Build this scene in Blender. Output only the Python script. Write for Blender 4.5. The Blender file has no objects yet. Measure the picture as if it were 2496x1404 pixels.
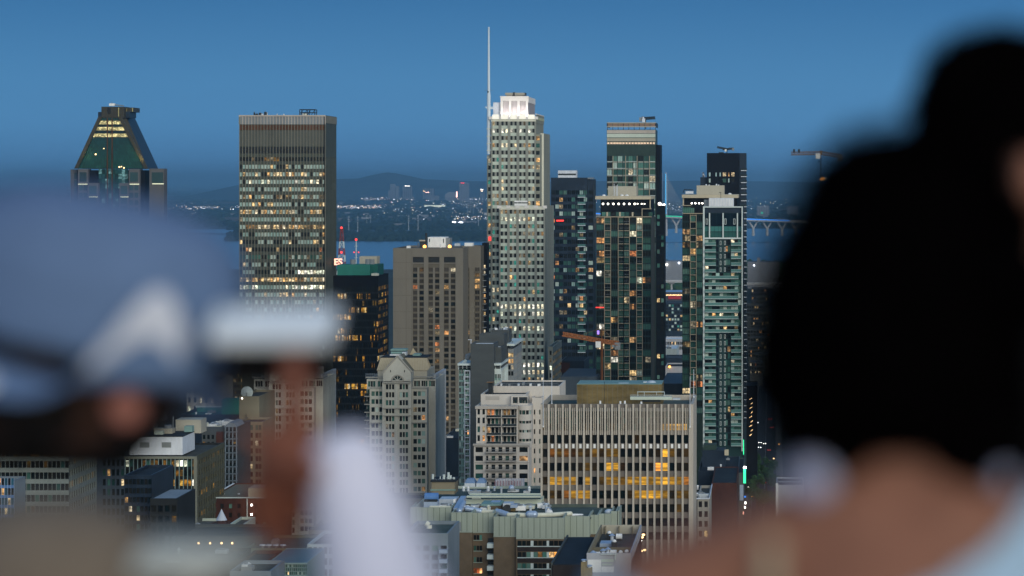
import bpy, bmesh, math, random
from mathutils import Vector, Matrix, noise
R = random.Random(7)
SC = bpy.context.scene
COL = SC.collection
# ------------------------------------------------------------------ camera
F = 6855.0            # focal length in photo pixels (photo is 2496 wide)
VX, HY, CZ = 1880.0, 440.0, 150.0   # the street grid runs along +Y; level camera on the lookout, shifted lens
cam_d = bpy.data.cameras.new('camera'); cam = bpy.data.objects.new('camera', cam_d); COL.objects.link(cam)
cam.location = (0, 0, CZ); cam.rotation_euler = (math.radians(90), 0, 0)
cam_d.sensor_width = 36.0; cam_d.lens = F / 2496 * 36
cam_d.shift_x = (1248 - VX) / 2496; cam_d.shift_y = (HY - 702) / 2496
cam_d.clip_start = 0.2; cam_d.clip_end = 400000
cam_d.dof.use_dof = True; cam_d.dof.focus_distance = 1300; cam_d.dof.aperture_fstop = 2.35
cam_d.dof.aperture_blades = 9
SC.camera = cam
# ------------------------------------------------------------------ world: dusk sky
world = bpy.data.worlds.new("World"); SC.world = world; world.use_nodes = True
nt = world.node_tree; nt.nodes.clear()
out = nt.nodes.new('ShaderNodeOutputWorld'); bg = nt.nodes.new('ShaderNodeBackground')
sky = nt.nodes.new('ShaderNodeTexSky'); sky.sky_type = 'NISHITA'; sky.sun_disc = False
sky.sun_elevation = math.radians(SUN_EL := 3.0); sky.sun_rotation = math.radians(180 + 14)
sky.altitude = 200; sky.air_density = 1.0; sky.dust_density = 0.6; sky.ozone_density = 4.0
# blue-hour sky, brightened overhead to lift haze and ambient light: tint by view elevation (direction of the ray, not the screen)
tc = nt.nodes.new('ShaderNodeTexCoord'); sep = nt.nodes.new('ShaderNodeSeparateXYZ')
ramp = nt.nodes.new('ShaderNodeValToRGB')
cr = ramp.color_ramp
cr.elements[0].position = 0.0; cr.elements[0].color = (0.080, 0.235, 0.490, 1)
cr.elements[1].position = 1.0; cr.elements[1].color = (0.105, 0.240, 0.450, 1)
for p, c in ((0.008, (0.086, 0.268, 0.540, 1)), (0.020, (0.090, 0.290, 0.570, 1)), (0.036, (0.080, 0.270, 0.540, 1)), (0.064, (0.046, 0.190, 0.430, 1)), (0.12, (0.055, 0.195, 0.420, 1)), (0.45, (0.105, 0.255, 0.480, 1))):
    e = cr.elements.new(p); e.color = c
mixn = nt.nodes.new('ShaderNodeMix'); mixn.data_type = 'RGBA'; mixn.inputs[0].default_value = 0.93
gain = nt.nodes.new('ShaderNodeVectorMath'); gain.operation = 'SCALE'; gain.inputs[3].default_value = 8.5
nt.links.new(tc.outputs['Generated'], sep.inputs[0]); nt.links.new(sep.outputs['Z'], ramp.inputs[0])
nt.links.new(ramp.outputs[0], gain.inputs[0])
nt.links.new(sky.outputs[0], mixn.inputs[6]); nt.links.new(gain.outputs[0], mixn.inputs[7])
# afterglow of the sunset, low in the sky behind the camera (towards -Y)
gy = nt.nodes.new('ShaderNodeMapRange'); gy.interpolation_type = 'SMOOTHSTEP'; gy.inputs[1].default_value = 0.15; gy.inputs[2].default_value = -0.95; gy.inputs[3].default_value = 0.0; gy.inputs[4].default_value = 1.0
gz = nt.nodes.new('ShaderNodeMapRange'); gz.interpolation_type = 'SMOOTHSTEP'; gz.inputs[1].default_value = 0.75; gz.inputs[2].default_value = 0.0
gm = nt.nodes.new('ShaderNodeMath'); gm.operation = 'MULTIPLY'
gl = nt.nodes.new('ShaderNodeMix'); gl.data_type = 'RGBA'; gl.inputs[7].default_value = (8.5, 8.2, 7.2, 1)
gd = nt.nodes.new('ShaderNodeVectorMath'); gd.operation = 'DOT_PRODUCT'; gd.inputs[1].default_value = (-0.48, 0.88, 0.0)
nt.links.new(tc.outputs['Generated'], gd.inputs[0]); nt.links.new(gd.outputs['Value'], gy.inputs[0]); nt.links.new(sep.outputs['Z'], gz.inputs[0]); nt.links.new(gy.outputs[0], gm.inputs[0]); nt.links.new(gz.outputs[0], gm.inputs[1])
nt.links.new(gm.outputs[0], gl.inputs[0]); nt.links.new(mixn.outputs[2], gl.inputs[6])
nt.links.new(gl.outputs[2], bg.inputs[0]); bg.inputs[1].default_value = 0.11
nt.links.new(bg.outputs[0], out.inputs[0])
# ------------------------------------------------------------------ the afterglow of the sun that has just set behind the camera
sun_d = bpy.data.lights.new('sun', 'SUN'); sun_o = bpy.data.objects.new('sun', sun_d); COL.objects.link(sun_o)
sun_d.energy = 2.25; sun_d.angle = math.radians(50); sun_d.color = (0.97, 0.94, 0.80)
sd = Vector((-0.50, 1.0, -0.30)); sun_o.rotation_euler = sd.to_track_quat('-Z', 'Y').to_euler()
SC.view_settings.view_transform = 'Standard'; SC.view_settings.look = 'None'
SC.view_settings.exposure = 0.0; SC.view_settings.gamma = 1.0; SC.view_settings.use_curve_mapping = False
SC.render.engine = 'CYCLES'
SC.cycles.use_denoising = True
SC.cycles.max_bounces = 6; SC.cycles.diffuse_bounces = 2; SC.cycles.glossy_bounces = 3; SC.cycles.volume_bounces = 3
SC.cycles.sample_clamp_indirect = 4.0

# ------------------------------------------------------------------ materials
M = {}
def nodes(name):
    m = bpy.data.materials.new(name); m.use_nodes = True
    n = m.node_tree.nodes; l = m.node_tree.links
    return m, n, l, n['Principled BSDF']
def mat(name, rgb, rough=0.8, var=0.18, scale=0.12, stain=0.0, metal=0.0, emit=None, est=1.0, spec=0.12, stretch=0.35):
    m, n, l, p = nodes(name)
    p.inputs['Roughness'].default_value = rough; p.inputs['Metallic'].default_value = metal
    p.inputs['Specular IOR Level'].default_value = spec
    p.inputs['Base Color'].default_value = (*rgb, 1)
    if var > 0:
        g = n.new('ShaderNodeNewGeometry'); mp = n.new('ShaderNodeMapping'); mp.inputs['Scale'].default_value = (scale, scale, scale * stretch)
        t = n.new('ShaderNodeTexNoise'); t.inputs['Scale'].default_value = 1.0; t.inputs['Detail'].default_value = 5; t.inputs['Roughness'].default_value = 0.65
        r = n.new('ShaderNodeMapRange'); r.inputs[1].default_value = 0.3; r.inputs[2].default_value = 0.7
        r.inputs[3].default_value = 1 - var; r.inputs[4].default_value = 1 + var
        mx = n.new('ShaderNodeVectorMath'); mx.operation = 'SCALE'; mx.inputs[0].default_value = rgb
        l.new(g.outputs['Position'], mp.inputs[0]); l.new(mp.outputs[0], t.inputs[0]); l.new(t.outputs[0], r.inputs[0])
        l.new(r.outputs[0], mx.inputs[3]); l.new(mx.outputs[0], p.inputs['Base Color'])
    if emit:
        p.inputs['Emission Color'].default_value = (*emit, 1); p.inputs['Emission Strength'].default_value = est
    M[name] = m
    return m
def glass_mat(name, rough=0.08, calm=False):
    # window glass: per-pane tint (curtains and blinds behind it) and per-pane room light, broken up by what stands in the room
    m, n, l, p = nodes(name)
    a = n.new('ShaderNodeAttribute'); a.attribute_name = 'tint'
    b = n.new('ShaderNodeAttribute'); b.attribute_name = 'lit'
    g = n.new('ShaderNodeNewGeometry'); mp = n.new('ShaderNodeMapping'); mp.inputs['Scale'].default_value = (0.55, 0.55, 0.7)
    t = n.new('ShaderNodeTexNoise'); t.inputs['Scale'].default_value = 1.1; t.inputs['Detail'].default_value = 3; t.inputs['Roughness'].default_value = 0.7
    r = n.new('ShaderNodeMapRange'); r.inputs[1].default_value = 0.40; r.inputs[2].default_value = 0.70; r.inputs[3].default_value = 0.28; r.inputs[4].default_value = 1.8; r.interpolation_type = 'SMOOTHSTEP'
    if calm: mp.inputs['Scale'].default_value = (0.10, 0.10, 0.9); r.inputs[3].default_value = 0.45; r.inputs[4].default_value = 1.5
    mx = n.new('ShaderNodeVectorMath'); mx.operation = 'SCALE'
    l.new(g.outputs['Position'], mp.inputs[0]); l.new(mp.outputs[0], t.inputs[0]); l.new(t.outputs[0], r.inputs[0])
    l.new(b.outputs['Color'], mx.inputs[0]); l.new(r.outputs[0], mx.inputs[3])
    l.new(a.outputs['Color'], p.inputs['Base Color']); l.new(mx.outputs[0], p.inputs['Emission Color'])
    p.inputs['Emission Strength'].default_value = 1.0
    p.inputs['Roughness'].default_value = rough; p.inputs['Specular IOR Level'].default_value = 0.16
    M[name] = m
glass_mat('glass'); glass_mat('glass_calm', calm=True)
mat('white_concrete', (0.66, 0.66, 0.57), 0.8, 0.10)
mat('shoulder_grey', (0.115, 0.115, 0.122), 0.8, 0.12)
mat('balcony_pale', (0.33, 0.41, 0.41), 0.7, 0.1)
mat('pier_grey', (0.27, 0.28, 0.25), 0.85, 0.12)
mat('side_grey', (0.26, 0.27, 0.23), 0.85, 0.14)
mat('panel_green', (0.50, 0.56, 0.49), 0.6, 0.10)
mat('crown_white', (0.74, 0.71, 0.69), 0.7, 0.05)
mat('slab_metal', (0.068, 0.078, 0.066), 0.6, 0.25, 0.3)
mat('slab_fin', (0.20, 0.19, 0.15), 0.6, 0.10)
mat('slab_top', (0.45, 0.40, 0.36), 0.6, 0.15)
mat('louver_grey', (0.095, 0.10, 0.088), 0.7, 0.2)
mat('louver_rust', (0.10, 0.045, 0.022), 0.7, 0.35, 0.2)
mat('louver_dark', (0.022, 0.024, 0.026), 0.7, 0.2)
mat('hotel_concrete', (0.170, 0.154, 0.130), 0.9, 0.14, 0.08)
mat('hotel_spandrel', (0.12, 0.105, 0.082), 0.9, 0.14)
mat('black_metal', (0.0065, 0.007, 0.010), 0.5, 0.3, spec=.05)
mat('navy_metal', (0.018, 0.030, 0.050), 0.4, 0.3, 0.2)
mat('dark_green_metal', (0.028, 0.050, 0.042), 0.4, 0.25, 0.3)
mat('teal_dark', (0.016, 0.040, 0.042), 0.3, 0.3, 0.3)
mat('teal_paint', (0.03, 0.19, 0.15), 0.6, 0.15)
mat('beige_frame', (0.36, 0.31, 0.23), 0.8, 0.12)
mat('cream_slab', (0.50, 0.44, 0.33), 0.8, 0.10)
mat('cream_plain', (0.42, 0.39, 0.32), 0.8, 0.08)
mat('white_frame', (0.55, 0.62, 0.62), 0.6, 0.10)
mat('white_paint', (0.80, 0.80, 0.80), 0.6, 0.10, 0.5)
mat('white_rib', (0.62, 0.66, 0.74), 0.6, 0.14, 0.8)
mat('stone', (0.46, 0.45, 0.40), 0.9, 0.14, 0.15)
mat('stone_trim', (0.36, 0.34, 0.30), 0.9, 0.12)
mat('stone_pale', (0.40, 0.42, 0.45), 0.9, 0.12)
mat('roof_cream', (0.42, 0.34, 0.22), 0.7, 0.08, 1.2, stretch=0.1)
mat('roof_gravel', (0.070, 0.070, 0.064), 0.95, 0.30, 0.3, stretch=1)
mat('roof_green', (0.085, 0.105, 0.092), 0.9, 0.25, 0.25, stretch=1)
mat('roof_dark', (0.022, 0.026, 0.032), 0.8, 0.3, 0.2, stretch=1)
mat('slate_grey', (0.072, 0.080, 0.084), 0.8, 0.10, 0.2, stretch=3)
mat('condo_pink', (0.62, 0.57, 0.52), 0.9, 0.10, 0.15)
mat('condo_trim', (0.46, 0.42, 0.38), 0.9, 0.12)
mat('fin_concrete', (0.49, 0.44, 0.38), 0.9, 0.14, 0.3)
mat('fin_spandrel', (0.17, 0.15, 0.135), 0.9, 0.15, 0.3)
mat('olive_block', (0.17, 0.125, 0.055), 0.9, 0.38, 0.22, stretch=2.5)
mat('panel_concrete', (0.32, 0.36, 0.31), 0.9, 0.10, 0.4, stretch=0.15)
mat('panel_joint', (0.10, 0.12, 0.10), 0.9, 0.1)
mat('brown_brick', (0.145, 0.108, 0.075), 0.95, 0.14, 0.5, stretch=1)
mat('dark_brick', (0.035, 0.028, 0.028), 0.95, 0.2, 0.5)
mat('red_brick', (0.070, 0.030, 0.024), 0.95, 0.25, 0.4)
mat('duct_metal', (0.38, 0.47, 0.62), 0.35, 0.12, 0.6, metal=0.3)
mat('galvanised', (0.55, 0.60, 0.66), 0.4, 0.12, 0.6, metal=0.2)
mat('pipe_cream', (0.62, 0.62, 0.52), 0.6, 0.08, 0.8)
mat('metal_dark', (0.03, 0.035, 0.04), 0.5, 0.2)
mat('metal_grey', (0.22, 0.24, 0.26), 0.5, 0.15)
mat('crane_orange', (0.30, 0.11, 0.04), 0.6, 0.15, 0.5)
mat('crane_rust', (0.20, 0.12, 0.06), 0.6, 0.15, 0.5)
mat('mast_red', (0.22, 0.05, 0.05), 0.6, 0.1)
mat('asphalt', (0.035, 0.036, 0.038), 0.9, 0.25, 0.1, stretch=1)
mat('pavement', (0.12, 0.115, 0.105), 0.9, 0.2, 0.2, stretch=1)
mat('ground', (0.040, 0.048, 0.042), 0.95, 0.5, 0.004, stretch=1)
mat('far_land', (0.034, 0.050, 0.054), 0.95, 0.5, 0.002, stretch=1)
mat('leaf', (0.035, 0.075, 0.030), 0.8, 0.5, 0.5, stretch=1)
mat('leaf_far', (0.018, 0.036, 0.034), 0.9, 0.4, 0.02, stretch=1)
mat('bark', (0.07, 0.05, 0.035), 0.9, 0.2)
mat('hill_earth', (0.06, 0.07, 0.04), 0.95, 0.4, 0.1, stretch=1)
mat('terrace_stone', (0.28, 0.26, 0.23), 0.9, 0.15, 1.2, stretch=1)
mat('far_block', (0.20, 0.21, 0.24), 0.9, 0.1)
mat('far_block_dark', (0.06, 0.065, 0.08), 0.9, 0.1)
mat('bridge_concrete', (0.36, 0.36, 0.37), 0.8, 0.06, 0.01)
mat('blue_light', (0.02, 0.1, 0.4), 0.5, 0, emit=(0.04, 0.30, 1.0), est=1.0)
mat('cyan_light', (0.05, 0.3, 0.5), 0.5, 0, emit=(0.12, 0.50, 0.95), est=.55)
mat('green_light', (0.02, 0.3, 0.15), 0.5, 0, emit=(0.02, 0.75, 0.42), est=.6)
mat('lamp_warm', (0.8, 0.6, 0.3), 0.5, 0, emit=(1.0, 0.62, 0.28), est=4.0)
mat('lamp_white', (0.8, 0.8, 0.8), 0.5, 0, emit=(1.0, 0.93, 0.82), est=5.0)
mat('lamp_strong', (0.8, 0.8, 0.8), 0.5, 0, emit=(1.0, 0.93, 0.85), est=14.0)
mat('lamp_orange', (0.8, 0.4, 0.1), 0.5, 0, emit=(1.0, 0.42, 0.10), est=3.5)
mat('lamp_red', (0.6, 0.02, 0.02), 0.5, 0, emit=(1.0, 0.06, 0.05), est=2.2)
mat('tail_red', (0.6, 0.02, 0.02), 0.5, 0, emit=(1.0, 0.03, 0.02), est=4.0)
mat('sign_red', (0.6, 0.02, 0.02), 0.5, 0, emit=(1.0, 0.05, 0.04), est=2.0)
mat('sign_pink', (0.6, 0.3, 0.2), 0.5, 0, emit=(1.0, 0.42, 0.30), est=2.2)
mat('sign_green', (0.02, 0.5, 0.2), 0.5, 0, emit=(0.04, 0.9, 0.35), est=1.8)
mat('sign_purple', (0.2, 0.1, 0.5), 0.5, 0, emit=(0.35, 0.22, 1.0), est=1.6)
mat('car_paint', (0.10, 0.10, 0.11), 0.3, 0)
mat('car_white', (0.60, 0.60, 0.60), 0.3, 0)
mat('rubber', (0.015, 0.015, 0.015), 0.8, 0)
def water_mat():
    m, n, l, p = nodes('water')
    p.inputs['Base Color'].default_value = (0.075, 0.16, 0.26, 1); p.inputs['Roughness'].default_value = 0.22
    g = n.new('ShaderNodeNewGeometry'); mp = n.new('ShaderNodeMapping'); mp.inputs['Scale'].default_value = (0.02, 0.004, 0.02)
    t = n.new('ShaderNodeTexNoise'); t.inputs['Scale'].default_value = 1.0; t.inputs['Detail'].default_value = 6
    b = n.new('ShaderNodeBump'); b.inputs['Strength'].default_value = 0.25; b.inputs['Distance'].default_value = 3.0
    l.new(g.outputs['Position'], mp.inputs[0]); l.new(mp.outputs[0], t.inputs[0]); l.new(t.outputs[0], b.inputs['Height']); l.new(b.outputs[0], p.inputs['Normal'])
    M['water'] = m
water_mat()

# ------------------------------------------------------------------ mesh helpers
def wx(x, Y): return (x - VX) * Y / F
def wz(y, Y): return CZ - (y - HY) * Y / F
def wp(x, y, Y): return Vector((wx(x, Y), Y, wz(y, Y)))
class MB:
    def __init__(s): s.v = []; s.f = []; s.m = []; s.mats = []; s.t = []; s.l = []; s.smooth = False
    def mi(s, m):
        if m not in s.mats: s.mats.append(m)
        return s.mats.index(m)
    def face(s, pts, m, tint=(0, 0, 0), lit=(0, 0, 0)):
        k = len(s.v); s.v.extend([tuple(p) for p in pts]); s.f.append(tuple(range(k, k + len(pts)))); s.m.append(s.mi(m)); s.t.append(tint); s.l.append(lit)
    def faces(s, vs, fs, m):
        k = len(s.v); s.v.extend([tuple(p) for p in vs])
        for f in fs: s.f.append(tuple(k + i for i in f)); s.m.append(s.mi(m)); s.t.append((0, 0, 0)); s.l.append((0, 0, 0))
    def box(s, x0, x1, y0, y1, z0, z1, m, tint=(0, 0, 0), lit=(0, 0, 0), bottom=True):
        if x1 < x0: x0, x1 = x1, x0
        if y1 < y0: y0, y1 = y1, y0
        if z1 < z0: z0, z1 = z1, z0
        k = len(s.v)
        s.v.extend([(x0, y0, z0), (x1, y0, z0), (x1, y1, z0), (x0, y1, z0), (x0, y0, z1), (x1, y0, z1), (x1, y1, z1), (x0, y1, z1)])
        fs = [(0, 1, 5, 4), (1, 2, 6, 5), (2, 3, 7, 6), (3, 0, 4, 7), (4, 5, 6, 7)]
        if bottom: fs.append((3, 2, 1, 0))
        mi = s.mi(m)
        for f in fs: s.f.append(tuple(k + i for i in f)); s.m.append(mi); s.t.append(tint); s.l.append(lit)
    def pbox(s, x0, x1, yt, yb, Y, D, m, **kw):
        s.box(wx(x0, Y), wx(x1, Y), Y, Y + D, wz(yb, Y), wz(yt, Y), m, **kw)
    def tube(s, p, q, r, m, n=8, r2=None):
        p = Vector(p); q = Vector(q); d = q - p
        if d.length < 1e-6: return
        r2 = r if r2 is None else r2
        a = d.normalized().orthogonal().normalized(); b = d.normalized().cross(a)
        vs = []
        for c, rr in ((p, r), (q, r2)):
            for i in range(n):
                t = 2 * math.pi * i / n; vs.append(c + a * math.cos(t) * rr + b * math.sin(t) * rr)
        fs = [(i, (i + 1) % n, n + (i + 1) % n, n + i) for i in range(n)] + [tuple(reversed(range(n))), tuple(range(n, 2 * n))]
        s.faces(vs, fs, m)
    def ball(s, c, r, m, n=10, k=6, sz=1.0):
        c = Vector(c); vs = [c + Vector((0, 0, -r * sz))]; fs = []
        for j in range(1, k):
            ph = -math.pi / 2 + math.pi * j / k
            for i in range(n):
                t = 2 * math.pi * i / n; vs.append(c + Vector((r * math.cos(ph) * math.cos(t), r * math.cos(ph) * math.sin(t), r * sz * math.sin(ph))))
        vs.append(c + Vector((0, 0, r * sz))); L = len(vs) - 1
        for i in range(n):
            fs.append((0, 1 + (i + 1) % n, 1 + i)); fs.append((L, L - n + i, L - n + (i + 1) % n))
            for j in range(k - 2):
                a = 1 + j * n
                fs.append((a + i, a + (i + 1) % n, a + n + (i + 1) % n, a + n + i))
        s.faces(vs, fs, m)
    def prism(s, pts, y0, y1, m):
        # outline in the X-Z plane, counter-clockwise seen from -Y, extruded along Y
        n = len(pts); vs = [(x, y0, z) for x, z in pts] + [(x, y1, z) for x, z in pts]
        fs = [tuple(range(n)), tuple(reversed(range(n, 2 * n)))] + [((i + 1) % n, i, n + i, n + (i + 1) % n) for i in range(n)]
        s.faces(vs, fs, m)
    def build(s, name, parent=None, loc=None, smooth=False):
        if not s.f: return None
        o0 = Vector((0, 0, 0)); pl = Vector((0, 0, 0)); q = parent
        while q is not None: pl += q.location; q = q.parent
        if loc is not None: o0 = Vector(loc)
        elif parent is not None: o0 = pl.copy()
        me = bpy.data.meshes.new(name)
        me.from_pydata([(x - o0.x, y - o0.y, z - o0.z) for x, y, z in s.v], [], s.f)
        for m in s.mats: me.materials.append(M[m])
        me.polygons.foreach_set('material_index', s.m)
        if any(q.startswith('glass') for q in s.mats):
            for nm, src in (('tint', s.t), ('lit', s.l)):
                at = me.attributes.new(nm, 'FLOAT_COLOR', 'CORNER'); buf = []
                for f, c in zip(s.f, src): buf.extend(((c[0], c[1], c[2], 1.0)) * len(f))
                at.data.foreach_set('color', buf)
        if smooth: me.polygons.foreach_set('use_smooth', [True] * len(me.polygons))
        me.update()
        o = bpy.data.objects.new(name, me); COL.objects.link(o)
        o.location = o0 - pl
        if parent is not None: o.parent = parent
        return o
def props(o, label=None, cat=None, group=None, kind=None):
    if label: o['label'] = label
    if cat: o['category'] = cat
    if group: o['group'] = group
    if kind: o['kind'] = kind
    return o
def empty(name, loc, label, cat, group=None):
    o = bpy.data.objects.new(name, None); o.location = loc; COL.objects.link(o); o.empty_display_size = 1
    return props(o, label, cat, group)

# ------------------------------------------------------------------ window palettes: (tint, lit)
def T(a, b, c): return (a, b, c)
DARK = [(0.008, 0.010, 0.012), (0.012, 0.015, 0.016), (0.006, 0.012, 0.014), (0.016, 0.016, 0.014)]
TEAL = [(0.05, 0.13, 0.11), (0.07, 0.18, 0.15), (0.03, 0.10, 0.09), (0.10, 0.19, 0.16), (0.045, 0.11, 0.085)]
PALE = [(0.42, 0.55, 0.52), (0.48, 0.60, 0.56), (0.34, 0.50, 0.47), (0.52, 0.62, 0.57)]
WARM = [(1.0, 0.68, 0.30), (1.0, 0.76, 0.42), (1.0, 0.56, 0.20), (1.0, 0.84, 0.56)]
GOLD = [(1.0, 0.48, 0.05), (1.0, 0.58, 0.10), (0.9, 0.40, 0.04)]
ORNG = [(1.0, 0.46, 0.16), (1.0, 0.34, 0.12), (1.0, 0.56, 0.24)]
WHT = [(1.0, 0.90, 0.62), (1.0, 0.95, 0.80), (0.95, 1.0, 0.75)]
def k3(c, k): return (c[0] * k, c[1] * k, c[2] * k)
def pick(w):
    # w: list of (weight, kind)
    t = R.random() * sum(a for a, _ in w)
    for a, kd in w:
        t -= a
        if t <= 0: break
    if kd == 'dark': return (R.choice(DARK), (0, 0, 0))
    if kd == 'teal': return (k3(R.choice(TEAL), R.uniform(.6, 1.2)), (0, 0, 0))
    if kd == 'pale': return (k3(R.choice(PALE), R.uniform(.8, 1.1)), (0, 0, 0))
    if kd == 'dim': return (R.choice(DARK), k3(R.choice(WARM), R.uniform(.10, .28)))
    if kd == 'warm': return (R.choice(DARK), k3(R.choice(WARM), R.uniform(.45, 1.1)))
    if kd == 'gold': return (R.choice(DARK), k3(R.choice(GOLD), R.uniform(.3, .8)))
    if kd == 'golddim': return (R.choice(DARK), k3(R.choice(GOLD), R.uniform(.06, .22)))
    if kd == 'orange': return (R.choice(DARK), k3(R.choice(ORNG), R.uniform(.4, .9)))
    if kd == 'white': return (R.choice(DARK), k3(R.choice(WHT), R.uniform(.8, 1.5)))
    if kd == 'hbrown': return (k3((0.060, 0.052, 0.044), R.uniform(.4, 1.2)), (0, 0, 0))
    if kd == 'bteal': return (k3((0.03, 0.12, 0.19), R.uniform(.5, 1.3)), (0, 0, 0))
    if kd == 'tlit': return (R.choice(TEAL), k3((0.05, 0.42, 0.32), R.uniform(.3, .7)))
    return (R.choice(DARK), (0, 0, 0))

def panes(base, n):
    if sum(base[1]) < .3: return [base] * n
    return [base if R.random() < .6 else (R.choice(DARK), k3(base[1], R.uniform(.02, .3))) for _ in range(n)]
# ------------------------------------------------------------------ buildings
BLD = []
class Bld:
    def __init__(s, name, label, x, Y, cat='building', group=None):
        s.e = empty(name, (x, Y, 0), label, cat, group); s.wall = MB(); s.roof = MB(); s.win = []; s.bal = []; s.rail = MB(); s.extra = []; s.gm = 'glass'
    def grid(s, face, a0, a1, z1, z0, pos, core, nc, nr, rh, zt, wall='stone', pier=.25, span=.4, sub=1, choose=None, spm=None, pm=None, proud=0.0, skip=None, gap=0.14, spf=0.7, widths=None):
        """windows between piers and spandrels. face F looks to -Y at y=pos, face R looks to +X at x=pos; core is the depth of the recess"""
        spm = spm or wall; pm = pm or wall
        if face == 'F':
            def bx(mb, u0, u1, d0, d1, w0, w1, m, **k): mb.box(u0, u1, pos + core - d1, pos + core - d0, w0, w1, m, **k)
        else:
            def bx(mb, u0, u1, d0, d1, w0, w1, m, **k): mb.box(pos - core + d0, pos - core + d1, u0, u1, w0, w1, m, **k)
        zb = zt - nr * rh
        if z1 > zt + .01: bx(s.wall, a0, a1, 0, core, zt, z1, wall)
        if zb > z0 + .01: bx(s.wall, a0, a1, 0, core, z0, zb, wall)
        cw = (a1 - a0) / nc
        edges = [a0 + cw * i for i in range(nc + 1)]
        if widths:
            tot = sum(widths); edges = [a0]
            for w in widths: edges.append(edges[-1] + w / tot * (a1 - a0))
        pw = pier if pier > 1 else pier * cw
        pw = min(pw, cw * .9)
        for i, e in enumerate(edges):
            u0 = e - (0 if i == 0 else pw / 2); u1 = e + (0 if i == nc else pw / 2)
            if proud == 0 or True: bx(s.wall, u0, u1, 0, core + proud, zb, zt, pm)
        for r in range(nr):
            w0 = zt - (r + 1) * rh; bx(s.wall, a0 + .02, a1 - .02, 0, core * spf, w0, w0 + span * rh, spm)
        for r in range(nr):
            w0 = zt - (r + 1) * rh + span * rh; w1 = zt - r * rh - .02
            for c in range(nc):
                if skip and skip(r, c): 
                    continue
                u0 = edges[c] + (0 if c == 0 and False else pw / 2) + .03; u1 = edges[c + 1] - pw / 2 - .03
                ps = []
                n = sub[c] if isinstance(sub, (list, tuple)) else sub
                base = choose(r, c)
                for q in range(n):
                    q0 = u0 + (u1 - u0) * q / n + (gap / 2 if q else 0); q1 = u0 + (u1 - u0) * (q + 1) / n - (gap / 2 if q < n - 1 else 0)
                    tl = base if (not isinstance(base, list)) else base[q % len(base)]
                    ps.append((q0, q1, w0, w1, tl))
                    if q: bx(s.wall, q0 - gap, q0, 0, core * .45, w0, w1, pm)
                s.win.append((face, pos, core, ps))
    def vol(s, X0, X1, Y0, Y1, Z0, Z1, wall='stone', front=None, side=None, core=.45, par=.9, roof='roof_gravel', back=True, sidewall=None):
        c = core; sw = sidewall or wall
        s.wall.box(X0, X1 - c, Y0 + c, Y1, Z0, Z1 - par, wall, bottom=False)
        if front: s.grid('F', X0, X1, Z1, Z0, Y0, c, wall=front.get('wall', wall), **{k: v for k, v in front.items() if k != 'wall'})
        else: s.wall.box(X0, X1, Y0, Y0 + c, Z0, Z1, wall)
        if side: s.grid('R', Y0 + c, Y1, Z1, Z0, X1, c, wall=side.get('wall', sw), **{k: v for k, v in side.items() if k != 'wall'})
        else: s.wall.box(X1 - c, X1, Y0 + c + .001, Y1, Z0, Z1, sw)
        if par > 0:
            s.wall.box(X0, X1 - c, Y1 - .4, Y1 + .002, Z1 - par + .01, Z1 - .005, wall)
            s.wall.box(X0 - .002, X0 + .4, Y0 + c, Y1 - .4, Z1 - par + .01, Z1 - .01, wall)
            s.roof.box(X0 + .4, X1 - c, Y0 + c, Y1 - .4, Z1 - par, Z1 - par + .06, roof)
    def window(s, x0, x1, z0, z1, y, tl, n=1, gap=.12, face='F'):
        ps = []
        for q in range(n):
            ps.append((x0 + (x1 - x0) * q / n + (gap / 2 if q else 0), x0 + (x1 - x0) * (q + 1) / n - (gap / 2 if q < n - 1 else 0), z0, z1, tl if not isinstance(tl, list) else tl[q % len(tl)]))
        s.win.append((face, y, 0, ps))
    def part(s, name, mb, label=None, kind=None, parent=None):
        kid = None
        if name == 'balcony' and any(q in mb.mats for q in ('rail_glass', 'rail_dark')):
            kid = MB(); keep = MB()
            for f, mi in zip(mb.f, mb.m): (kid if mb.mats[mi] in ('rail_glass', 'rail_dark', 'metal_grey') else keep).face([mb.v[i] for i in f], mb.mats[mi])
            mb = keep
        o = mb.build(name, parent or s.e)
        if kid and o: kid.build('railing', o)
        if o and label: o['label'] = label
        if o and kind: o['kind'] = kind
        return o
    def clutter(s, X0, X1, Y0, Y1, Z, n, hmax=3.0, mats=('galvanised', 'metal_grey', 'white_paint', 'pipe_cream')):
        for i in range(n):
            mb = MB(); w = R.uniform(1, 3.5); d = R.uniform(1, 3); h = R.uniform(.8, hmax)
            x = R.uniform(X0, X1 - w); y = R.uniform(Y0, Y1 - d); m = R.choice(mats); kd = R.random()
            if kd < .6:
                mb.box(x, x + w, y, y + d, Z + .25, Z + h, m); mb.box(x + .2, x + w - .2, y + .2, y + d - .2, Z, Z + .25, 'metal_dark')
                mb.tube((x + w / 2, y + d / 2, Z + h), (x + w / 2, y + d / 2, Z + h + .3), min(w, d) * .35, 'metal_grey', 12)
                mb.build('rooftop_unit', s.e)
            else:
                mb.tube((x, y, Z), (x, y, Z + h), .3, m, 10); mb.tube((x, y, Z + h), (x, y, Z + h + .35), .55, m, 10, .1)
                mb.build('roof_vent', s.e)
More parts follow.
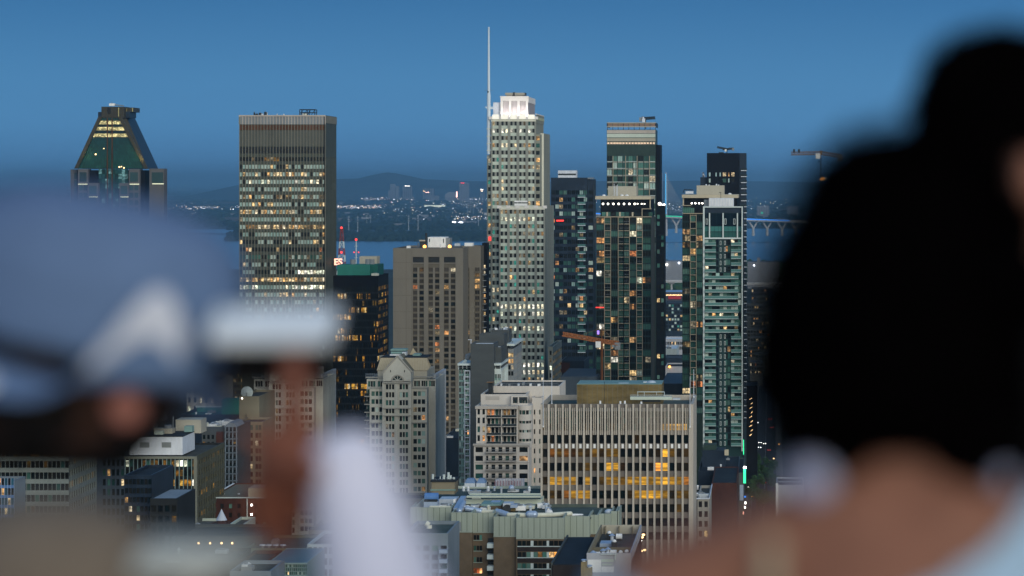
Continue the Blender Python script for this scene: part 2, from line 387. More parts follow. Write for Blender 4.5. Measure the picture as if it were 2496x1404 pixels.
    def finish(s, maxw=100):
        s.part('wall', s.wall)
        s.part('roof', s.roof)
        s.part('railing', s.rail)
        def vis(w): return w[0] == 'F'
        ws = sorted(s.win, key=lambda w: (0 if w[0] == 'F' else 1, -(max(p[3] - p[2] for p in w[3]) * sum(p[1] - p[0] for p in w[3]) > 1e9), -w[3][0][3]))
        rest = MB()
        for i, (face, pos, core, ps) in enumerate(ws):
            mb = MB() if i < maxw else rest
            for q0, q1, w0, w1, (tint, lit) in ps:
                if face == 'F': mb.box(q0, q1, pos + core - .10, pos + core - .01, w0, w1, s.gm, tint=tint, lit=lit)
                else: mb.box(pos - core + .01, pos - core + .10, q0, q1, w0, w1, s.gm, tint=tint, lit=lit)
            if i < maxw: mb.build('window', s.e)
        if rest.f:
            o = rest.build('windows', s.e); o['kind'] = 'stuff'
        BLD.append(s)
def depth_of(x1, xb, Y):
    return F * wx(x1, Y) / (xb - VX) - Y
def lattice(mb, p, q, w, m, n=8, r=.12, up=None, tri=False):
    """square lattice boom between p and q with chords and zig-zag bracing"""
    p = Vector(p); q = Vector(q); d = (q - p).normalized()
    a = (up or Vector((0, 0, 1))); a = (a - d * a.dot(d)).normalized(); b = d.cross(a)
    offs = [a * w / 2 + b * w / 2, a * w / 2 - b * w / 2, -a * w / 2 - b * w / 2, -a * w / 2 + b * w / 2]
    if tri: offs = [a * w * .6, -a * w * .4 - b * w / 2, -a * w * .4 + b * w / 2]
    for o in offs: mb.tube(p + o, q + o, r * 1.4, m, 5)
    L = len(offs)
    for i in range(n):
        s0 = p + (q - p) * i / n; s1 = p + (q - p) * (i + 1) / n
        for j in range(L):
            o0, o1 = offs[j], offs[(j + 1) % L]
            if i % 2: o0, o1 = o1, o0
            mb.tube(s0 + o0, s1 + o1, r, m, 4); mb.tube(s0 + offs[j], s0 + offs[(j + 1) % L], r, m, 4)
# ================================================================== towers, back to front
def rowpick(rows, default):
    def f(r, c): return pick(rows.get(r, default) if isinstance(rows, dict) else default)
    return f
# ---- slab tower with lit ribbon rows (left of centre)
def slab_tower():
    Y = 1400; s = Y / F
    X0, X1 = wx(584, Y), wx(793, Y); D = depth_of(wx(793, Y) * 1.0 and 0 or 793, 820, Y) if False else F * X1 / (820 - VX) - Y
    b = Bld('office_tower', 'flat-topped grey slab tower with pale top band and lit ribbon windows, behind the phone', (X0 + X1) / 2, Y)
    ZT = wz(281, Y); core = .5; rh = 18.35 * s
    rows = {0: [(6, 'dark'), (1, 'dim'), (.3, 'warm')], 1: [(8, 'pale'), (2, 'dark'), (2, 'warm')], 2: [(7, 'pale'), (3, 'warm'), (2, 'dark')],
            3: [(7, 'pale'), (3, 'white'), (1, 'dark')], 4: [(7, 'pale'), (3, 'warm'), (2, 'dark')], 5: [(5, 'pale'), (2, 'warm'), (3, 'dim'), (2, 'dark')],
            6: [(6, 'pale'), (4, 'warm'), (2, 'dark')], 7: [(3, 'pale'), (7, 'warm'), (1, 'dark')], 8: [(12, 'pale'), (1, 'dim')], 9: [(1, 'pale'), (8, 'warm'), (3, 'dim')],
            10: [(8, 'pale'), (5, 'dark'), (1, 'warm')], 11: [(7, 'pale'), (5, 'dark'), (1.5, 'warm')], 12: [(1, 'teal'), (8, 'dark'), (2, 'orange'), (1, 'warm')], 13: [(5, 'teal'), (4, 'pale'), (3, 'dark'), (1, 'dim')],
            14: [(8, 'pale'), (5, 'dark'), (1, 'warm')], 15: [(6, 'pale'), (4, 'dark'), (3, 'white')], 16: [(1, 'pale'), (8, 'warm'), (3, 'dim')], 17: [(3, 'pale'), (9, 'white')], 18: [(6, 'pale'), (3, 'warm'), (2, 'dark')]}
    df = [(5, 'teal'), (4, 'dark'), (5, 'pale'), (1, 'warm')]
    def ch(r, c):
        if r == 15 and c > 18: return pick([(1, 'white')])
        if r == 15: return pick([(3, 'pale'), (4, 'dark')])
        if r == 0 and 7 < c < 13: return pick([(1, 'dim'), (1, 'golddim')])
        return pick(rows.get(r, df))
    z0 = wz(383, Y)
    # shaft: spandrels, slim fins
    b.vol(X0, X1, Y, Y + D, 0, ZT, 'slab_metal', core=core, par=.6, side=dict(nc=14, nr=32, rh=rh, zt=z0, pier=.55, span=.6, choose=lambda r, c: pick([(20, 'dark'), (3 if 11 > c > 8 else .3, 'golddim')]) if r != 15 else pick([(2, 'dark'), (1 if c < 4 else 0, 'white')]), wall='slab_metal'),
          front=dict(nc=28, nr=32, rh=rh, zt=z0, pier=.10, span=.46, sub=1, choose=ch, spm='slab_metal', pm='slab_metal', wall='slab_metal'))
    # mechanical floors above the offices: bands set slightly proud of the shaft
    def band(ya, yb, m, d=.06): b.wall.box(X0 + .3, X1 - .3, Y - d, Y + .2, wz(yb, Y), wz(ya, Y), m)
    band(284, 303, 'metal_grey', .10); band(304.5, 317, 'louver_rust'); band(318, 356, 'louver_grey'); band(358, 374, 'louver_dark')
    for k in range(29):
        x = X0 + (X1 - X0) * k / 28
        b.wall.box(x - .17, x + .17, Y - .50, Y - .11, wz(303, Y), wz(284, Y) + .5, 'slab_top')
        b.wall.box(x - .13, x + .13, Y - .45, Y - .11, 0, wz(303.2, Y), 'slab_fin')
    b.wall.box(X0 - .3, X1 + .05, Y - .6, Y - .12, wz(284, Y), wz(280.5, Y), 'slab_top')
    b.wall.box(X0 - .3, X0 + .4, Y - .55, Y - .1, wz(303, Y), wz(284, Y), 'slab_fin')
    b.wall.box(X1 - .5, X1 - .2, Y - .5, Y - .12, 0, wz(284, Y), 'black_metal')
    b.wall.box(X1 + .02, X1 + .25, Y - .1, Y + D, wz(300, Y), wz(282, Y), 'slab_fin')
    # frame and masts on the roof
    fr = MB()
    xa, xb = wx(724, Y), wx(761, Y); zz = wz(266, Y)
    for x in (xa, (xa + xb) / 2, xb):
        for y in (Y + 8, Y + 14): fr.tube((x, y, ZT - .6), (x, y, zz), .22, 'metal_dark', 6)
    for z in (zz, (zz + ZT) / 2): 
        for y in (Y + 8, Y + 14): fr.tube((xa, y, z), (xb, y, z), .18, 'metal_dark', 6)
    for k in range(4):
        x = xa + (xb - xa) * k / 4; fr.tube((x, Y + 8, ZT), (x + (xb - xa) / 4, Y + 8, zz), .12, 'metal_dark', 5)
    for x in (xa, xb): fr.tube((x, Y + 8, zz), (x, Y + 14, zz), .18, 'metal_dark', 6)
    b.part('roof_frame', fr)
    for x, y in ((620, 274), (626, 277), (634, 275), (647, 273)):
        mb = MB(); mb.tube(wp(x, 284, Y + 6), wp(x, y, Y + 6), .7 if x > 625 else .4, 'metal_dark', 8); mb.tube(wp(x, y, Y + 6), wp(x, y - 3, Y + 6), .12, 'metal_grey', 5); b.part('roof_mast', mb)
    b.clutter(X0 + 3, X1 - 4, Y + 4, Y + D - 4, ZT - .6, 6, 2)
    b.finish()
slab_tower()

# ---- pointed tower with glass gable (far left)
def pyramid_tower():
    Y = 1750; s = Y / F
    b = Bld('office_tower', 'dark tower with tapering pyramid top, lit glass gable and stepped grey shoulders, far left', wx(285, Y), Y)
    Zs = wz(411, Y); X0, X1 = wx(187, Y), wx(354, Y); XR = wx(386, Y)
    D = 44.0
    # core shaft
    b.vol(wx(186, Y), wx(352, Y), Y + 1, Y + D, 0, Zs - 1, 'black_metal', core=.4, par=0)
    # corner blocks with framed square windows
    def block(xa, xb, yt, dy, wins, side=False):
        b.wall.pbox(xa, xb, yt, 2000, Y + dy, 9, 'shoulder_grey'); 
        for (wa, wb, wt, wbm) in wins:
            b.window(wx(wa, Y + dy), wx(wb, Y + dy), wz(wbm, Y + dy), wz(wt, Y + dy), Y + dy, (k3((.03, .07, .08), R.uniform(.6, 1.3)), (0, 0, 0)))
    rr = range(0, 9)
    block(172, 189, 413, 3, [(181, 187, 421 + 18 * k, 436 + 18 * k) for k in rr])
    block(190, 214, 412, -3, [(194, 211, 420, 443)] + [(193, 202, 452 + 18 * k, 464 + 18 * k) for k in rr] + [(204, 212, 452 + 18 * k, 464 + 18 * k) for k in rr])
    block(214.5, 240, 446, -5, [(217, 235, 453 + 24 * k, 474 + 24 * k) for k in rr])
    block(314, 340, 412, -3, [(317, 336, 420, 443)] + [(316, 325, 452 + 18 * k, 464 + 18 * k) for k in rr] + [(328, 337, 452 + 18 * k, 464 + 18 * k) for k in rr])
    block(291, 313.5, 446, -5, [(294, 310, 453 + 24 * k, 474 + 24 * k) for k in rr])
    block(364, 400, 411, 6, [(370, 398, 420 + 0, 446)])
    for xa, xb, y in ((190, 213, 449), (316, 339, 449), (371, 399, 448), (217, 238, 480), (293, 313, 480)):
        f = MB(); f.pbox(xa, xb, y - 1.2, y + 1.2, Y - 5.6 if y > 470 else Y - 3.5, .4, 'lamp_white' if False else 'strip_light'); b.part('light_strip', f)
    # green glass gable, one big lit/unlit pane field between mullions
    g = MB()
    xl, xr = lambda y: 245 + (188 - 245) * (y - 287) / (411 - 287), lambda y: 290 + (357 - 290) * (y - 287) / (411 - 287)
    nb = 24
    yy = [287 + (411 - 287) * k / 40 for k in range(41)]
    def lev(y0, y1, tint, lit, dy=0.0, n=26):
        for k in range(n):
            def xx(y, t):
                a = max(xl(y), 188); c = min(xr(y), 354); return a + (c - a) * t
            t0, t1 = k / n + .004, (k + 1) / n - .004
            jit = R.uniform(.8, 1.15)
            g.face([wp(xx(y1, t0), y1, Y - .6 + dy), wp(xx(y1, t1), y1, Y - .6 + dy), wp(xx(y0, t1), y0, Y - .6 + dy), wp(xx(y0, t0), y0, Y - .6 + dy)], 'glass', k3(tint, jit), k3(lit, jit * R.uniform(.8, 1.1)))
    z = (0, 0, 0)
    lev(287, 294, (.02, .07, .07), z); lev(294.5, 303, (.1, .1, .05), (.95, .80, .36)); lev(303.5, 309, (.01, .03, .04), z)
    lev(309.5, 318, (.1, .1, .05), (.95, .80, .36)); lev(318.5, 325, (.01, .03, .04), z); lev(325.5, 334, (.1, .1, .05), (.95, .80, .36))
    for k in range(9):
        ya = 335 + k * 8.4; t = .6 + .4 * k / 8; lev(ya, ya + 8.2, (.012, .050 * t + .018, .052), (0, .010, .010))
    b.part('gable_window', g)
    gl = MB()
    n = 9
    for c in range(n):
        for r in range(11):
            x0 = 240.5 + (313 - 240.5) * c / n; x1 = 240.5 + (313 - 240.5) * (c + 1) / n - .5
            gl.pbox(x0, x1, 412 + r * 12, 412 + r * 12 + 11.5, Y - .6, .3, 'glass', tint=k3((.01, .045, .05), R.uniform(.4, 1.5)), lit=(0, .01, .008) if R.random() < .8 else (.1, .2, .2))
    b.part('atrium_window', gl)
    for x in (261.5, 273):
        m = MB(); m.pbox(x - 1.1, x + 1.1, 288, 1200, Y - 1.4, .7, 'louver_rust'); b.part('mullion', m)
    for x, y, k in ((253, 362, 1), (233, 376, 1.6), (291, 407, 1.6), (302, 409, 1.4), (296, 406, 1)):
        m = MB(); m.pbox(x - k, x + k, y - k, y + k, Y - .9, .2, 'lamp_warm'); b.part('lamp', m)
    # sloping frame around the gable
    for (p, q) in (((246, 286), (187, 408)), ((293, 286), (358, 408))):
        f = MB(); sgn = -1 if p[0] < 270 else 1
        w = 8
        f.prism([(wx(p[0] - (w if sgn < 0 else 0), Y), wz(p[1] - 3, Y)), (wx(q[0] - (w * .2 if sgn < 0 else 0), Y), wz(q[1], Y)), (wx(q[0] + (w * .2 if sgn > 0 else 0) + 1, Y), wz(q[1], Y)), (wx(p[0] + (w if sgn > 0 else 0) + 1, Y), wz(p[1] - 3, Y))] if False else
                [(wx(p[0] - 4, Y), wz(p[1] - 2, Y)), (wx(q[0] - 4, Y), wz(q[1] + 3, Y)), (wx(q[0] + 5, Y), wz(q[1] + 3, Y)), (wx(p[0] + 5, Y), wz(p[1] - 2, Y))], Y - 2.4, Y - .4, 'dark_bronze')
        b.part('gable_frame', f)
    # pyramid roof body behind gable: front outline extruded back, tapering on the right too
    body = MB()
    o = [(187, 409), (241, 286), (331, 286), (386, 409)]
    zb, zt = wz(411, Y), wz(285, Y)
    f0 = [Vector((wx(188, Y), Y - .3, zb)), Vector((wx(357, Y), Y - .3, zb)), Vector((wx(294, Y), Y - .3, zt)), Vector((wx(245, Y), Y - .3, zt))]
    r0 = [Vector((wx(386, Y + D), Y + 10, zb)), Vector((wx(386, Y + D), Y + D, zb)), Vector((wx(329, Y + D - 8), Y + D - 8, zt)), Vector((wx(329, Y + D - 8), Y + 8, zt))]
    l0 = [Vector((wx(188, Y), Y + D, zb)), Vector((wx(245, Y), Y + D, zt))]
    vs = [f0[0], f0[1], r0[0], r0[1], l0[0], f0[3], f0[2], r0[3], r0[2], l0[1]]
    body.faces(vs, [(0, 1, 6, 5), (1, 2, 7, 6), (2, 3, 8, 7), (3, 4, 9, 8), (4, 0, 5, 9), (5, 6, 7, 8, 9)], 'navy_metal')
    for t in (0.0, .33, .66, 1.0):
        p0 = f0[1].lerp(r0[0], t) + Vector((.3, -.3, 0)); p1 = f0[2].lerp(r0[3], t) + Vector((.3, -.3, 0))
        body.tube(p0, p1, .9, 'dark_bronze', 6)
    b.part('pyramid_roof', body)
    # crown blocks
    top = MB()
    top.pbox(239, 250, 273, 288, Y - 1, 16, 'navy_metal'); top.pbox(247, 302, 260, 287, Y - 1.5, 18, 'dark_bronze'); top.pbox(302.5, 316, 272, 287, Y + 4, 18, 'navy_metal'); top.pbox(303, 325, 262, 273, Y + 6, 18, 'dark_bronze')
    top.pbox(288, 290, 262, 285, Y - 1.9, .3, 'brass'); top.pbox(322, 324, 263, 272, Y + 5.5, .4, 'brass'); top.pbox(304, 309, 264, 272, Y + 5.5, .4, 'brass'); top.pbox(262, 270, 262, 277, Y - 1.9, .3, 'louver_dark')
    b.part('crown', top)
    c = MB(); c.pbox(266, 279, 252, 258, Y + 2, 3, 'white_paint'); c.tube(wp(278, 255, Y + 3), wp(302, 258, Y + 3), .35, 'metal_grey', 6); c.tube(wp(273, 252, Y + 3), wp(273, 249, Y + 3), .2, 'metal_grey', 5); b.part('window_cleaning_rig', c)
    # flood lamps that graze the sloping frame
    for x, y in ((204, 404), (345, 404), (352, 398)):
        ld = bpy.data.lights.new('floodlight', 'SPOT'); ld.energy = 5000; ld.color = (1.0, .78, .25); ld.spot_size = math.radians(70); ld.spot_blend = .9; ld.shadow_soft_size = .6
        lo = bpy.data.objects.new('floodlight', ld); COL.objects.link(lo); lo.parent = b.e; p = wp(x, y + 4, Y - 5); lo.location = p - b.e.location
        tgt = wp(x + (22 if x < 270 else -22), y - 60, Y - 1); lo.rotation_euler = (tgt - p).to_track_quat('-Z', 'Y').to_euler()
    b.finish()
mat('dark_bronze', (0.050, 0.046, 0.034), 0.45, 0.2, 0.2)
mat('brass', (0.45, 0.40, 0.18), 0.5, 0.1)
mat('strip_light', (0.5, 0.5, 0.4), 0.5, 0, emit=(0.75, 0.78, 0.50), est=.8)
pyramid_tower()

# ---- dark blue glass tower right of the spire tower
def dark_glass_tower():
    Y = 1700; s = Y / F; X0, X1 = wx(1343, Y), wx(1446, Y)
    b = Bld('apartment_tower', 'dark blue glass tower with short white balconies, just right of the spire tower', (X0 + X1) / 2, Y)
    D = 26
    def ch(r, c):
        if c in (5, 6): return pick([(4, 'dark'), (3, 'teal'), (1, 'pale'), (.5, 'dim')])
        return pick([(9, 'dark'), (5, 'teal'), (1.6, 'pale'), (.5, 'warm'), (.8, 'dim'), (.2, 'orange')])
    ZT = wz(433, Y)
    b.vol(X0, wx(1432, Y), Y, Y + D, 0, ZT, 'navy_metal', front=dict(nc=9, nr=26, rh=17.2 * s, zt=wz(464, Y), pier=.16, span=.42, sub=2, choose=ch), core=.4)
    b.vol(wx(1432.3, Y), X1, Y + 3, Y + D, 0, wz(437, Y), 'navy_metal', front=dict(nc=1, nr=26, rh=17.2 * s, zt=wz(464, Y), pier=.2, span=.42, choose=ch), core=.4)
    for r in range(26):
        for xa, xb in ((1408, 1427),):
            m = MB(); y = 480 + r * 17.2; m.pbox(xa, xb, y, y + 1.4, Y - 1.5, 1.45, 'white_rib'); m.pbox(xa, xb, y - 5, y - .2, Y - 1.5, .08, 'rail_glass'); b.part('balcony', m)
    m = MB(); m.pbox(1360, 1405, 415.5, 433, Y + 5, 10, 'white_rib'); m.pbox(1360.5, 1404, 423, 427, Y + 4.9, .1, 'metal_dark'); b.part('roof_box', m)
    m = MB(); m.pbox(1408, 1446, 433, 436, Y + 1, 12, 'metal_grey'); b.part('roof_edge', m)
    m = MB(); m.pbox(1356, 1374, 536, 539.5, Y - .5, .3, 'sign_red'); b.part('red_sign', m)
    b.finish()
mat('rail_glass', (0.09, 0.20, 0.19), 0.12, 0.1)
dark_glass_tower()

# ---- tall tower under construction, green glass top
def crane_tower():
    Y = 1750; s = Y / F; X0, X1 = wx(1479, Y), wx(1598, Y)
    b = Bld('apartment_tower', 'tall green glass tower with open pale roof canopy and small crane on top', (X0 + X1) / 2, Y)
    ZT = wz(316, Y); D = 30
    def ch(r, c): return pick([(6, 'teal'), (2, 'dark'), (2.5, 'pale'), (.25, 'warm')])
    b.vol(X0, X1, Y, Y + D, 0, ZT, 'dark_green_metal', core=.5, par=0, front=dict(nc=9, nr=14, rh=16.6 * s, zt=wz(380, Y), pier=.12, span=.22, sub=2, choose=ch, widths=[1.3, 1.3, 1.3, 1.3, 1.2, 1.2, 1.4, 1.4, 1.5], pm='dark_green_metal', spm='pier_grey'))
    def band(ya, yb, m, d=.08): b.wall.pbox(1479.5, 1597.5, ya, yb, Y - d, d, m)
    band(317, 325, 'slab_top', .2); band(326, 335, 'panel_green', .1); band(336.5, 344, 'cream_plain', .3); band(345.5, 348.5, 'dark_green_metal', .1)
    for k in range(16):
        m = MB(); x = 1480 + k * 7.4; m.pbox(x, x + 5.6, 347, 351, Y - .3, .28, 'strip_warm'); b.part('light_strip', m)
    for k in range(30):
        x = 1481 + k * 3.95; b.wall.pbox(x, x + .8, 336.5, 353, Y - .5, .2, 'cream_plain')
    for x in (1494, 1525, 1553, 1583):
        b.wall.pbox(x - .8, x + .8, 380, 640, Y - .7, .6, 'beige_frame')
    for r in range(12):
        y = 393 + r * 16.6; b.wall.pbox(1494, 1525, y, y + 1.2, Y - .6, .5, 'white_frame') if r % 2 else b.wall.pbox(1525, 1553, y, y + 1.2, Y - .6, .5, 'white_frame')
        b.wall.pbox(1480, 1494, y, y + 1.2, Y - .6, .5, 'white_frame'); b.wall.pbox(1583, 1597, y, y + 1.2, Y - .6, .5, 'white_frame')
    cn = MB(); za, zb = 298.5, 309
    for x in range(1480, 1600, 13): cn.pbox(x, x + 1.2, 299, 317, Y - .2, .5, 'metal_dark'); cn.pbox(x, x + 1.2, 299, 317, Y + D - 2, .5, 'metal_dark')
    cn.pbox(1479, 1599, 298.5, 300.5, Y - .6, 1, 'cream_plain'); cn.pbox(1479, 1599, 308, 310, Y - .6, 1, 'cream_plain')
    cn.pbox(1479, 1599, 301, 307.6, Y + .2, .3, 'canopy_rust'); cn.pbox(1479, 1480.5, 299, 310, Y, D, 'metal_dark'); cn.pbox(1597.5, 1599, 299, 310, Y, D, 'metal_dark'); cn.pbox(1479, 1599, 299, 301, Y + D - 1, .8, 'cream_plain')
    for k in range(40):
        x = 1480 + k * 3; cn.pbox(x, x + .7, 300, 308.5, Y - .1, .2, 'cream_plain')
    b.part('roof_canopy', cn)
    # darker side wing
    b.vol(X1 + .1, wx(1610, Y + 5), Y + 5, Y + D, 0, wz(353, Y + 5), 'black_metal', core=.4)
    b.finish()
mat('strip_warm', (0.5, 0.4, 0.3), 0.5, 0, emit=(1.0, 0.66, 0.42), est=.75)
mat('canopy_rust', (0.30, 0.15, 0.09), 0.7, 0.3, 0.3)
crane_tower()

def slim_tower():
    Y = 1650; s = Y / F
    b = Bld('apartment_tower', 'slim dark tower with a ladder of side balconies, behind the dotted-roof tower', wx(1612, Y), Y)
    b.vol(wx(1600, Y), wx(1620, Y), Y, Y + 18, 0, wz(500, Y), 'black_metal', core=.4, front=dict(nc=2, nr=26, rh=17 * s, zt=wz(506, Y), pier=.3, span=.4, choose=lambda r, c: pick([(12, 'dark'), (3, 'teal'), (.7, 'warm')])))
    for r in range(26):
        m = MB(); y = 518 + 17 * r; m.pbox(1610.5, 1620, y, y + 1.2, Y - 1.3, 1.28, 'metal_grey'); m.pbox(1610.5, 1620, y - 5, y - .1, Y - 1.3, .08, 'rail_glass'); b.part('balcony', m)
    m = MB(); m.ball(wp(1608, 497, Y + 2), 1.0, 'lamp_white'); m.ball(wp(1615, 501, Y + 2), .8, 'lamp_white'); m.ball(wp(1619, 499, Y + 2), .6, 'lamp_white'); b.part('roof_lamp', m)
    b.finish()
slim_tower()

# ---- black tower with crane (right)
def black_tower():
    Y = 1750; s = Y / F; X0, X1 = wx(1723, Y), wx(1800, Y)
    b = Bld('apartment_tower', 'flat black tower with blank top, few lit slot windows and small roof crane', (X0 + X1) / 2, Y)
    b.vol(X0, wx(1802, Y), Y, Y + 30, 0, wz(373, Y), 'black_metal', core=.4, side=None)
    z = (0, 0, 0)
    sl = [(1728, 1732), (1744, 1747), (1754, 1757), (1762, 1770), (1775, 1778), (1783, 1790)]
    for r in range(22):
        y = 420.5 + r * 14.7
        for i, (a, c) in enumerate(sl):
            if r and R.random() < .45: continue
            tl = pick([(3, 'pale'), (3, 'teal'), (3, 'dark'), (1.5, 'warm')]) if r else ((.35, .5, .5), z) if i in (0, 1, 2) else pick([(1, 'warm')])
            b.window(wx(a, Y), wx(c, Y), wz(y + 9.5, Y), wz(y, Y), Y, tl)
    b.vol(wx(1802.3, Y), wx(1819, Y), Y + 2, Y + 26, 0, wz(373, Y), 'navy_metal', core=.4)
    for r in range(48):
        y = 415 + 14.7 * r
        if y > 1130: break
        m = MB(); m.pbox(1806, 1820.5, y, y + 1.6, Y + .4, 1.55, 'white_rib'); m.pbox(1806, 1820.5, y - 5, y - .2, Y + .4, .08, 'rail_dark'); b.part('balcony', m)
        if R.random() < .25: b.window(wx(1808, Y), wx(1813, Y), wz(y - 1, Y), wz(y - 8, Y), Y + 1.98, pick([(1, 'warm'), (1, 'pale')]))
    m = MB(); m.pbox(1707, 1722.6, 432, 900, Y + 3, 14, 'navy_metal'); m.pbox(1712, 1716, 420, 432, Y + 5, 3, 'metal_grey'); m.tube(wp(1713, 424, Y + 4), wp(1719, 430, Y + 4), .5, 'white_rib', 8); b.part('side_wing', m)
    m = MB(); m.pbox(1752, 1764, 371, 373, Y + 3, 3, 'metal_dark'); b.part('roof_box', m)
    b.finish()
mat('rail_dark', (0.02, 0.03, 0.035), 0.2, 0.1)
black_tower()

# ---- the white tower with the spire
def spire_tower():
    Y = 1500; s = Y / F
    b = Bld('office_tower', 'pale concrete tower with floodlit white crown and tall white spire, tallest in the photo', wx(1262, Y), Y)
    rh = 17.65 * s
    def main(r, c):
        w = [(9, 'dark'), (1.2, 'tlit'), (2.2, 'dim'), (1.2, 'warm'), (.6, 'teal')]
        if r == 1: w = [(2, 'dark'), (3, 'white'), (1, 'tlit')]
        if r == 3: w = [(2, 'dark'), (4, 'warm')]
        return [pick(w), pick(w)]
    def low(r, c):
        w = [(9, 'dark'), (1.3, 'tlit'), (2.2, 'dim'), (.8, 'warm'), (.8, 'teal')]
        if r == 1: w = [(5, 'white'), (1, 'warm')] if c < 4 else [(1, 'dark')]
        if r in (13, 14): w = [(6, 'white'), (1, 'dark')]
        if r in (16,) : w = [(3, 'white'), (2, 'warm'), (1, 'dark')]
        if r in (21, 22): w = [(6, 'white'), (2, 'warm')]
        return [pick(w), pick(w)]
    # main shaft
    X0, X1 = wx(1197, Y), wx(1306, Y)
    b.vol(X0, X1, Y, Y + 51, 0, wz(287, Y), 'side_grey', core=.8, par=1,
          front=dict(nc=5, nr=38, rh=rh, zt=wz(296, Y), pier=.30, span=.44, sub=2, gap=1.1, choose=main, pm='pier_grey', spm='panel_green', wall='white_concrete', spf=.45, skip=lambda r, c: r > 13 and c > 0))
    for k in range(6): # pier caps
        x = X0 + (X1 - X0) * k / 5; b.wall.box(x - 1.2, x + 1.2, Y - .4, Y + 1.2, wz(291, Y), wz(287, Y) + .6, 'crown_white')
    # crown blocks between the piers, their floodlight given as own glow
    for k in range(5):
        x = X0 + (X1 - X0) * (k + .5) / 5
        m = MB(); m.box(x - 1.7, x + 1.7, Y - .5, Y + .8, wz(290, Y), wz(279.5, Y), 'crown_glow'); b.part('glow_block', m)
    b.wall.box(X0, X1, Y + .9, Y + 1.5, wz(290, Y), wz(283, Y), 'crown_white')
    # joints in the blank side wall
    for r in range(38):
        z = wz(313 + r * 17.65, Y); b.wall.box(X1 + .01, X1 + .1, Y + 8, Y + 50.5, z - .25, z, 'pier_grey')
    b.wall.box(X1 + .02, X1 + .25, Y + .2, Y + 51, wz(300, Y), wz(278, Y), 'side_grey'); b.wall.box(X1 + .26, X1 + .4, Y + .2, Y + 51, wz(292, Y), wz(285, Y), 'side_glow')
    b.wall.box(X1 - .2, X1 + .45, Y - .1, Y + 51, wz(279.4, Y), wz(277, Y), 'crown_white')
    for r in range(34):
        tl = [pick([(9, 'dark'), (1, 'warm'), (1, 'teal')])]
        z1 = wz(332 + r * 17.65, Y)
        if r < 12: b.window(X1 + .01, X1 + 1.9, z1 - rh * .55, z1, Y + 2, tl)
    b.wall.box(X1, X1 + 2.2, Y + 2.05, Y + 12, 0, wz(327, Y), 'side_grey')
    # shoulder block on the right
    XA, XB = wx(1317, Y + 12), wx(1325.5, Y + 12)
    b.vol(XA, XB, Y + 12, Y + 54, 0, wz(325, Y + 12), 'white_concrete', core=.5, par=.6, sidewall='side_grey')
    for r in range(36):
        z = wz(338 + r * 17.65, Y + 12); b.wall.box(XB + .01, XB + .1, Y + 12.5, Y + 53.5, z - .25, z, 'pier_grey')
    # lower front block
    Yf = 1488; xa, xb = wx(1217, Yf), wx(1328, Yf)
    b.vol(xa, xb, Yf, Yf + 62, 0, wz(503, Yf), 'side_grey', core=.8, par=1,
          front=dict(nc=5, nr=30, rh=rh, zt=wz(511, Yf), pier=.28, span=.44, sub=2, gap=1.1, choose=low, pm='pier_grey', spm='panel_green', wall='white_concrete', spf=.45))
    for r in range(30):
        z = wz(520 + r * 17.75, Yf); b.wall.box(xb + .01, xb + .1, Yf + 1, Yf + 61.5, z - .25, z, 'pier_grey')
    for k in range(6):
        x = xa + (xb - xa) * k / 5; b.wall.box(x - 1.1, x + 1.1, Yf - .3, Yf + 1, wz(508, Yf), wz(501, Yf), 'crown_white')
    # left return with a column of windows
    xl = wx(1187, Y + 4)
    b.vol(xl, X0 - .05, Y + 4, Y + 44, 0, wz(378, Y + 4), 'white_concrete', core=.6, par=.6, front=dict(nc=1, nr=32, rh=rh, zt=wz(386, Y + 4), pier=.5, span=.45, choose=lambda r, c: pick([(6, 'dark'), (2, 'tlit'), (3, 'warm'), (1, 'teal')]), pm='pier_grey', spm='panel_green'))
    m = MB(); m.pbox(1191, 1199, 577, 587, Y + 1.6, .3, 'sign_red'); b.part('red_sign', m)
    # crown storeys
    cr_ = MB(); Yc = Y + 7
    ca, cb = wx(1220, Yc), wx(1287, Yc); dc = F * cb / (1304 - VX) - Yc; zt = wz(235.5, Yc); zb = wz(290, Yc)
    cr_.box(ca + .6, cb - .05, Yc + .6, Yc + dc, zb, zt, 'crown_panel')
    cr_.box(ca, cb, Yc, Yc + .58, wz(246, Yc), zt, 'crown_white')
    for xx in (1220, 1240.5, 1261, 1281.5): cr_.box(wx(xx, Yc), wx(xx + 5.5, Yc), Yc, Yc + .58, zb, wz(246.1, Yc), 'crown_white')
    for k in range(18):
        xx = 1226 + k * 3.1; cr_.box(wx(xx, Yc), wx(xx + .5, Yc), Yc + .45, Yc + .59, zb, wz(246.1, Yc), 'crown_white')
    cr_.box(cb - .03, cb + .25, Yc + .1, Yc + dc, wz(250, Yc), zt + .01, 'crown_white'); cr_.box(ca - .2, cb + .3, Yc - .15, Yc + .3, zt - .3, zt + .3, 'crown_white')
    b.part('crown', cr_)
    m = MB(); m.pbox(1202, 1220, 249.5, 292, Yc + 2, 20, 'white_rib'); b.part('machine_room', m)
    for xa_, xb_ in ((1231, 1250), (1254.5, 1277)):
        m = MB(); m.pbox(xa_, xb_, 226, 231.5, Yc + 4, 8, 'cream_plain'); m.pbox(xa_ + 3, xb_ - 3, 231.6, 236, Yc + 5, 6, 'cream_plain'); b.part('cooling_unit', m)
    m = MB(); m.pbox(1249.5, 1255, 225, 235, Yc + 7, 6, 'metal_dark'); m.pbox(1272, 1281, 226, 233, Yc + 11, 6, 'metal_dark'); b.part('cooling_unit', m)
    # spire
    sp = MB(); Ys = Y + 2; X = wx(1191.3, Ys)
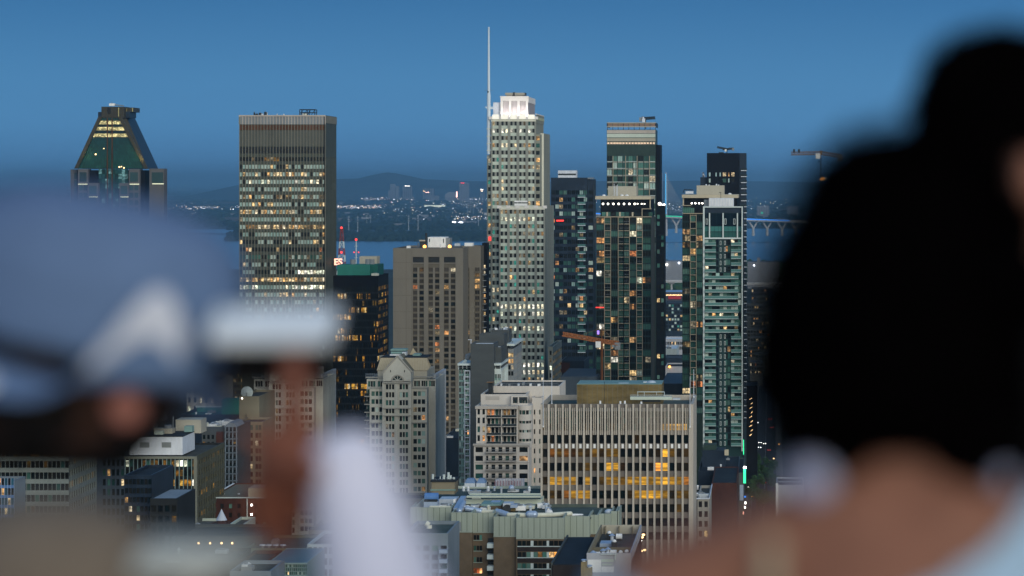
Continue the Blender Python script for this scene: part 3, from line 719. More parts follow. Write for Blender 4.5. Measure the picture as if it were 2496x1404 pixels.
    sp.tube((X, Ys, wz(376, Ys)), (X, Ys, wz(234, Ys)), 1.0, 'spire_white', 16); sp.tube((X, Ys, wz(234, Ys)), (X, Ys, wz(222, Ys)), 1.0, 'spire_white', 16, .72)
    sp.tube((X, Ys, wz(222, Ys)), (X, Ys, wz(150, Ys)), .72, 'spire_white', 14, .62); sp.tube((X, Ys, wz(150, Ys)), (X, Ys, wz(68, Ys)), .56, 'spire_white', 12, .42)
    sp.ball((X, Ys, wz(68, Ys)), .55, 'spire_white', 10, 6)
    sp.tube((X - 2.4, Ys, wz(220, Ys)), (X + 2.4, Ys, wz(220, Ys)), .10, 'metal_grey', 6); sp.tube((X - 1.2, Ys, wz(77, Ys)), (X + 1.2, Ys, wz(77, Ys)), .08, 'metal_grey', 6)
    sp.ball((X - .3, Ys - .6, wz(224, Ys)), .5, 'metal_dark', 8, 6)
    b.part('spire', sp)
    m = MB(); m.faces([wp(1181, 260, Ys - .5), wp(1181, 260, Ys + .5), wp(1202, 260, Ys + .5), wp(1202, 260, Ys - .5), wp(1188, 266, Ys - .5), wp(1188, 266, Ys + .5), wp(1202, 266, Ys + .5), wp(1202, 266, Ys - .5)],
        [(0, 1, 2, 3), (7, 6, 5, 4), (0, 3, 7, 4), (1, 0, 4, 5), (2, 1, 5, 6), (3, 2, 6, 7)], 'spire_white'); b.part('spire_bracket', m)
    for y in (313, 331, 349, 366):
        m = MB(); m.pbox(1186, 1197, y, y + 2, Ys - 1, 2.4, 'white_concrete'); m.pbox(1192.8, 1196.8, y + 2.1, y + 15, Ys + .2, 1.5, 'pier_grey'); b.part('spire_bracket', m)
    # window-cleaning rig on the lower roof
    m = MB(); m.pbox(1254, 1285, 489, 493, Yf + 3, 2, 'white_paint'); m.pbox(1254, 1285, 496, 501.5, Yf + 3, 2, 'white_paint')
    for xx in range(1258, 1284, 5): m.pbox(xx, xx + 2.6, 493.1, 495.9, Yf + 3.3, 1.2, 'metal_dark')
    m.tube(wp(1269, 489, Yf + 4), wp(1269, 474, Yf + 4), .18, 'metal_dark', 6); b.part('window_cleaning_rig', m)
    # floodlights at the foot of the crown
    for xx in (1224, 1236, 1249, 1262, 1275, 1286):
        ld = bpy.data.lights.new('floodlight', 'SPOT'); ld.energy = 1500; ld.color = (1.0, .90, .84); ld.spot_size = math.radians(120); ld.spot_blend = 1; ld.shadow_soft_size = .5
        lo = bpy.data.objects.new('floodlight', ld); COL.objects.link(lo); lo.parent = b.e; p = Vector((wx(xx, Y), Yc - 3.4, wz(287, Y))); lo.location = p - b.e.location
        lo.rotation_euler = (Vector((0, 3.2, 4.5))).to_track_quat('-Z', 'Y').to_euler()
    # annex at the foot
    Ya = 1440
    ax0, ax1 = wx(1336, Ya), wx(1348, Ya)
    b.vol(ax0, ax1, Ya, Ya + 60, 0, wz(845, Ya), 'side_grey', core=.6, front=dict(nc=1, nr=6, rh=rh, zt=wz(855, Ya), pier=.6, span=.45, choose=lambda r, c: pick([(1, 'dark'), (1, 'dim')]) if r != 2 else pick([(1, 'white')])),
          side=dict(nc=6, nr=6, rh=rh, zt=wz(862, Ya), pier=.05, span=.55, choose=lambda r, c: pick([(3, 'golddim'), (2, 'dark'), (1, 'dim')])))
    b.finish(140 if False else 100)
mat('crown_panel', (0.36, 0.33, 0.35), 0.7, 0.06)
mat('crown_glow', (0.85, 0.82, 0.76), 0.7, 0.03, emit=(1.0, 0.93, 0.74), est=.45)
mat('side_glow', (0.45, 0.46, 0.30), 0.7, 0.05)
mat('spire_white', (0.62, 0.70, 0.78), 0.5, 0.06)
spire_tower()

# ---- twin condo towers with cream roof slab
FR = [20, 15, 18, 13.5, 13.5, 17, 14, 21]
def dotted_tower():
    Y = 1350; s = Y / F; X0, X1 = wx(1453, Y), wx(1587, Y); D = 45
    b = Bld('apartment_tower', 'glass tower with cream roof slab over a row of ten round soffit lamps', (X0 + X1) / 2, Y)
    framed = {1, 3, 4, 6}
    def ch(r, c):
        if c in framed: return panes(pick([(8, 'teal'), (3, 'dark'), (.5, 'warm'), (.25, 'white'), (.5, 'pale')]), 3)
        return panes(pick([(5, 'teal'), (6, 'dark'), (1.0, 'warm'), (.6, 'orange'), (1.5, 'dim'), (.4, 'white')]), 3)
    rh = 16.15 * s
    b.vol(X0, X1, Y, Y + D, 0, wz(530, Y), 'dark_green_metal', core=.5, par=0, sidewall='pier_dark', front=dict(nc=8, nr=26, rh=rh, zt=wz(531, Y), pier=.1, span=.2, sub=[3, 2, 3, 2, 2, 3, 2, 3], choose=ch, widths=FR, spm='teal_dark', pm='dark_green_metal'))
    x = 1453
    for i, w in enumerate(FR):
        xa, xb = x, x + w * 134 / 132.0
        if i in framed:
            for q in (xa, xb): b.wall.pbox(q - .7, q + .7, 528, 960, Y - .8, .75, 'beige_frame')
            for r in range(26):
                y = 530 + r * 16.15; b.wall.pbox(xa + .8, xb - .8, y - .9, y + .7, Y - .75, .7, 'beige_frame')
                b.wall.pbox(xa + .8, xb - .8, y + 9.5, y + 10, Y - .7, .3, 'metal_grey')
        x = xb
    # recessed top storeys
    b.vol(X0 + 2, X1 - .2, Y + 2, Y + D - 4, wz(530, Y), wz(486, Y), 'black_metal', core=.4, par=0)
    for k in range(11):
        xx = wx(1467 + k * 11.4, Y + 2); b.window(xx, xx + 1.9, wz(527, Y), wz(517, Y), Y + 2, pick([(6, 'dark'), (4, 'teal'), (1, 'warm')]))
    b.wall.pbox(1453, 1588, 527.5, 529.5, Y - .9, 2.8, 'beige_frame'); b.wall.pbox(1566, 1588, 508, 510, Y - .6, 3, 'beige_frame'); b.wall.pbox(1564, 1566, 508, 530, Y - .6, .8, 'beige_frame')
    b.wall.pbox(1583.5, 1586, 487, 510, Y - .2, 1, 'cream_slab')
    for q in (1478, 1509, 1540): b.wall.pbox(q, q + 4, 517, 527, Y - .2, .3, 'cream_slab')
    sl = MB(); sl.pbox(1451, 1587, 478, 486, Y - 1.5, D, 'cream_slab'); b.part('roof_slab', sl)
    pt = MB(); pt.pbox(1482, 1551, 454, 478, Y + 12, 18, 'cream_plain'); b.part('penthouse', pt)
    for xx, yt in ((1497, 448), (1502, 452), (1505, 450)):
        m = MB(); m.tube(wp(xx, 478, Y + 8), wp(xx, yt, Y + 8), .14, 'white_rib', 6); b.part('antenna', m)
    for xx in (1472, 1516, 1528): 
        m = MB(); m.ball(wp(xx, 476.5, Y + 6), .9, 'white_paint', 10, 6, .6); b.part('roof_vent', m)
    for k in range(10):
        m = MB(); xx = [1470, 1482, 1495, 1508, 1521, 1534, 1547, 1554, 1564, 1571][k]; r_ = .48 if k < 7 else .34
        m.ball(wp(xx, 497, Y + 1.2), r_, 'lamp_white'); b.part('soffit_lamp', m)
    for r in range(10):
        xx = wx(1587.2, Y)
    b.finish()
mat('pier_dark', (0.075, 0.085, 0.085), 0.8, 0.15)
dotted_tower()
def slab_twin():
    Y = 1380; s = Y / F; X0, X1 = wx(1663, Y), wx(1800, Y); D = 45
    b = Bld('apartment_tower', 'cream-slabbed glass tower half hidden behind the white-framed tower', wx(1690, Y), Y)
    rh = 16.15 * s
    def ch(r, c): return panes(pick([(7, 'teal'), (3, 'dark'), (.8, 'warm'), (.7, 'orange'), (1.4, 'dim')]), 3)
    b.vol(X0, X1, Y, Y + D, 0, wz(525, Y), 'dark_green_metal', core=.5, par=0, front=dict(nc=8, nr=30, rh=rh, zt=wz(526, Y), pier=.1, span=.2, sub=[3, 2, 3, 2, 2, 3, 2, 3], widths=[19, 14, 17, 15, 20, 16, 16, 20], choose=ch, spm='teal_dark', pm='dark_green_metal', skip=lambda r, c: c > 3))
    for q in (1682.5, 1697): b.wall.pbox(q - .7, q + .7, 523, 1000, Y - .8, .75, 'beige_frame')
    for r in range(29): b.wall.pbox(1683.3, 1696.2, 524 + r * 16.15, 525.6 + r * 16.15, Y - .75, .7, 'beige_frame')
    b.vol(X0 + .4, X1 - .5, Y + 2, Y + D - 4, wz(525, Y), wz(482, Y), 'black_metal', core=.4, par=0)
    b.window(wx(1664, Y), wx(1683, Y), wz(519, Y), wz(505, Y), Y + 1.7, (TEAL[1], (0, 0, 0)), 4); b.window(wx(1684, Y), wx(1692, Y), wz(519, Y), wz(507, Y), Y + 1.7, (TEAL[3], (0, 0, 0)), 2)
    b.wall.pbox(1662, 1684, 500, 502, Y - .5, 2.6, 'beige_frame'); b.wall.pbox(1663, 1713, 519.5, 521.5, Y - .9, 2.8, 'beige_frame')
    b.wall.pbox(1664, 1667, 483, 500, Y - .2, 1, 'cream_slab')
    sl = MB(); sl.pbox(1662, 1799, 474.5, 482.5, Y - 1.5, D, 'cream_slab'); b.part('roof_slab', sl)
    pt = MB(); pt.pbox(1698, 1765, 452, 474.5, Y + 12, 18, 'cream_plain'); b.part('penthouse', pt)
    for xx, yt in ((1720, 449), (1727, 450), (1745, 448), (1750, 450)):
        m = MB(); m.pbox(xx, xx + 3, yt, 452.1, Y + 14, 1, 'white_rib'); b.part('roof_vent', m)
    m = MB(); m.pbox(1671, 1690, 466, 472, Y + 4, 4, 'white_rib'); m.tube(wp(1665, 470, Y + 4), wp(1668, 462, Y + 4), .2, 'metal_dark', 6); m.tube(wp(1668, 462, Y + 4), wp(1690, 463, Y + 4), .2, 'metal_dark', 6); b.part('window_cleaning_rig', m)
    m = MB(); m.ball(wp(1779, 473, Y + 5), .9, 'white_paint', 10, 6, .6); b.part('roof_vent', m)
    for xx in (1686, 1695, 1704, 1712):
        m = MB(); m.ball(wp(xx, 495.5, Y + 1.2), .42, 'lamp_white'); b.part('soffit_lamp', m)
    b.finish()
slab_twin()

def frame_tower():
    Y = 1250; s = Y / F; X0, X1 = wx(1715, Y), wx(1810, Y); D = F * X1 / (1819 - VX) - Y; D = min(D, 60)
    b = Bld('apartment_tower', 'teal glass tower in thin white frame with stacked white balconies and ribbed roof box', (X0 + X1) / 2, Y)
    rh = 16.3 * s
    b.vol(X0, X1, Y, Y + D, 0, wz(506, Y), 'teal_dark', core=.5, par=.5, sidewall='black_metal')
    def fr(x0, x1, y0, y1, m='white_frame', d=1.1, t=.6): b.wall.pbox(x0, x1, y0, y1, Y - d, t, m)
    fr(1713.5, 1717.5, 503, 1100, d=1.3, t=1.25); fr(1807.5, 1810.5, 503, 1100, d=1.3, t=1.25); fr(1717.6, 1807.4, 503, 506, d=1.3, t=1.25)
    fr(1717.7, 1807.3, 506.2, 519, 'navy_metal', .3, .28)
    for x in (1728, 1761, 1796): fr(x, x + 3, 519.2, 579, d=1.0)
    fr(1717.7, 1807.3, 579, 582.5, d=1.2)
    def win(x0, x1, y0, y1, kind, n=1): b.window(wx(x0, Y), wx(x1, Y), wz(y1, Y), wz(y0, Y), Y - .01, kind, n)
    z = (0, 0, 0)
    for a, c in ((1718, 1727.5), (1731.5, 1760.5), (1764.5, 1795.5), (1799.5, 1807)):
        win(a, c, 520, 551, ((.006, .014, .022), z), 2); win(a, c, 552, 564, ((.05, .17, .16), z), 3); win(a, c, 566, 578, ((.03, .10, .09), z), 3)
    for x in (1723, 1768, 1790):
        f = MB(); f.pbox(x - 2.5, x + 2.5, 533, 547, Y - .35, .2, 'white_frame'); f.pbox(x - 1.6, x + 1.6, 534, 546, Y - .4, .2, 'metal_dark'); b.part('vent_frame', f)
    for r in range(31):
        y = 584 + r * 16.3
        full = 5 <= r <= 13
        W = [(6, 'teal'), (2, 'pale') if full else (1, 'pale'), (2, 'dark'), (.4, 'warm'), (.2, 'dim')]
        for (a, c, n) in ((1718.5, 1744, 3), (1782, 1807, 3)):
            win(a, c, y, y + 12.5, [pick(W) for _ in range(n)], n)
        if full: win(1745, 1781, y, y + 12.5, [pick(W) for _ in range(4)], 4)
        else:
            win(1746, 1751, y + 1, y + 13, ((.008, .012, .02), z)); win(1766 + (r % 2) * 2, 1780, y, y + 12.5, [pick([(4, 'dark'), (4, 'teal'), (.7, 'warm'), (.3, 'orange')]) for _ in range(2)], 2)
            for x in (1756.5, 1767):
                f = MB(); f.pbox(x - 1.9, x + 1.9, y + 3, y + 13, Y - .3, .2, 'white_frame'); f.pbox(x - 1.1, x + 1.1, y + 3.9, y + 12.1, Y - .36, .1, 'metal_dark'); b.part('vent_frame', f)
        for (a, c) in (((1718, 1800),) if full else ((1718, 1745), (1782, 1807))):
            m = MB(); m.pbox(a, c, y + 13, y + 14.8, Y - 2.6, 2.55, 'balcony_pale'); m.pbox(a, c, y + 7.5, y + 12.9, Y - 2.6, .06, 'rail_glass'); m.pbox(a, c, y + 6.9, y + 7.5, Y - 2.62, .1, 'balcony_pale'); b.part('balcony', m)
    m = MB(); m.pbox(1728, 1788, 483, 503, Y + 6, 14, 'white_rib')
    for k in range(16): m.pbox(1728 + k * 3.8, 1729.4 + k * 3.8, 483.5, 502, Y + 5.8, .18, 'white_paint')
    b.part('roof_box', m)
    m = MB(); m.pbox(1716, 1729, 487, 503, Y + 9, 6, 'metal_grey'); m.tube(wp(1757, 483, Y + 8), wp(1757, 469, Y + 8), .12, 'metal_dark', 5); m.tube(wp(1752, 469, Y + 8), wp(1758, 469, Y + 8), .12, 'metal_dark', 5); b.part('roof_plant', m)
    b.finish()
frame_tower()

# ---- brown hotel tower
def hotel_tower():
    Y = 1250; s = Y / F; X0, X1 = wx(958, Y), wx(1129, Y)
    b = Bld('hotel_tower', 'brown concrete tower with blank left strip and three window bays under big louvres', (X0 + X1) / 2, Y)
    D = F * X1 / (1160 - VX) - Y; rh = 13.95 * s; ZT = wz(605, Y); core = .7
    xb0, xb1 = wx(1003, Y), wx(1113, Y)
    def ch(r, c): return pick([(17, 'hbrown'), (7, 'dark'), (1.2, 'orange'), (1.4, 'dim'), (.4, 'warm'), (.1, 'white')])
    b.vol(X0, xb0, Y, Y + D, 0, ZT, 'hotel_concrete', core=core, par=.8)
    b.vol(xb1, X1, Y, Y + D, 0, ZT, 'hotel_concrete', core=core, par=.8)
    b.wall.box(xb0, xb1, Y, Y + D, wz(626, Y), ZT - .02, 'hotel_concrete'); b.wall.box(xb0 + .01, xb1 - .01, Y + core, Y + D - .1, 0, wz(626, Y), 'hotel_spandrel')
    cols = [(1006, 1033), (1044, 1071), (1082, 1110)]
    xs = [1003, 1006, 1033, 1044, 1071, 1082, 1110, 1113]
    for i in range(0, 8, 2): b.wall.box(wx(xs[i], Y), wx(xs[i + 1], Y), Y - .01, Y + core, 0, wz(626, Y), 'hotel_concrete')
    for a, c in cols:
        b.wall.box(wx(a, Y) + .01, wx(c, Y) - .01, Y + core - .25, Y + core - .02, wz(640, Y), wz(627, Y), 'louver_dark')
        b.wall.box(wx(a, Y) + .01, wx(c, Y) - .01, Y + .25, Y + core - .03, wz(643, Y), wz(640, Y), 'hotel_concrete')
        b.wall.box(wx(a, Y) + .01, wx(c, Y) - .01, Y + .35, Y + core - .03, wz(652, Y), wz(645, Y), 'hotel_spandrel')
        mid = wx((a + c) / 2, Y); b.wall.box(mid - .45, mid + .45, Y + .15, Y + core, 0, wz(652, Y), 'hotel_concrete')
        for r in range(38):
            z1 = wz(653, Y) - r * rh; z0 = z1 - rh * .66
            if z0 < 3: break
            b.wall.box(wx(a, Y) + .02, wx(c, Y) - .02, Y + .3, Y + core - .01, z1 - rh, z0, 'hotel_spandrel')
            for (u, v) in ((wx(a, Y) + .1, mid - .5), (mid + .5, wx(c, Y) - .1)):
                b.win.append(('F', Y + .3, .42, [(u, v, z0, z1, ch(r, 0))]))
    # faint panel joints
    for k in range(12): b.wall.box(X0 + .02, xb0 - .02, Y - .03, Y, wz(640 + k * 40, Y) - .08, wz(640 + k * 40, Y) + .08, 'hotel_spandrel')
    for x in (990, 1003.5): b.wall.box(wx(x, Y) - .07, wx(x, Y) + .07, Y - .04, Y, 0, ZT - 1, 'hotel_spandrel')
    # right-hand wing, stepped back
    Y2 = Y + 22; xa, xc = wx(1131, Y2), wx(1172, Y2)
    b.vol(wx(1126, Y2), xc, Y2, Y2 + 22, 0, wz(600, Y2), 'hotel_concrete', core=.5, par=.8, sidewall='hotel_spandrel')
    for r in range(36):
        z1 = wz(652, Y2) - r * rh * 1.02
        if z1 < 8: break
        for (u, v) in ((1133, 1144), (1158, 1169)): 
            b.wall.box(wx(u - 1, Y2), wx(v + 1, Y2), Y2 - .3, Y2 - .01, z1 - rh, z1 - rh * .66, 'hotel_spandrel')
            b.window(wx(u, Y2), wx(v, Y2), z1 - rh * .64, z1, Y2 - .05, pick([(14, 'hbrown'), (.6, 'warm'), (1, 'dim')]), 2)
    # balconies with lit rooms on the far right corner
    for r in range(22):
        y = 655 + r * 14.3; m = MB(); m.pbox(1176, 1184, y, y + 1.2, Y2 + 8, 4, 'metal_grey'); b.part('balcony', m)
        if R.random() < .6: b.window(wx(1178, Y2 + 14), wx(1183.5, Y2 + 14), wz(y - 2, Y2 + 14), wz(y - 9, Y2 + 14), Y2 + 13.9, pick([(3, 'warm'), (1, 'orange'), (1, 'dark')]))
    b.wall.pbox(1175, 1187, 592, 1400, Y2 + 14, 10, 'black_metal')
    # roof plant
    m = MB(); m.pbox(1043, 1086, 578, 603, Y + 14, 12, 'white_paint'); m.pbox(1086.3, 1096, 580, 603, Y + 16, 10, 'metal_grey'); m.pbox(1046, 1048, 582, 590, Y + 13.9, .1, 'metal_dark'); m.pbox(1080, 1082, 582, 592, Y + 13.9, .1, 'metal_dark'); b.part('roof_box', m)
    m = MB(); m.pbox(1023, 1036, 587, 604, Y + 10, 6, 'metal_dark'); m.pbox(1022, 1037, 585, 588, Y + 9.9, 6.2, 'cream_plain'); b.part('cooling_unit', m)
    m = MB(); m.tube(wp(1039, 604, Y + 10), wp(1039, 568, Y + 10), .45, 'metal_dark', 8); b.part('chimney', m)
    for x in (1035, 1096):
        m = MB(); m.ball(wp(x, 601, Y + 8), .8, 'lamp_orange'); b.part('roof_lamp', m)
    m = MB(); m.pbox(1132, 1152, 592, 600, Y2 + 6, 6, 'white_paint'); b.part('roof_box', m)
    b.clutter(X0 + 4, X1 - 3, Y + 4, Y + D - 4, ZT - .8, 9, 2.4)
    b.finish()
hotel_tower()

# ---- black glass office with teal penthouse
def black_glass_office():
    Y = 1330; s = Y / F; X0, X1 = wx(812, Y), wx(922, Y); D = F * X1 / (947 - VX) - Y
    b = Bld('office_tower', 'black glass office tower with a teal box on its roof and gold-lit floors', (X0 + X1) / 2, Y)
    lit = {1: .4, 4: .65, 2: .35, 7: .8, 10: .5, 6: .2, 15: .25, 17: .12, 18: .12}
    state = {}
    def ch(r, c):
        p = lit.get(r, .02)
        on = state.get(r, R.random() < p)
        if R.random() < .35: on = R.random() < p
        state[r] = on
        return [pick([(1, 'gold'), (.6, 'warm'), (.5, 'golddim')]) if on and R.random() < .8 else pick([(10, 'dark'), (.5, 'golddim')]) for _ in range(2)]
    rh = 16.9 * s
    b.vol(X0, X1, Y, Y + D, 0, wz(672, Y), 'black_metal', core=.25, par=.6, front=dict(nc=20, nr=28, rh=rh, zt=wz(699, Y), pier=.10, span=.26, sub=2, choose=ch, spm='louver_dark', gap=.1),
          side=dict(nc=9, nr=28, rh=rh, zt=wz(699, Y), pier=.06, span=.4, choose=lambda r, c: pick([(3, 'golddim'), (1 if r in (0, 2, 4, 5, 9, 10, 11) else .1, 'gold'), (3, 'dark')])))  # gold reflections on the side panes, put in as glow
    m = MB(); m.pbox(822, 902, 645, 671, Y + 6, 14, 'teal_paint'); b.part('teal_penthouse', m)
    m = MB(); m.pbox(902.3, 921, 645, 671, Y + 9, 20, 'teal_deep'); b.part('teal_penthouse', m)
    m = MB(); m.pbox(876, 919, 625, 646, Y + 26, 10, 'cream_plain'); b.part('roof_box', m)
    for x in (860, 897, 906):
        m = MB(); m.tube(wp(x, 650, Y + 14), wp(x, 632, Y + 14), 1.3, 'metal_grey', 14); b.part('roof_tank', m)
    b.clutter(wx(903, Y), wx(918, Y), Y + 3, Y + 10, wz(672, Y) - .6, 4, 1.6)
    b.finish()
mat('teal_deep', (0.015, 0.12, 0.10), 0.6, 0.15)
black_glass_office()
# ================================================================== mid-rise buildings nearer the lookout
def chateau(dx, label, Y=1000, w='a'):
    s = Y / F
    b = Bld('apartment_building', label, wx(967 + dx, Y), Y, group='pair of stone apartment buildings with steep cream roofs')
    x = lambda v: wx(v + dx, Y)
    rh = 19.4 * s; z = (0, 0, 0)
    W = [(12, 'dark'), (5, 'teal'), (1, 'pale'), (.35, 'orange'), (.8, 'dim'), (.15, 'warm')]
    ch3 = lambda r, c: [pick(W), pick(W), pick(W)]
    # far right return wall and the dark slot with balconies
    xr = wx(1040 + dx, Y)
    b.vol(x(1036), wx(1058 + dx, Y + 12), Y + 12, Y + 40, 0, wz(936, Y + 12), 'stone_pale', core=.5, par=.8)
    for r in range(26):
        z1 = wz(953 + r * 19.4, Y); 
        b.window(wx(1042 + dx, Y + 12), wx(1056 + dx, Y + 12), z1 - rh * .6, z1, Y + 11.9, pick(W), 2)
        m = MB(); m.box(wx(1040.6 + dx, Y), wx(1057 + dx, Y + 10), Y + 9, Y + 11.8, z1 - rh * .85, z1 - rh * .72, 'stone_pale'); m.box(wx(1040.6 + dx, Y), wx(1057 + dx, Y + 10), Y + 9, Y + 9.1, z1 - rh * .72, z1 - rh * .4, 'rail_dark'); b.part('balcony', m)
    Y2 = Y + 24
    Db = 30
    b.vol(wx(1057 + dx, Y2), wx(1064 + dx, Y2), Y2 - 2, Y2 + Db, 0, wz(912, Y2), 'stone_pale', core=.5, par=.8, sidewall='stone_pale',
          side=dict(nc=7, nr=24, rh=rh, zt=wz(926, Y2), pier=.42, span=.42, choose=lambda r, c: pick(W), pm='stone_pale', spm='stone_pale'))
    # left wing, right wing, central bay
    b.vol(x(890), x(938), Y + 4, Y + 34, 0, wz(924, Y + 4), 'stone', core=.5, par=.9, front=dict(nc=2, nr=1, rh=rh, zt=wz(931, Y), pier=.25, span=.3, choose=ch3, sub=3))
    b.vol(x(900), x(935.5), Y + 1, Y + 30, 0, wz(946, Y + 1), 'stone', core=.5, par=.9, front=dict(nc=1, nr=26, rh=rh, zt=wz(954, Y + 1), pier=.24, span=.42, choose=ch3, sub=3, gap=.35))
    for r in range(24):
        z1 = wz(951 + r * 19.4, Y); b.window(x(891.5), x(898.5), z1 - rh * .6, z1, Y + 3.9, pick(W))
        m = MB(); m.box(x(886), x(899), Y + 2, Y + 4, z1 - rh * .9, z1 - rh * .78, 'stone_trim'); m.box(x(886), x(899), Y + 2, Y + 2.1, z1 - rh * .78, z1 - rh * .45, 'rail_dark'); b.part('balcony', m)
    b.vol(x(1002), x(1057), Y + 6, Y + 34, 0, wz(924, Y + 6), 'stone', core=.5, par=.9, front=dict(nc=3, nr=1, rh=rh, zt=wz(931, Y), pier=.22, span=.3, choose=ch3, sub=3))
    b.vol(x(1002), x(1040), Y + 1, Y + 30, 0, wz(946, Y + 1), 'stone', core=.5, par=.9, front=dict(nc=1, nr=26, rh=rh, zt=wz(954, Y + 1), pier=.24, span=.42, choose=ch3, sub=3, gap=.35))
    b.vol(x(935.5), x(1002), Y - 1.5, Y + 26, 0, wz(928, Y), 'stone', core=.5, par=0, front=dict(nc=2, nr=26, rh=rh, zt=wz(936, Y), pier=.38, span=.36, choose=ch3, sub=3, gap=.3))
    # cornices
    for yy, a, c, d in ((920.5, 888, 937, 3.6), (943, 899, 937, .5), (920.5, 1002.3, 1059, 5.6), (943, 1002.3, 1042, .5), (993, 935, 1002.5, -2.0), (1011, 935, 1002.5, -2.0), (1030, 899, 1041, .5), (930.5, 934.5, 1003, -2.0)):
        b.wall.box(x(a), x(c), Y + d - .4, Y + d + .1, wz(yy + 2, Y), wz(yy, Y), 'stone_trim')
    for v in (936.5, 968.5, 1001): b.wall.box(x(v) - .45, x(v) + .45, Y - 1.9, Y - 1.5, 0, wz(931, Y), 'stone')
    # gable with arched window
    g = MB()
    g.prism([(x(935), wz(929.8, Y)), (x(1003), wz(929.8, Y)), (x(1003), wz(906, Y)), (x(969), wz(869, Y)), (x(935), wz(906, Y))], Y - 1.5, Y + 8, 'stone')
    for (p, q) in (((933, 907.5), (969, 867)), ((1005, 907.5), (969, 867))): g.tube(wp(p[0] + dx, p[1], Y - 1.5), wp(q[0] + dx, q[1], Y - 1.5), .32, 'stone_trim', 6)
    b.part('gable', g)
    aw = MB(); n = 12; cx, cy, ra = 969, 928.5, 14
    pts = [wp(cx + dx + ra * math.cos(math.pi * k / n), cy - ra * math.sin(math.pi * k / n), Y - 1.62) for k in range(n + 1)]
    aw.face(pts[::-1], 'glass', (.02, .035, .035), z)
    for k in range(n): aw.tube(pts[k], pts[k + 1], .32, 'stone_trim', 6)
    aw.tube(pts[0], pts[-1], .3, 'stone_trim', 6)
    for k in (3, 6, 9): aw.tube(wp(cx + dx, cy, Y - 1.65), pts[k], .14, 'stone', 5)
    b.part('arched_window', aw)
    for v in (952, 986):
        m = MB(); m.pbox(v - 1 + dx, v + 1 + dx, 902, 907.5, Y - 1.56, .1, 'metal_dark'); b.part('slot_window', m)
    # gable roof running back and the steep cream roof
    gr = MB()
    ap, bl, br = wp(969 + dx, 868, Y + 1), wp(934 + dx, 905, Y + 1), wp(1004.5 + dx, 905, Y + 1)
    back = Vector((0, 20, 0))
    gr.faces([ap, bl, br, ap + back, bl + back, br + back], [(0, 1, 4, 3), (0, 3, 5, 2), (1, 2, 5, 4), (0, 2, 1), (3, 4, 5)], 'roof_olive')
    b.part('gable_roof', gr)
    rf = MB()
    y0, y1 = Y + 7, Y + 30
    for X in (0,):
        a = [Vector((wx(918 + dx, y0), y0, wz(903, y0))), Vector((wx(1043 + dx, y0), y0, wz(903, y0))), Vector((wx(1051 + dx, y1), y1, wz(903, y0))), Vector((wx(925 + dx, y1), y1, wz(903, y0)))]
        t = [Vector((wx(924 + dx, y0), y0 + 4, wz(874, y0))), Vector((wx(1037 + dx, y0), y0 + 4, wz(874, y0))), Vector((wx(1042 + dx, y1), y1 - 4, wz(874, y0))), Vector((wx(928 + dx, y1), y1 - 4, wz(874, y0)))]
        rf.faces(a + t, [(0, 1, 5, 4), (1, 2, 6, 5), (2, 3, 7, 6), (3, 0, 4, 7), (4, 5, 6, 7), (3, 2, 1, 0)], 'roof_cream')
        for k in range(30):
            u = (k + .5) / 30; rf.tube(a[0].lerp(a[1], u), t[0].lerp(t[1], u), .07, 'cream_slab', 4)
        for k in range(10):
            u = (k + .5) / 10; rf.tube(a[1].lerp(a[2], u), t[1].lerp(t[2], u), .07, 'cream_slab', 4)
    rf.box(t[0].x, t[1].x, t[0].y, t[2].y, t[0].z, t[0].z + .3, 'roof_dark')
    rf.box(wx(920 + dx, y0), wx(1041 + dx, y0), y0 + .3, y1, wz(926, y0), wz(903.2, y0), 'cream_plain')
    b.part('mansard_roof', rf)
    pl = MB(); pl.pbox(952 + dx, 990 + dx, 851, 855, Y + 20, 6, 'duct_green'); pl.pbox(953 + dx, 988 + dx, 857, 862, Y + 20, 6, 'duct_green'); pl.pbox(950 + dx, 980 + dx, 864, 876, Y + 19, 4, 'white_paint'); pl.pbox(980 + dx, 990 + dx, 858, 874, Y + 18, 4, 'galvanised'); b.part('roof_plant', pl)
    pl = MB(); pl.pbox(1006 + dx, 1024 + dx, 863, 875, Y + 18, 5, 'duct_green'); b.part('roof_plant', pl)
    pk = MB(); q = [wp(995 + dx, 873, Y + 24), wp(1020 + dx, 873, Y + 24), wp(1007 + dx, 848, Y + 26)]; q2 = [v + Vector((0, 5, 0)) for v in q[:2]]
    pk.faces([q[0], q[1], q2[1], q2[0], q[2]], [(0, 1, 4), (1, 2, 4), (2, 3, 4), (3, 0, 4)], 'roof_cream'); b.part('roof_peak', pk)
    for a, c in ((892, 917), (1042, 1057)):
        m = MB(); 
        for k in range(6):
            v = a + (c - a) * k / 5; m.tube(wp(v + dx, 924, Y + 5), wp(v + dx, 910, Y + 9), .10, 'metal_grey', 5)
        m.tube(wp(a + dx, 912, Y + 8), wp(c + dx, 912, Y + 8), .1, 'metal_grey', 5); b.part('roof_pergola', m)
    b.rail.pbox(891 + dx, 936 + dx, 917, 917.6, Y + 4.2, .1, 'metal_grey'); b.rail.pbox(1004 + dx, 1040 + dx, 917, 917.6, Y + 6.2, .1, 'metal_grey')
    b.finish()
mat('roof_olive', (0.17, 0.155, 0.11), 0.8, 0.15, 0.8)
mat('duct_green', (0.20, 0.32, 0.30), 0.6, 0.12, 0.5)
chateau(0, 'stone apartment building with steep cream roof, in full view right of the sleeve')
chateau(-276, 'stone apartment building with steep cream roof, seen through the raised finger')

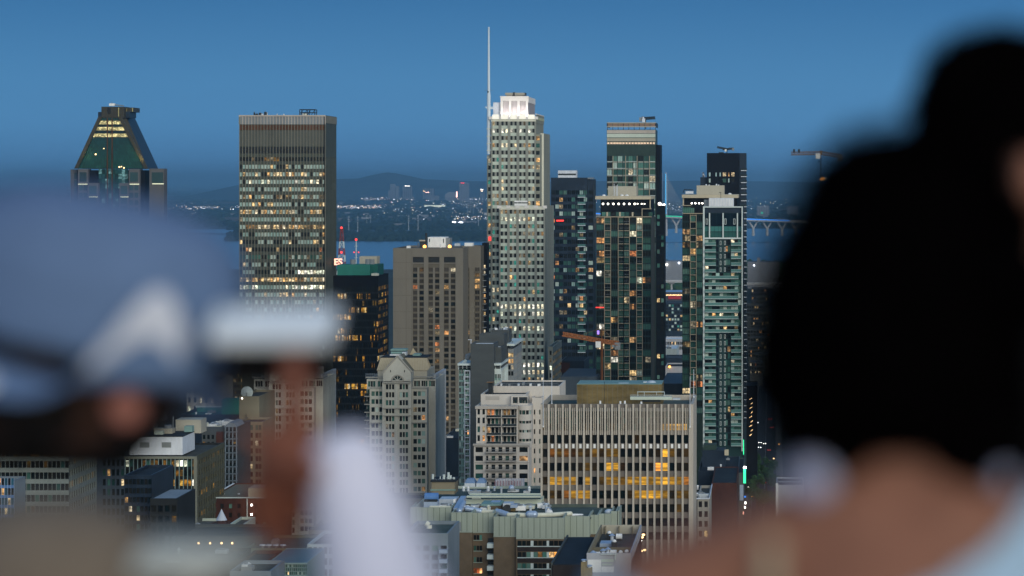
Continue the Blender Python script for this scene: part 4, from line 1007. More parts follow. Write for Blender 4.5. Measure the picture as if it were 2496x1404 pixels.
# ---- slate slab condo
def slate_condo():
    Y = 950; s = Y / F
    b = Bld('apartment_building', 'dark slate-clad condo with stepped roof terraces and a strip of green glass bays', wx(1180, Y), Y)
    z = (0, 0, 0); W = [(6, 'teal'), (6, 'dark'), (2, 'pale'), (.6, 'orange'), (.3, 'warm')]
    b.vol(wx(1147, Y), wx(1204, Y), Y, Y + 16, 0, wz(838, Y), 'slate_grey', core=.4, par=.7, roof='white_paint')
    b.vol(wx(1168, Y + 18), wx(1229, Y + 18), Y + 18, Y + 30, 0, wz(815, Y + 18), 'slate_grey', core=.4, par=.7, roof='white_paint')
    b.vol(wx(1198, Y + 34), wx(1241, Y + 34), Y + 34, Y + 44, 0, wz(804, Y + 34), 'slate_grey', core=.4, par=.5, roof='white_paint')
    b.vol(wx(1186, Y + 5), wx(1222, Y + 5), Y + 5, Y + 17, 0, wz(846, Y + 5), 'slate_grey', core=.4, par=.5, roof='white_paint')
    b.vol(wx(1117, Y), wx(1147.2, Y) - .05, Y + 2, Y + 18, 0, wz(900, Y), 'teal_dark', core=.4, par=.5, front=dict(nc=2, nr=20, rh=14.8 * s, zt=wz(902, Y), pier=.06, span=.3, sub=3, choose=lambda r, c: [pick(W), pick(W), pick(W)], pm='white_frame', spm='duct_green'))
    b.wall.pbox(1132, 1133.5, 903, 1260, Y + 1, .9, 'white_rib'); b.wall.pbox(1144, 1146.5, 903, 1260, Y + 1, .9, 'white_rib')
    for r in range(20): b.wall.pbox(1133.6, 1143.9, 903 + r * 14.8, 905 + r * 14.8, Y + 1, .9, 'white_rib')
    b.wall.pbox(1115, 1147, 886, 891, Y + 1, 17, 'white_frame')
    for v in (1117, 1127, 1137): b.wall.pbox(v, v + 1.5, 891.2, 901, Y + 2.2, .5, 'white_frame')
    b.wall.pbox(1118, 1146, 891, 901, Y + 5, 8, 'metal_dark')
    # right side: penthouse terraces stepping back along the side
    for (xa, xc, yt, dy, D) in ((1205, 1221, 899, 2, 26),):
        b.vol(wx(xa, Y + dy), wx(xc, Y + dy), Y + dy, Y + dy + D, 0, wz(yt, Y + dy), 'white_frame', core=.5, par=.5, front=dict(nc=2, nr=14, rh=14.8 * s, zt=wz(yt + 14, Y), pier=.2, span=.3, sub=2, choose=lambda r, c: pick(W), spm='duct_green'),
              side=dict(nc=10, nr=14, rh=14.8 * s, zt=wz(yt + 6, Y), pier=.2, span=.35, choose=lambda r, c: pick(W)))
    b.vol(wx(1238, Y + 30), wx(1252, Y + 30), Y + 30, Y + 62, 0, wz(850, Y + 30), 'metal_grey', core=.5, par=.5, side=dict(nc=9, nr=18, rh=15.5 * s, zt=wz(868, Y + 30), pier=.2, span=.4, choose=lambda r, c: pick(W)), front=dict(nc=2, nr=4, rh=15.5 * s, zt=wz(860, Y + 30), pier=.2, span=.3, choose=lambda r, c: pick([(2, 'dark'), (1, 'warm')])))
    def slab(x0, x1, yt, y0, D):
        m = MB(); m.pbox(x0, x1, yt, yt + 5, y0, D, 'white_frame'); b.part('roof_slab', m)
    slab(1203, 1222, 886, Y + 1, 27); slab(1228, 1254, 838, Y + 28, 34)
    for v in (1207, 1219): b.wall.pbox(v, v + 1.5, 891, 899, Y + 3, .5, 'white_frame')
    b.wall.pbox(1206, 1219, 891, 899, Y + 6, 14, 'metal_dark')
    b.rail.pbox(1204, 1222, 895, 895.6, Y + 1.4, .1, 'metal_grey'); b.rail.pbox(1116, 1146, 895, 895.6, Y + 1.4, .1, 'metal_grey')
    m = MB(); m.pbox(1205, 1226, 868, 884, Y + 12, 5, 'metal_grey'); m.tube(wp(1207, 870, Y + 11), wp(1225, 862, Y + 11), .15, 'white_paint', 6); m.tube(wp(1225, 862, Y + 11), wp(1225, 880, Y + 11), .15, 'white_paint', 6); b.part('roof_plant', m)
    for x0, y0, x1, y1 in ((1125, 886, 1140, 872), (1135, 884, 1140, 868), (1129, 886, 1146, 866)):
        m = MB(); m.tube(wp(x0, y0, Y + 6), wp(x1, y1, Y + 6), .25, 'white_frame', 6); m.ball(wp(x1, y1, Y + 6), .9, 'metal_grey', 8, 6); b.part('antenna', m)
    m = MB(); m.tube(wp(1148, 838, Y + 3), wp(1148, 828, Y + 3), .12, 'white_rib', 6); m.tube(wp(1141, 828, Y + 3), wp(1150, 828, Y + 3), .12, 'white_rib', 6); b.part('roof_rail', m)
    for k in range(14):
        v = 1196 + R.uniform(0, 44); m = MB(); m.pbox(v, v + R.uniform(1.5, 4), 804 - R.uniform(2, 7), 805, Y + 36 + R.uniform(0, 5), 1.2, R.choice(['white_paint', 'galvanised', 'metal_grey'])); b.part('rooftop_unit', m)
    for k in range(16):
        v = 1229 + R.uniform(0, 22); m = MB(); m.pbox(v, v + R.uniform(1.2, 3), 838 - R.uniform(2, 9), 839, Y + 32 + R.uniform(0, 24), 1.2, R.choice(['white_paint', 'galvanised', 'metal_dark'])); b.part('rooftop_unit', m)
    b.finish()
slate_condo()

# ---- pink-beige condo with corner balconies
def beige_condo():
    Y = 880; s = Y / F
    b = Bld('apartment_building', 'pink-beige condo with rounded corner bay, long balconies and wrapped scaffolding at its foot', wx(1235, Y), Y)
    W = [(8, 'dark'), (3, 'teal'), (1, 'orange'), (.8, 'dim')]
    rh = 20.5 * s
    # lower floors
    b.vol(wx(1155, Y), wx(1290, Y), Y, Y + 30, 0, wz(1086, Y), 'condo_pink', core=.6, par=.5, roof='roof_green',
          front=dict(nc=7, nr=5, rh=21.3 * s, zt=wz(1090, Y), pier=.4, span=.42, sub=1, choose=lambda r, c: pick(W), widths=[26, 13, 17, 17, 17, 17, 28]))
    b.wall.pbox(1153, 1292, 1082, 1086.5, Y - .7, 1.3, 'condo_trim')
    b.wall.pbox(1154, 1291, 1127, 1128, Y - .15, .14, 'condo_trim')
    for r in range(5):
        y = 1099 + r * 21.3; m = MB(); m.pbox(1183, 1257, y + 3, y + 5, Y - 1.8, 1.78, 'condo_trim')
        for k in range(38): m.pbox(1183.5 + k * 1.95, 1184 + k * 1.95, y - 3, y + 3, Y - 1.8, .06, 'metal_dark')
        m.pbox(1183, 1257, y - 3.6, y - 2.9, Y - 1.82, .1, 'metal_grey'); b.part('balcony', m)
    # upper floors, loggias
    b.vol(wx(1160, Y), wx(1184, Y), Y + 1, Y + 28, wz(1086, Y), wz(990, Y), 'condo_pink', core=.5, par=.4, front=dict(nc=2, nr=4, rh=21.6 * s, zt=wz(997, Y), pier=.5, span=.35, choose=lambda r, c: pick(W)))
    b.vol(wx(1184.2, Y), wx(1262, Y), Y + 3.2, Y + 28, wz(1086, Y), wz(998, Y), 'condo_pink', core=.5, par=.4, front=dict(nc=8, nr=4, rh=21.6 * s, zt=wz(1000, Y), pier=.30, span=.3, choose=lambda r, c: pick(W)))
    for v in (1183, 1221, 1259): b.wall.pbox(v, v + 3, 995, 1086, Y + 1.2, 1.9, 'condo_pink')
    b.wall.pbox(1158, 1262.5, 990, 997, Y + .5, 3, 'condo_trim')
    for r in range(4):
        for (a, c) in ((1186.2, 1220.8), (1224.2, 1258.8)):
            y = 1017 + 21.6 * r; m = MB(); m.pbox(a, c, y, y + 2, Y + .6, 2.5, 'condo_trim'); m.pbox(a, c, y - 4.6, y - .1, Y + .62, .08, 'rail_dark'); m.pbox(a, c, y - 5.2, y - 4.6, Y + .6, .12, 'metal_grey'); b.part('balcony', m)
    # rounded corner bay
    cx, cyd, rad = wx(1276, Y), Y + 4.5, wx(1294, Y) - wx(1276, Y)
    n = 22
    bay = MB()
    def ring(z0, z1, rr, m, glass=False):
        for k in range(n):
            a0 = math.pi + math.pi * 1.0 * k / n; a1 = math.pi + math.pi * (k + 1) / n
            ps = [(cx + rr * math.cos(a0), cyd + rr * math.sin(a0)), (cx + rr * math.cos(a1), cyd + rr * math.sin(a1))]
            if glass:
                g = k % 4 == 0
                tl = pick([(3, 'dark'), (2, 'teal'), (.6, 'pale')]) if not g else None
                bay.face([(*ps[0], z0), (*ps[1], z0), (*ps[1], z1), (*ps[0], z1)], 'condo_trim' if g else 'glass', *(tl or ((0, 0, 0), (0, 0, 0))))
            else: bay.face([(*ps[0], z0), (*ps[1], z0), (*ps[1], z1), (*ps[0], z1)], m)
        if not glass:
            bay.face([(cx + rr * math.cos(math.pi + math.pi * k / n), cyd + rr * math.sin(math.pi + math.pi * k / n), z1) for k in range(n + 1)], m)
    for r in range(5):
        z1 = wz(990 + 22 * r, Y); ring(z1 - 2.0 if r else z1 - 1.5, z1, rad, 'condo_pink'); 
        if r < 4: ring(wz(990 + 22 * (r + 1), Y) - .05, z1 - 1.2, rad - .25, '', True)
    b.part('corner_bay', bay)
    b.wall.box(cx - rad + .2, cx + rad - .1, cyd, Y + 28, wz(1086, Y), wz(990, Y), 'condo_pink')
    # side wall towards the fin building
    b.vol(wx(1290, Y), wx(1322, Y + 10), Y + 10, Y + 44, 0, wz(975, Y), 'condo_pink', core=.5, par=.5, front=dict(nc=2, nr=9, rh=24 * s, zt=wz(1005, Y), pier=.72, span=.5, choose=lambda r, c: pick(W) ), roof='roof_dark')
    # penthouse steps
    b.vol(wx(1172, Y + 6), wx(1283, Y + 6), Y + 6, Y + 30, wz(992, Y), wz(961, Y + 6), 'condo_pink', core=.4, par=.5, roof='roof_dark')
    b.vol(wx(1203, Y + 18), wx(1364, Y + 18), Y + 18, Y + 44, wz(1000, Y), wz(941, Y + 18), 'condo_pink', core=.4, par=.5, roof='roof_gravel')
    m = MB(); m.pbox(1184, 1217, 966, 975, Y + 5.9, .08, 'condo_trim'); b.part('wall_panel', m)
    # round penthouse bay
    m = MB()
    for (x0, x1, yt, yb, mm) in ((1246, 1286, 964, 968, 'condo_pink'), (1248, 1284, 968, 976, 'metal_dark'), (1245, 1287, 983, 991, 'condo_pink')): m.pbox(x0, x1, yt, yb, Y + 4, 2, mm)
    for k in range(6): m.pbox(1248 + k * 6.6, 1252 + k * 6.6, 976, 983, Y + 4.2, .3, 'teal_dark')
    m.pbox(1246, 1250, 968, 984, Y + 3.9, 2, 'condo_pink'); m.pbox(1262, 1265, 968, 984, Y + 3.9, 1, 'condo_pink'); b.part('penthouse_bay', m)
    m = MB(); m.pbox(1190, 1200, 932, 958, Y + 14, 3, 'metal_dark'); m.pbox(1186, 1202, 931, 933, Y + 13, 4, 'crane_rust'); b.part('chimney', m)
    b.rail.pbox(1205, 1362, 935, 935.6, Y + 18.2, .1, 'metal_grey'); b.rail.pbox(1162, 1262, 986, 986.5, Y + .7, .08, 'metal_grey')
    for k in range(12): b.rail.pbox(1205 + k * 14.2, 1205.6 + k * 14.2, 935, 942, Y + 18.2, .1, 'metal_grey')
    for x, y in ((1220, 938), (1239, 939), (1261, 938), (1272, 936), (1290, 938), (1310, 939)):
        m = MB(); m.pbox(x, x + R.uniform(3, 7), y - 3, y + 3, Y + 24, 2, R.choice(['white_paint', 'galvanised', 'metal_grey'])); b.part('rooftop_unit', m)
    b.finish()
    # wrapped scaffold / tarpaulins at the foot
    sc = MB(); x0, x1, yt, yb = wx(1207, Y - 8), wx(1275, Y - 8), wz(1166, Y - 8), wz(1192, Y - 8)
    n = 40; top = []
    vs = []; fs = []
    for k in range(n + 1):
        for j in range(7):
            d = math.sin(k * 1.1) * .28 + math.sin(k * 2.7) * .16
            vs.append((x0 + (x1 - x0) * k / n, Y - 8 - abs(d) * (1 if j else .4), yb + (yt - yb) * j / 6 + (R.uniform(-.35, .1) if j == 6 else 0)))
    for k in range(n):
        for j in range(6): a = k * 7 + j; fs.append((a, a + 7, a + 8, a + 1))
    m0 = len(vs)
    sc.faces(vs, fs, 'tarp_white')
    sc.box(x0, x1, Y - 7.6, Y - 3, yb - .02, yt - .6, 'tarp_white')
    for k in range(0, n, 4): sc.box(vs[k * 7][0] - .10, vs[k * 7][0] + .10, Y - 8.6, Y - 8.5, yb + .3, yt - .7, 'tarp_stripe')
    o = sc.build('wrapped_scaffold', None, loc=((x0 + x1) / 2, Y - 6, yb)); props(o, 'white and pink striped tarpaulin wrapped round scaffolding at the foot of the pink-beige condo', 'scaffold')
mat('tarp_white', (0.66, 0.64, 0.68), 0.8, 0.12, 0.8); mat('tarp_stripe', (0.45, 0.22, 0.26), 0.8, 0.1)
beige_condo()

# ---- fin-fronted office
def fin_office():
    Y = 780; s = Y / F; X0, X1 = wx(1318, Y), wx(1690, Y); D = 34
    b = Bld('office_building', 'wide office block with twenty-two pale concrete fins and amber-lit floors, lower right of centre', (X0 + X1) / 2, Y)
    b.gm = 'glass_calm'; ZT = wz(985, Y); core = .8; n = 22
    b.wall.box(X0 + .1, X1 - .8, Y + core, Y + D, 0, ZT - 1.6, 'fin_spandrel')
    pitch = (X1 - X0) / (n - .35)
    xs = [X0 + k * pitch for k in range(n)]
    fw = 4.6 * s
    for k, x in enumerate(xs): b.wall.box(x, x + fw if k < n - 1 else X1, Y - .35, Y + core, 0, ZT, 'fin_concrete')
    rows = [(985, 994, 'spandrel'), (1050, 1060, 'spandrel'), (1081, 1094, 'spandrel'), (1115, 1128, 'spandrel'), (1148.5, 1162, 'spandrel'), (1182, 1195.5, 'spandrel'), (1216, 1229, 'spandrel'), (1249, 1263, 'spandrel'), (1283, 1297, 'spandrel'), (1316, 1330, 'spandrel')]
    for a, c, _ in rows: b.wall.box(X0 + .05, X1 - .05, Y + .18, Y + core + .01, wz(c, Y), wz(a, Y), 'fin_spandrel')
    b.wall.box(X0 + .05, X1 - .05, Y + .2, Y + core + .01, 0, wz(1350, Y), 'fin_spandrel')
    z = (0, 0, 0)
    def wn(k, y0, y1, kind, nn=1): b.win.append(('F', Y + core - .2, .2, [(xs[k] + fw + .04 + q * (pitch - fw) / nn, xs[k] + fw + (q + 1) * (pitch - fw) / nn - .04, wz(y1, Y), wz(y0, Y), kind if not isinstance(kind, list) else kind[q]) for q in range(nn)]))
    G = lambda v: (R.choice(DARK), (v ** 1.5, v ** 1.5 * .50, v ** 1.5 * .045)); O = lambda v: (R.choice(DARK), (v, v * .36, v * .05)); DK = lambda: pick([(1, 'dark')])
    # amber pattern by floor: fin bay -> brightness
    f1 = {1: .16, 2: .22, 3: .22, 4: .06, 5: .2, 6: .10, 7: .32, 8: .13, 9: .33, 10: .35, 16: .06, 17: 1.1, 18: .3, 19: .07, 20: .2}
    f2 = {6: .30, 7: .12, 9: .95, 10: .7, 14: .0, 15: .04, 16: 1.5, 17: 1.0, 20: .08, 5: .05, 11: .02, 19: .06}
    f3 = {0: .08, 1: .9, 2: .75, 3: .6, 4: .5, 6: .75, 8: .16, 9: .45, 10: .5, 11: .35, 12: .55, 13: .7, 14: .95, 15: .5, 16: .8, 17: .9, 18: .6, 19: .4, 20: .45}
    f4 = {1: .14, 3: .25, 4: .55, 5: .6, 6: .55, 12: .1, 13: .7, 14: 1.1, 15: 1.0, 16: .95, 17: .6, 18: .05, 19: .25, 20: .15, 2: .06}
    f5 = {6: .3, 7: .12, 19: .25}
    for k in range(n - 1):
        # top storey: tall panes between minor mullions
        a, c = xs[k] + fw, xs[k] + pitch
        W = [(8, 'dark'), (2, 'teal')] if k > 5 else [(3, 'dark'), (3, 'teal')]
        for t in (1, 2): b.wall.box(a + (c - a) * t / 3 - .12, a + (c - a) * t / 3 + .12, Y + .1, Y + core, wz(1060, Y), wz(994, Y), 'fin_concrete')
        for (y0, y1) in ((1003, 1018), (1019, 1033)): wn(k, y0, y1, [pick(W) for _ in range(3)], 3)
        wn(k, 1034, 1049, [G(R.uniform(.3, .9)) if (k >= 17 and R.random() < .8) else (G(.12) if R.random() < .25 else pick(W)) for _ in range(3)], 3)
        b.wall.box(a + .02, c - .02, Y + core - .22, Y + core, wz(1003, Y), wz(994, Y), 'metal_grey')
        wn(k, 1061, 1080.5, G(.10) if k in (13,) else DK())
        for (fl, y0) in ((f1, 1095), (f2, 1129), (f3, 1163), (f4, 1196.5), (f5, 1230), ({}, 1264), ({}, 1298)):
            v = fl.get(k)
            wn(k, y0, y0 + 19, (O(v) if (v and R.random() < .12) else G(v * R.uniform(.8, 1.1))) if v else DK())
        if 0 < k < 21 and k < n - 1:
            m = MB(); mx_ = (a + c) / 2; m.box(mx_ - .32, mx_ + .32, Y + .08, Y + .17, wz(1092.5, Y), wz(1082.5, Y), 'white_paint'); b.part('wall_plate', m)
    # side wall with recess
    b.wall.box(X1 - .79, X1, Y + core + .01, Y + D, 0, ZT, 'fin_concrete')
    b.wall.box(X0, X0 + .3, Y + core, Y + D, 0, ZT, 'fin_concrete')
    b.wall.box(X0 + .3, X1 - .8, Y + D - .4, Y + D + .01, ZT - 1.6, ZT - .02, 'fin_concrete')
    b.wall.box(X0 + .3, X1 - .8, Y + .9, Y + 1.3, ZT - 1.6, ZT - .5, 'teal_edge')
    b.roof.box(X0 + .3, X1 - .8, Y + 1.3, Y + D - .4, ZT - 1.6, ZT - 1.5, 'roof_green')
    # olive plant block
    Yp = Y + 12
    m = MB(); m.pbox(1406, 1613, 937, 990, Yp, 14, 'olive_block')
    for k in range(17): m.pbox(1406 + k * 12.4, 1407 + k * 12.4, 938, 990, Yp - .06, .05, 'roof_olive')
    m.pbox(1406, 1613, 935.5, 937, Yp - .1, 14.2, 'duct_green'); b.part('plant_block', m)
    m = MB(); m.ball(wp(1588, 936, Yp + 5), 1.5, 'galvanised', 14, 8, .7); b.part('roof_dome', m)
    m = MB(); m.pbox(1568, 1577, 931, 936, Yp + 5, 2, 'white_paint'); b.part('rooftop_unit', m)
    m = MB(); m.pbox(1507, 1532, 934, 936, Yp + 2, 2, 'white_paint'); b.part('rooftop_unit', m)
    # steel walkway and pipes in front of the block
    m = MB(); m.pbox(1536, 1638, 967, 974.5, Y + 6, 2.2, 'panel_green')
    for k in range(26): m.pbox(1536 + k * 4, 1537 + k * 4, 963, 967, Y + 6, .1, 'metal_grey')
    m.pbox(1536, 1638, 962.5, 963.3, Y + 6, .12, 'white_frame'); m.pbox(1553, 1620, 954.5, 956, Y + 9, .3, 'white_frame')
    for v in (1554, 1570, 1600, 1619): m.pbox(v, v + 1, 955, 966, Y + 9, .3, 'white_frame')
    m.pbox(1565, 1610, 975, 980, Y + 7, 1, 'metal_dark'); b.part('roof_walkway', m)
    m = MB(); m.pbox(1640, 1658, 971, 975, Y + 8, 2, 'galvanised'); b.part('rooftop_unit', m)
    for v, h in ((1463, 9), (1512, 8), (1523, 9), (1563, 7)):
        m = MB(); m.tube(wp(v, 986, Y + 3), wp(v, 986 - h, Y + 3), .28, 'white_paint', 8); m.tube(wp(v, 986, Y + 3), wp(v, 984, Y + 3), .6, 'metal_grey', 8); b.part('roof_vent', m)
    for v, y0, y1 in ((1682, 1041, 917), (1691, 968, 900), (1324, 1040, 910), (1345, 985, 900), (1473, 990, 930)):
        m = MB(); m.tube(wp(v, y0, Y + (-.5 if y0 > 1000 else 4)), wp(v, y1, Y + (-.5 if y0 > 1000 else 4)), .12 if v != 1473 else .07, 'white_rib' if v != 1473 else 'metal_dark', 6, .06); m.ball(wp(v, y0, Y + (-.5 if y0 > 1000 else 4)), .25, 'white_paint', 8, 6); b.part('flagpole' if y0 > 1000 else 'antenna', m)
    b.finish()
mat('teal_edge', (0.04, 0.20, 0.16), 0.7, 0.15)
fin_office()

# ---- big brick and concrete-panel building at the bottom centre
def panel_building():
    Y = 640; s = Y / F
    b = Bld('apartment_building', 'brown brick block crowned with pale green concrete panels and shiny roof ducts', wx(1250, Y), Y)
    z = (0, 0, 0)
    segs = [(1000, 1100, 1237, 1275, 6, 'panel'), (1100, 1151, 1249, 1296, 0, 'panel'), (1151, 1203, 1250, 1297, 1.2, 'panel'), (1203, 1258, 1259, 1307, -2, 'panel'), (1258, 1374.5, 1262, 1312, -3.2, 'panel'), (1374.5, 1437, 1258, 1309, 1, 'panel'), (1437, 1459, 1255, 1300, 5, 'panel'), (1459, 1489, 1252, 1296, 7, 'panel'), (1489, 1504, 1246, 1290, 9, 'panel')]
    for (x0, x1, yt, yb, dy, _) in segs:
        Ys = Y + dy; X0, X1 = wx(x0, Ys), wx(x1, Ys)
        b.wall.box(X0 + .02, X1 - .02, Ys, Ys + .35, wz(yb, Ys), wz(yt, Ys), 'panel_concrete')
        b.wall.box(X1 - .36, X1 - .02, Ys + .36, Ys + 10, wz(yb, Ys), wz(yt, Ys) - .01, 'panel_concrete'); b.wall.box(X0 + .02, X0 + .3, Ys + .36, Ys + 10, wz(yb, Ys), wz(yt, Ys) - .01, 'panel_concrete')
        nj = max(1, round((x1 - x0) / 14.5))
        for k in range(1, nj): xx = X0 + (X1 - X0) * k / nj; b.wall.box(xx - .05, xx + .05, Ys - .02, Ys, wz(yb - .5, Ys), wz(yt + .5, Ys), 'panel_joint')
        b.wall.box(X0, X1, Ys - .12, Ys + .3, wz(yb, Ys) - .18, wz(yb, Ys) - .01, 'panel_concrete')
        b.wall.box(X0 + .01, X1 - .01, Ys + .06, Ys + 26, 0, wz(yb, Ys) - .2, 'brown_brick')
    XL, XR = wx(1003, Y), wx(1500, Y)
    b.roof.box(XL, wx(1440, Y), Y + 12, Y + 24, wz(1262, Y) - .5, wz(1262, Y) - .4, 'roof_green'); b.roof.box(wx(1440, Y), XR, Y + 10, Y + 21, wz(1262, Y) - .5, wz(1262, Y) - .4, 'roof_green')
    b.roof.box(wx(1101, Y), wx(1438, Y), Y + 2, Y + 12.5, wz(1262, Y) - .55, wz(1262, Y) - .45, 'roof_green')
    b.wall.box(XL, wx(1440, Y), Y + 24, Y + 24.4, 0, wz(1229, Y + 24), 'roof_green'); b.wall.box(wx(1440, Y), XR, Y + 21, Y + 21.4, 0, wz(1238, Y + 21), 'roof_green')
    b.wall.box(XL - .3, XL, Y + 7, Y + 24, 0, wz(1237, Y + 6), 'panel_concrete'); b.wall.box(XR, XR + .3, Y + 10, Y + 21, 0, wz(1246, Y + 9), 'panel_concrete')
    # windows
    def bw(x0, x1, y0, y1, dy, n, W=[(8, 'dark'), (3, 'teal')], kind=None):
        Ys = Y + dy; tl = kind or [pick(W) for _ in range(n)]
        b.window(wx(x0, Ys), wx(x1, Ys), wz(y1, Ys), wz(y0, Ys), Ys - .03, tl, n, .14)
        b.wall.box(wx(x0 - 1, Ys), wx(x1 + 1, Ys), Ys - .25, Ys - .01, wz(y1 + 1.8, Ys), wz(y1 + .2, Ys), 'panel_concrete')
    for y, kd in ((1304, None), (1330, None), (1358, None), (1385, [((.05, .02, .01), (.25, .06, .02)), ((.05, .02, .01), (.45, .10, .03)), ((.05, .02, .01), (1.2, .55, .2))])): bw(1155, 1175, y, y + 12, 1.26, 3, kind=kd)
    m = MB(); m.pbox(1111, 1124, 1272, 1294, Y - .08, .07, 'metal_grey'); b.part('louvre', m)
    for r in range(5):
        y = 1318 + r * 27.5; Ys = Y - 3.14
        for k, (a, c) in enumerate(((1262, 1293), (1301, 1332), (1339, 1372))):
            kind = None
            if r == 1 and k == 2: kind = [((.02, .02, .02), (1.3, .75, .3)), ((.02, .02, .02), (1.0, .42, .08)), ((.02, .02, .02), (1.1, .5, .1))]
            if r == 1 and k == 1: kind = [(TEAL[3], z), ((.02, .02, .02), (.5, .22, .05)), (TEAL[1], z)]
            if r == 2 and k == 0: kind = [(TEAL[3], z), (TEAL[2], z), (TEAL[3], z)]
            b.window(wx(a, Ys), wx(c, Ys), wz(y + 12.5, Ys), wz(y, Ys), Ys - .04, kind or [pick([(8, 'dark'), (2, 'teal')]) for _ in range(3)], 3, .16)
        for (a, c) in ((1293.5, 1300.5), (1332.5, 1338.5)): b.wall.box(wx(a, Ys), wx(c, Ys), Ys - .06, Ys - .01, wz(y + 12.5, Ys), wz(y, Ys), 'white_frame')
        b.wall.box(wx(1261, Ys), wx(1373, Ys), Ys - .3, Ys - .01, wz(y + 14.5, Ys), wz(y + 12.8, Ys), 'white_frame')
        b.wall.box(wx(1261, Ys), wx(1373, Ys), Ys - .08, Ys - .02, wz(y + 26, Ys), wz(y + 14.7, Ys), 'dark_brick')
    for r in range(4):
        y = 1325 + r * 27.5; m = MB(); m.pbox(1187, 1203, y, y + 11, Y - 1.4, 2.4, 'white_frame'); b.part('balcony', m)
        m = MB(); m.pbox(1189, 1202, y - 13, y - 1, Y + 1.1, .1, 'metal_dark'); b.part('balcony_door', m)
    # ducts and plant
    zr = wz(1262, Y) - .4
    def duct(pts, r, m='galvanised'):
        d = MB()
        for p, q in zip(pts, pts[1:]): d.tube(p, q, r, m, 14)
        for p in pts: d.ball(p, r * 1.02, m, 12, 8)
        b.part('duct', d)
    P = lambda x, y, dy: wp(x, y, Y + dy)
    duct([P(1119, 1241, 9), P(1140, 1239, 9)], .7, 'white_paint'); duct([P(1138, 1240, 8), P(1170, 1246, 8)], .65, 'duct_metal'); duct([P(1170, 1247, 8), P(1212, 1248, 8)], .5, 'pipe_cream')
    duct([P(1213, 1248, 7), P(1219, 1249, 6.5), P(1236, 1255, 5)], .75, 'duct_metal'); duct([P(1240, 1255, 4), P(1292, 1256, 4), P(1345, 1255, 6), P(1390, 1252, 8)], .55, 'pipe_cream')
    duct([P(1290, 1254, 3.5), P(1302, 1254, 3.5)], .85, 'duct_metal'); duct([P(1345, 1256, 7), P(1418, 1257, 9)], .45, 'white_paint'); duct([P(1050, 1236, 12), P(1108, 1236, 12)], .35, 'pipe_cream')
    duct([P(1120, 1245, 3), P(1124, 1236, 7), P(1130, 1226, 12)], .6, 'duct_metal')
    m = MB(); m.box(wx(1033, Y + 14), wx(1066, Y + 14), Y + 14, Y + 18, zr, wz(1223, Y + 14), 'duct_metal'); m.tube((wx(1033, Y + 14), Y + 16, wz(1214, Y + 14)), (wx(1066, Y + 14), Y + 16, wz(1214, Y + 14)), 1.0, 'blue_unit', 16); m.box(wx(1034, Y + 14), wx(1065, Y + 14), Y + 13.9, Y + 16, wz(1223, Y + 14), wz(1218, Y + 14), 'metal_dark'); b.part('cooling_tower', m)
    m = MB(); m.pbox(1070, 1112, 1217, 1230, Y + 22, 6, 'galvanised'); m.pbox(1105, 1110, 1217, 1240, Y + 18, 2, 'white_paint'); b.part('air_handler', m)
    m = MB(); v0 = P(1112, 1245, 6); v1 = P(1130, 1215, 26); 
    for a in (0,): m.tube(v0, v1, .9, 'duct_metal', 4)
    b.part('duct', m)
    m = MB(); m.pbox(1168, 1222, 1233, 1242, Y + 18, 8, 'brown_brick'); m.pbox(1172, 1221, 1229, 1233, Y + 18, 8, 'duct_green'); m.pbox(1196, 1218, 1224, 1229, Y + 22, 4, 'duct_metal'); b.part('roof_box', m)
    m = MB(); m.pbox(1225, 1256, 1236, 1246, Y + 14, 5, 'olive_block'); m.pbox(1226, 1250, 1227, 1236, Y + 15, 4, 'galvanised'); m.tube(P(1236, 1240, 13.8), P(1236, 1240, 13), 1.0, 'metal_dark', 14); m.pbox(1244, 1260, 1230, 1238, Y + 13, 2, 'duct_metal'); b.part('cooling_unit', m)
    m = MB(); m.pbox(1330, 1342, 1243, 1250, Y + 10, 3, 'duct_metal'); m.ball(P(1338, 1248, 10), .9, 'white_paint', 12, 8, .7); m.tube(P(1336, 1247, 10), P(1336, 1238, 10), .3, 'white_paint', 8); m.tube(P(1336, 1238, 10), P(1336, 1236, 10), .7, 'galvanised', 10, .2); b.part('roof_vent', m)
    m = MB(); m.ball(P(1484, 1248, 12), 1.0, 'galvanised', 12, 8, .7); b.part('roof_vent', m)
    for v in (1207, 1219): 
        m = MB(); m.ball(P(v - 64, 1236 + (v % 3), 16), .35, 'white_paint', 8, 6); b.part('roof_vent', m)
    b.clutter(XL + 4, XR - 6, Y + 12, Y + 21, zr, 20, 1.5)
    b.finish()
mat('blue_unit', (0.10, 0.22, 0.48), 0.5, 0.15, 0.6)
panel_building()

# ---- low roofs behind the panel building
def low_block(name, label, x0, x1, yt, Y, D, wall, roof='roof_green', par=.8, front=None, side=None, sidewall=None, clutter=0, cat='building', group=None, core=.4, extra=None):
    b = Bld(name, label, wx((x0 + x1) / 2, Y), Y, cat=cat, group=group)
    b.vol(wx(x0, Y), wx(x1, Y), Y, Y + D, 0, wz(yt, Y), wall, core=core, par=par, roof=roof, front=front, side=side, sidewall=sidewall)
    if clutter: b.clutter(wx(x0, Y) + 1, wx(x1, Y) - 4, Y + 1, Y + D - 3, wz(yt, Y) - par, clutter, 1.6)
    if extra: extra(b, Y)
    b.finish(); return b
W0 = [(8, 'dark'), (2, 'teal'), (.5, 'warm')]
def g(nc, nr, rh, y, Y, pier=.3, span=.4, W=None, sub=1, **k):
    W = W or W0
    return dict(nc=nc, nr=nr, rh=rh * Y / F, zt=wz(y, Y), pier=pier, span=span, sub=sub, choose=lambda r, c: [pick(W) for _ in range(sub)], **k)
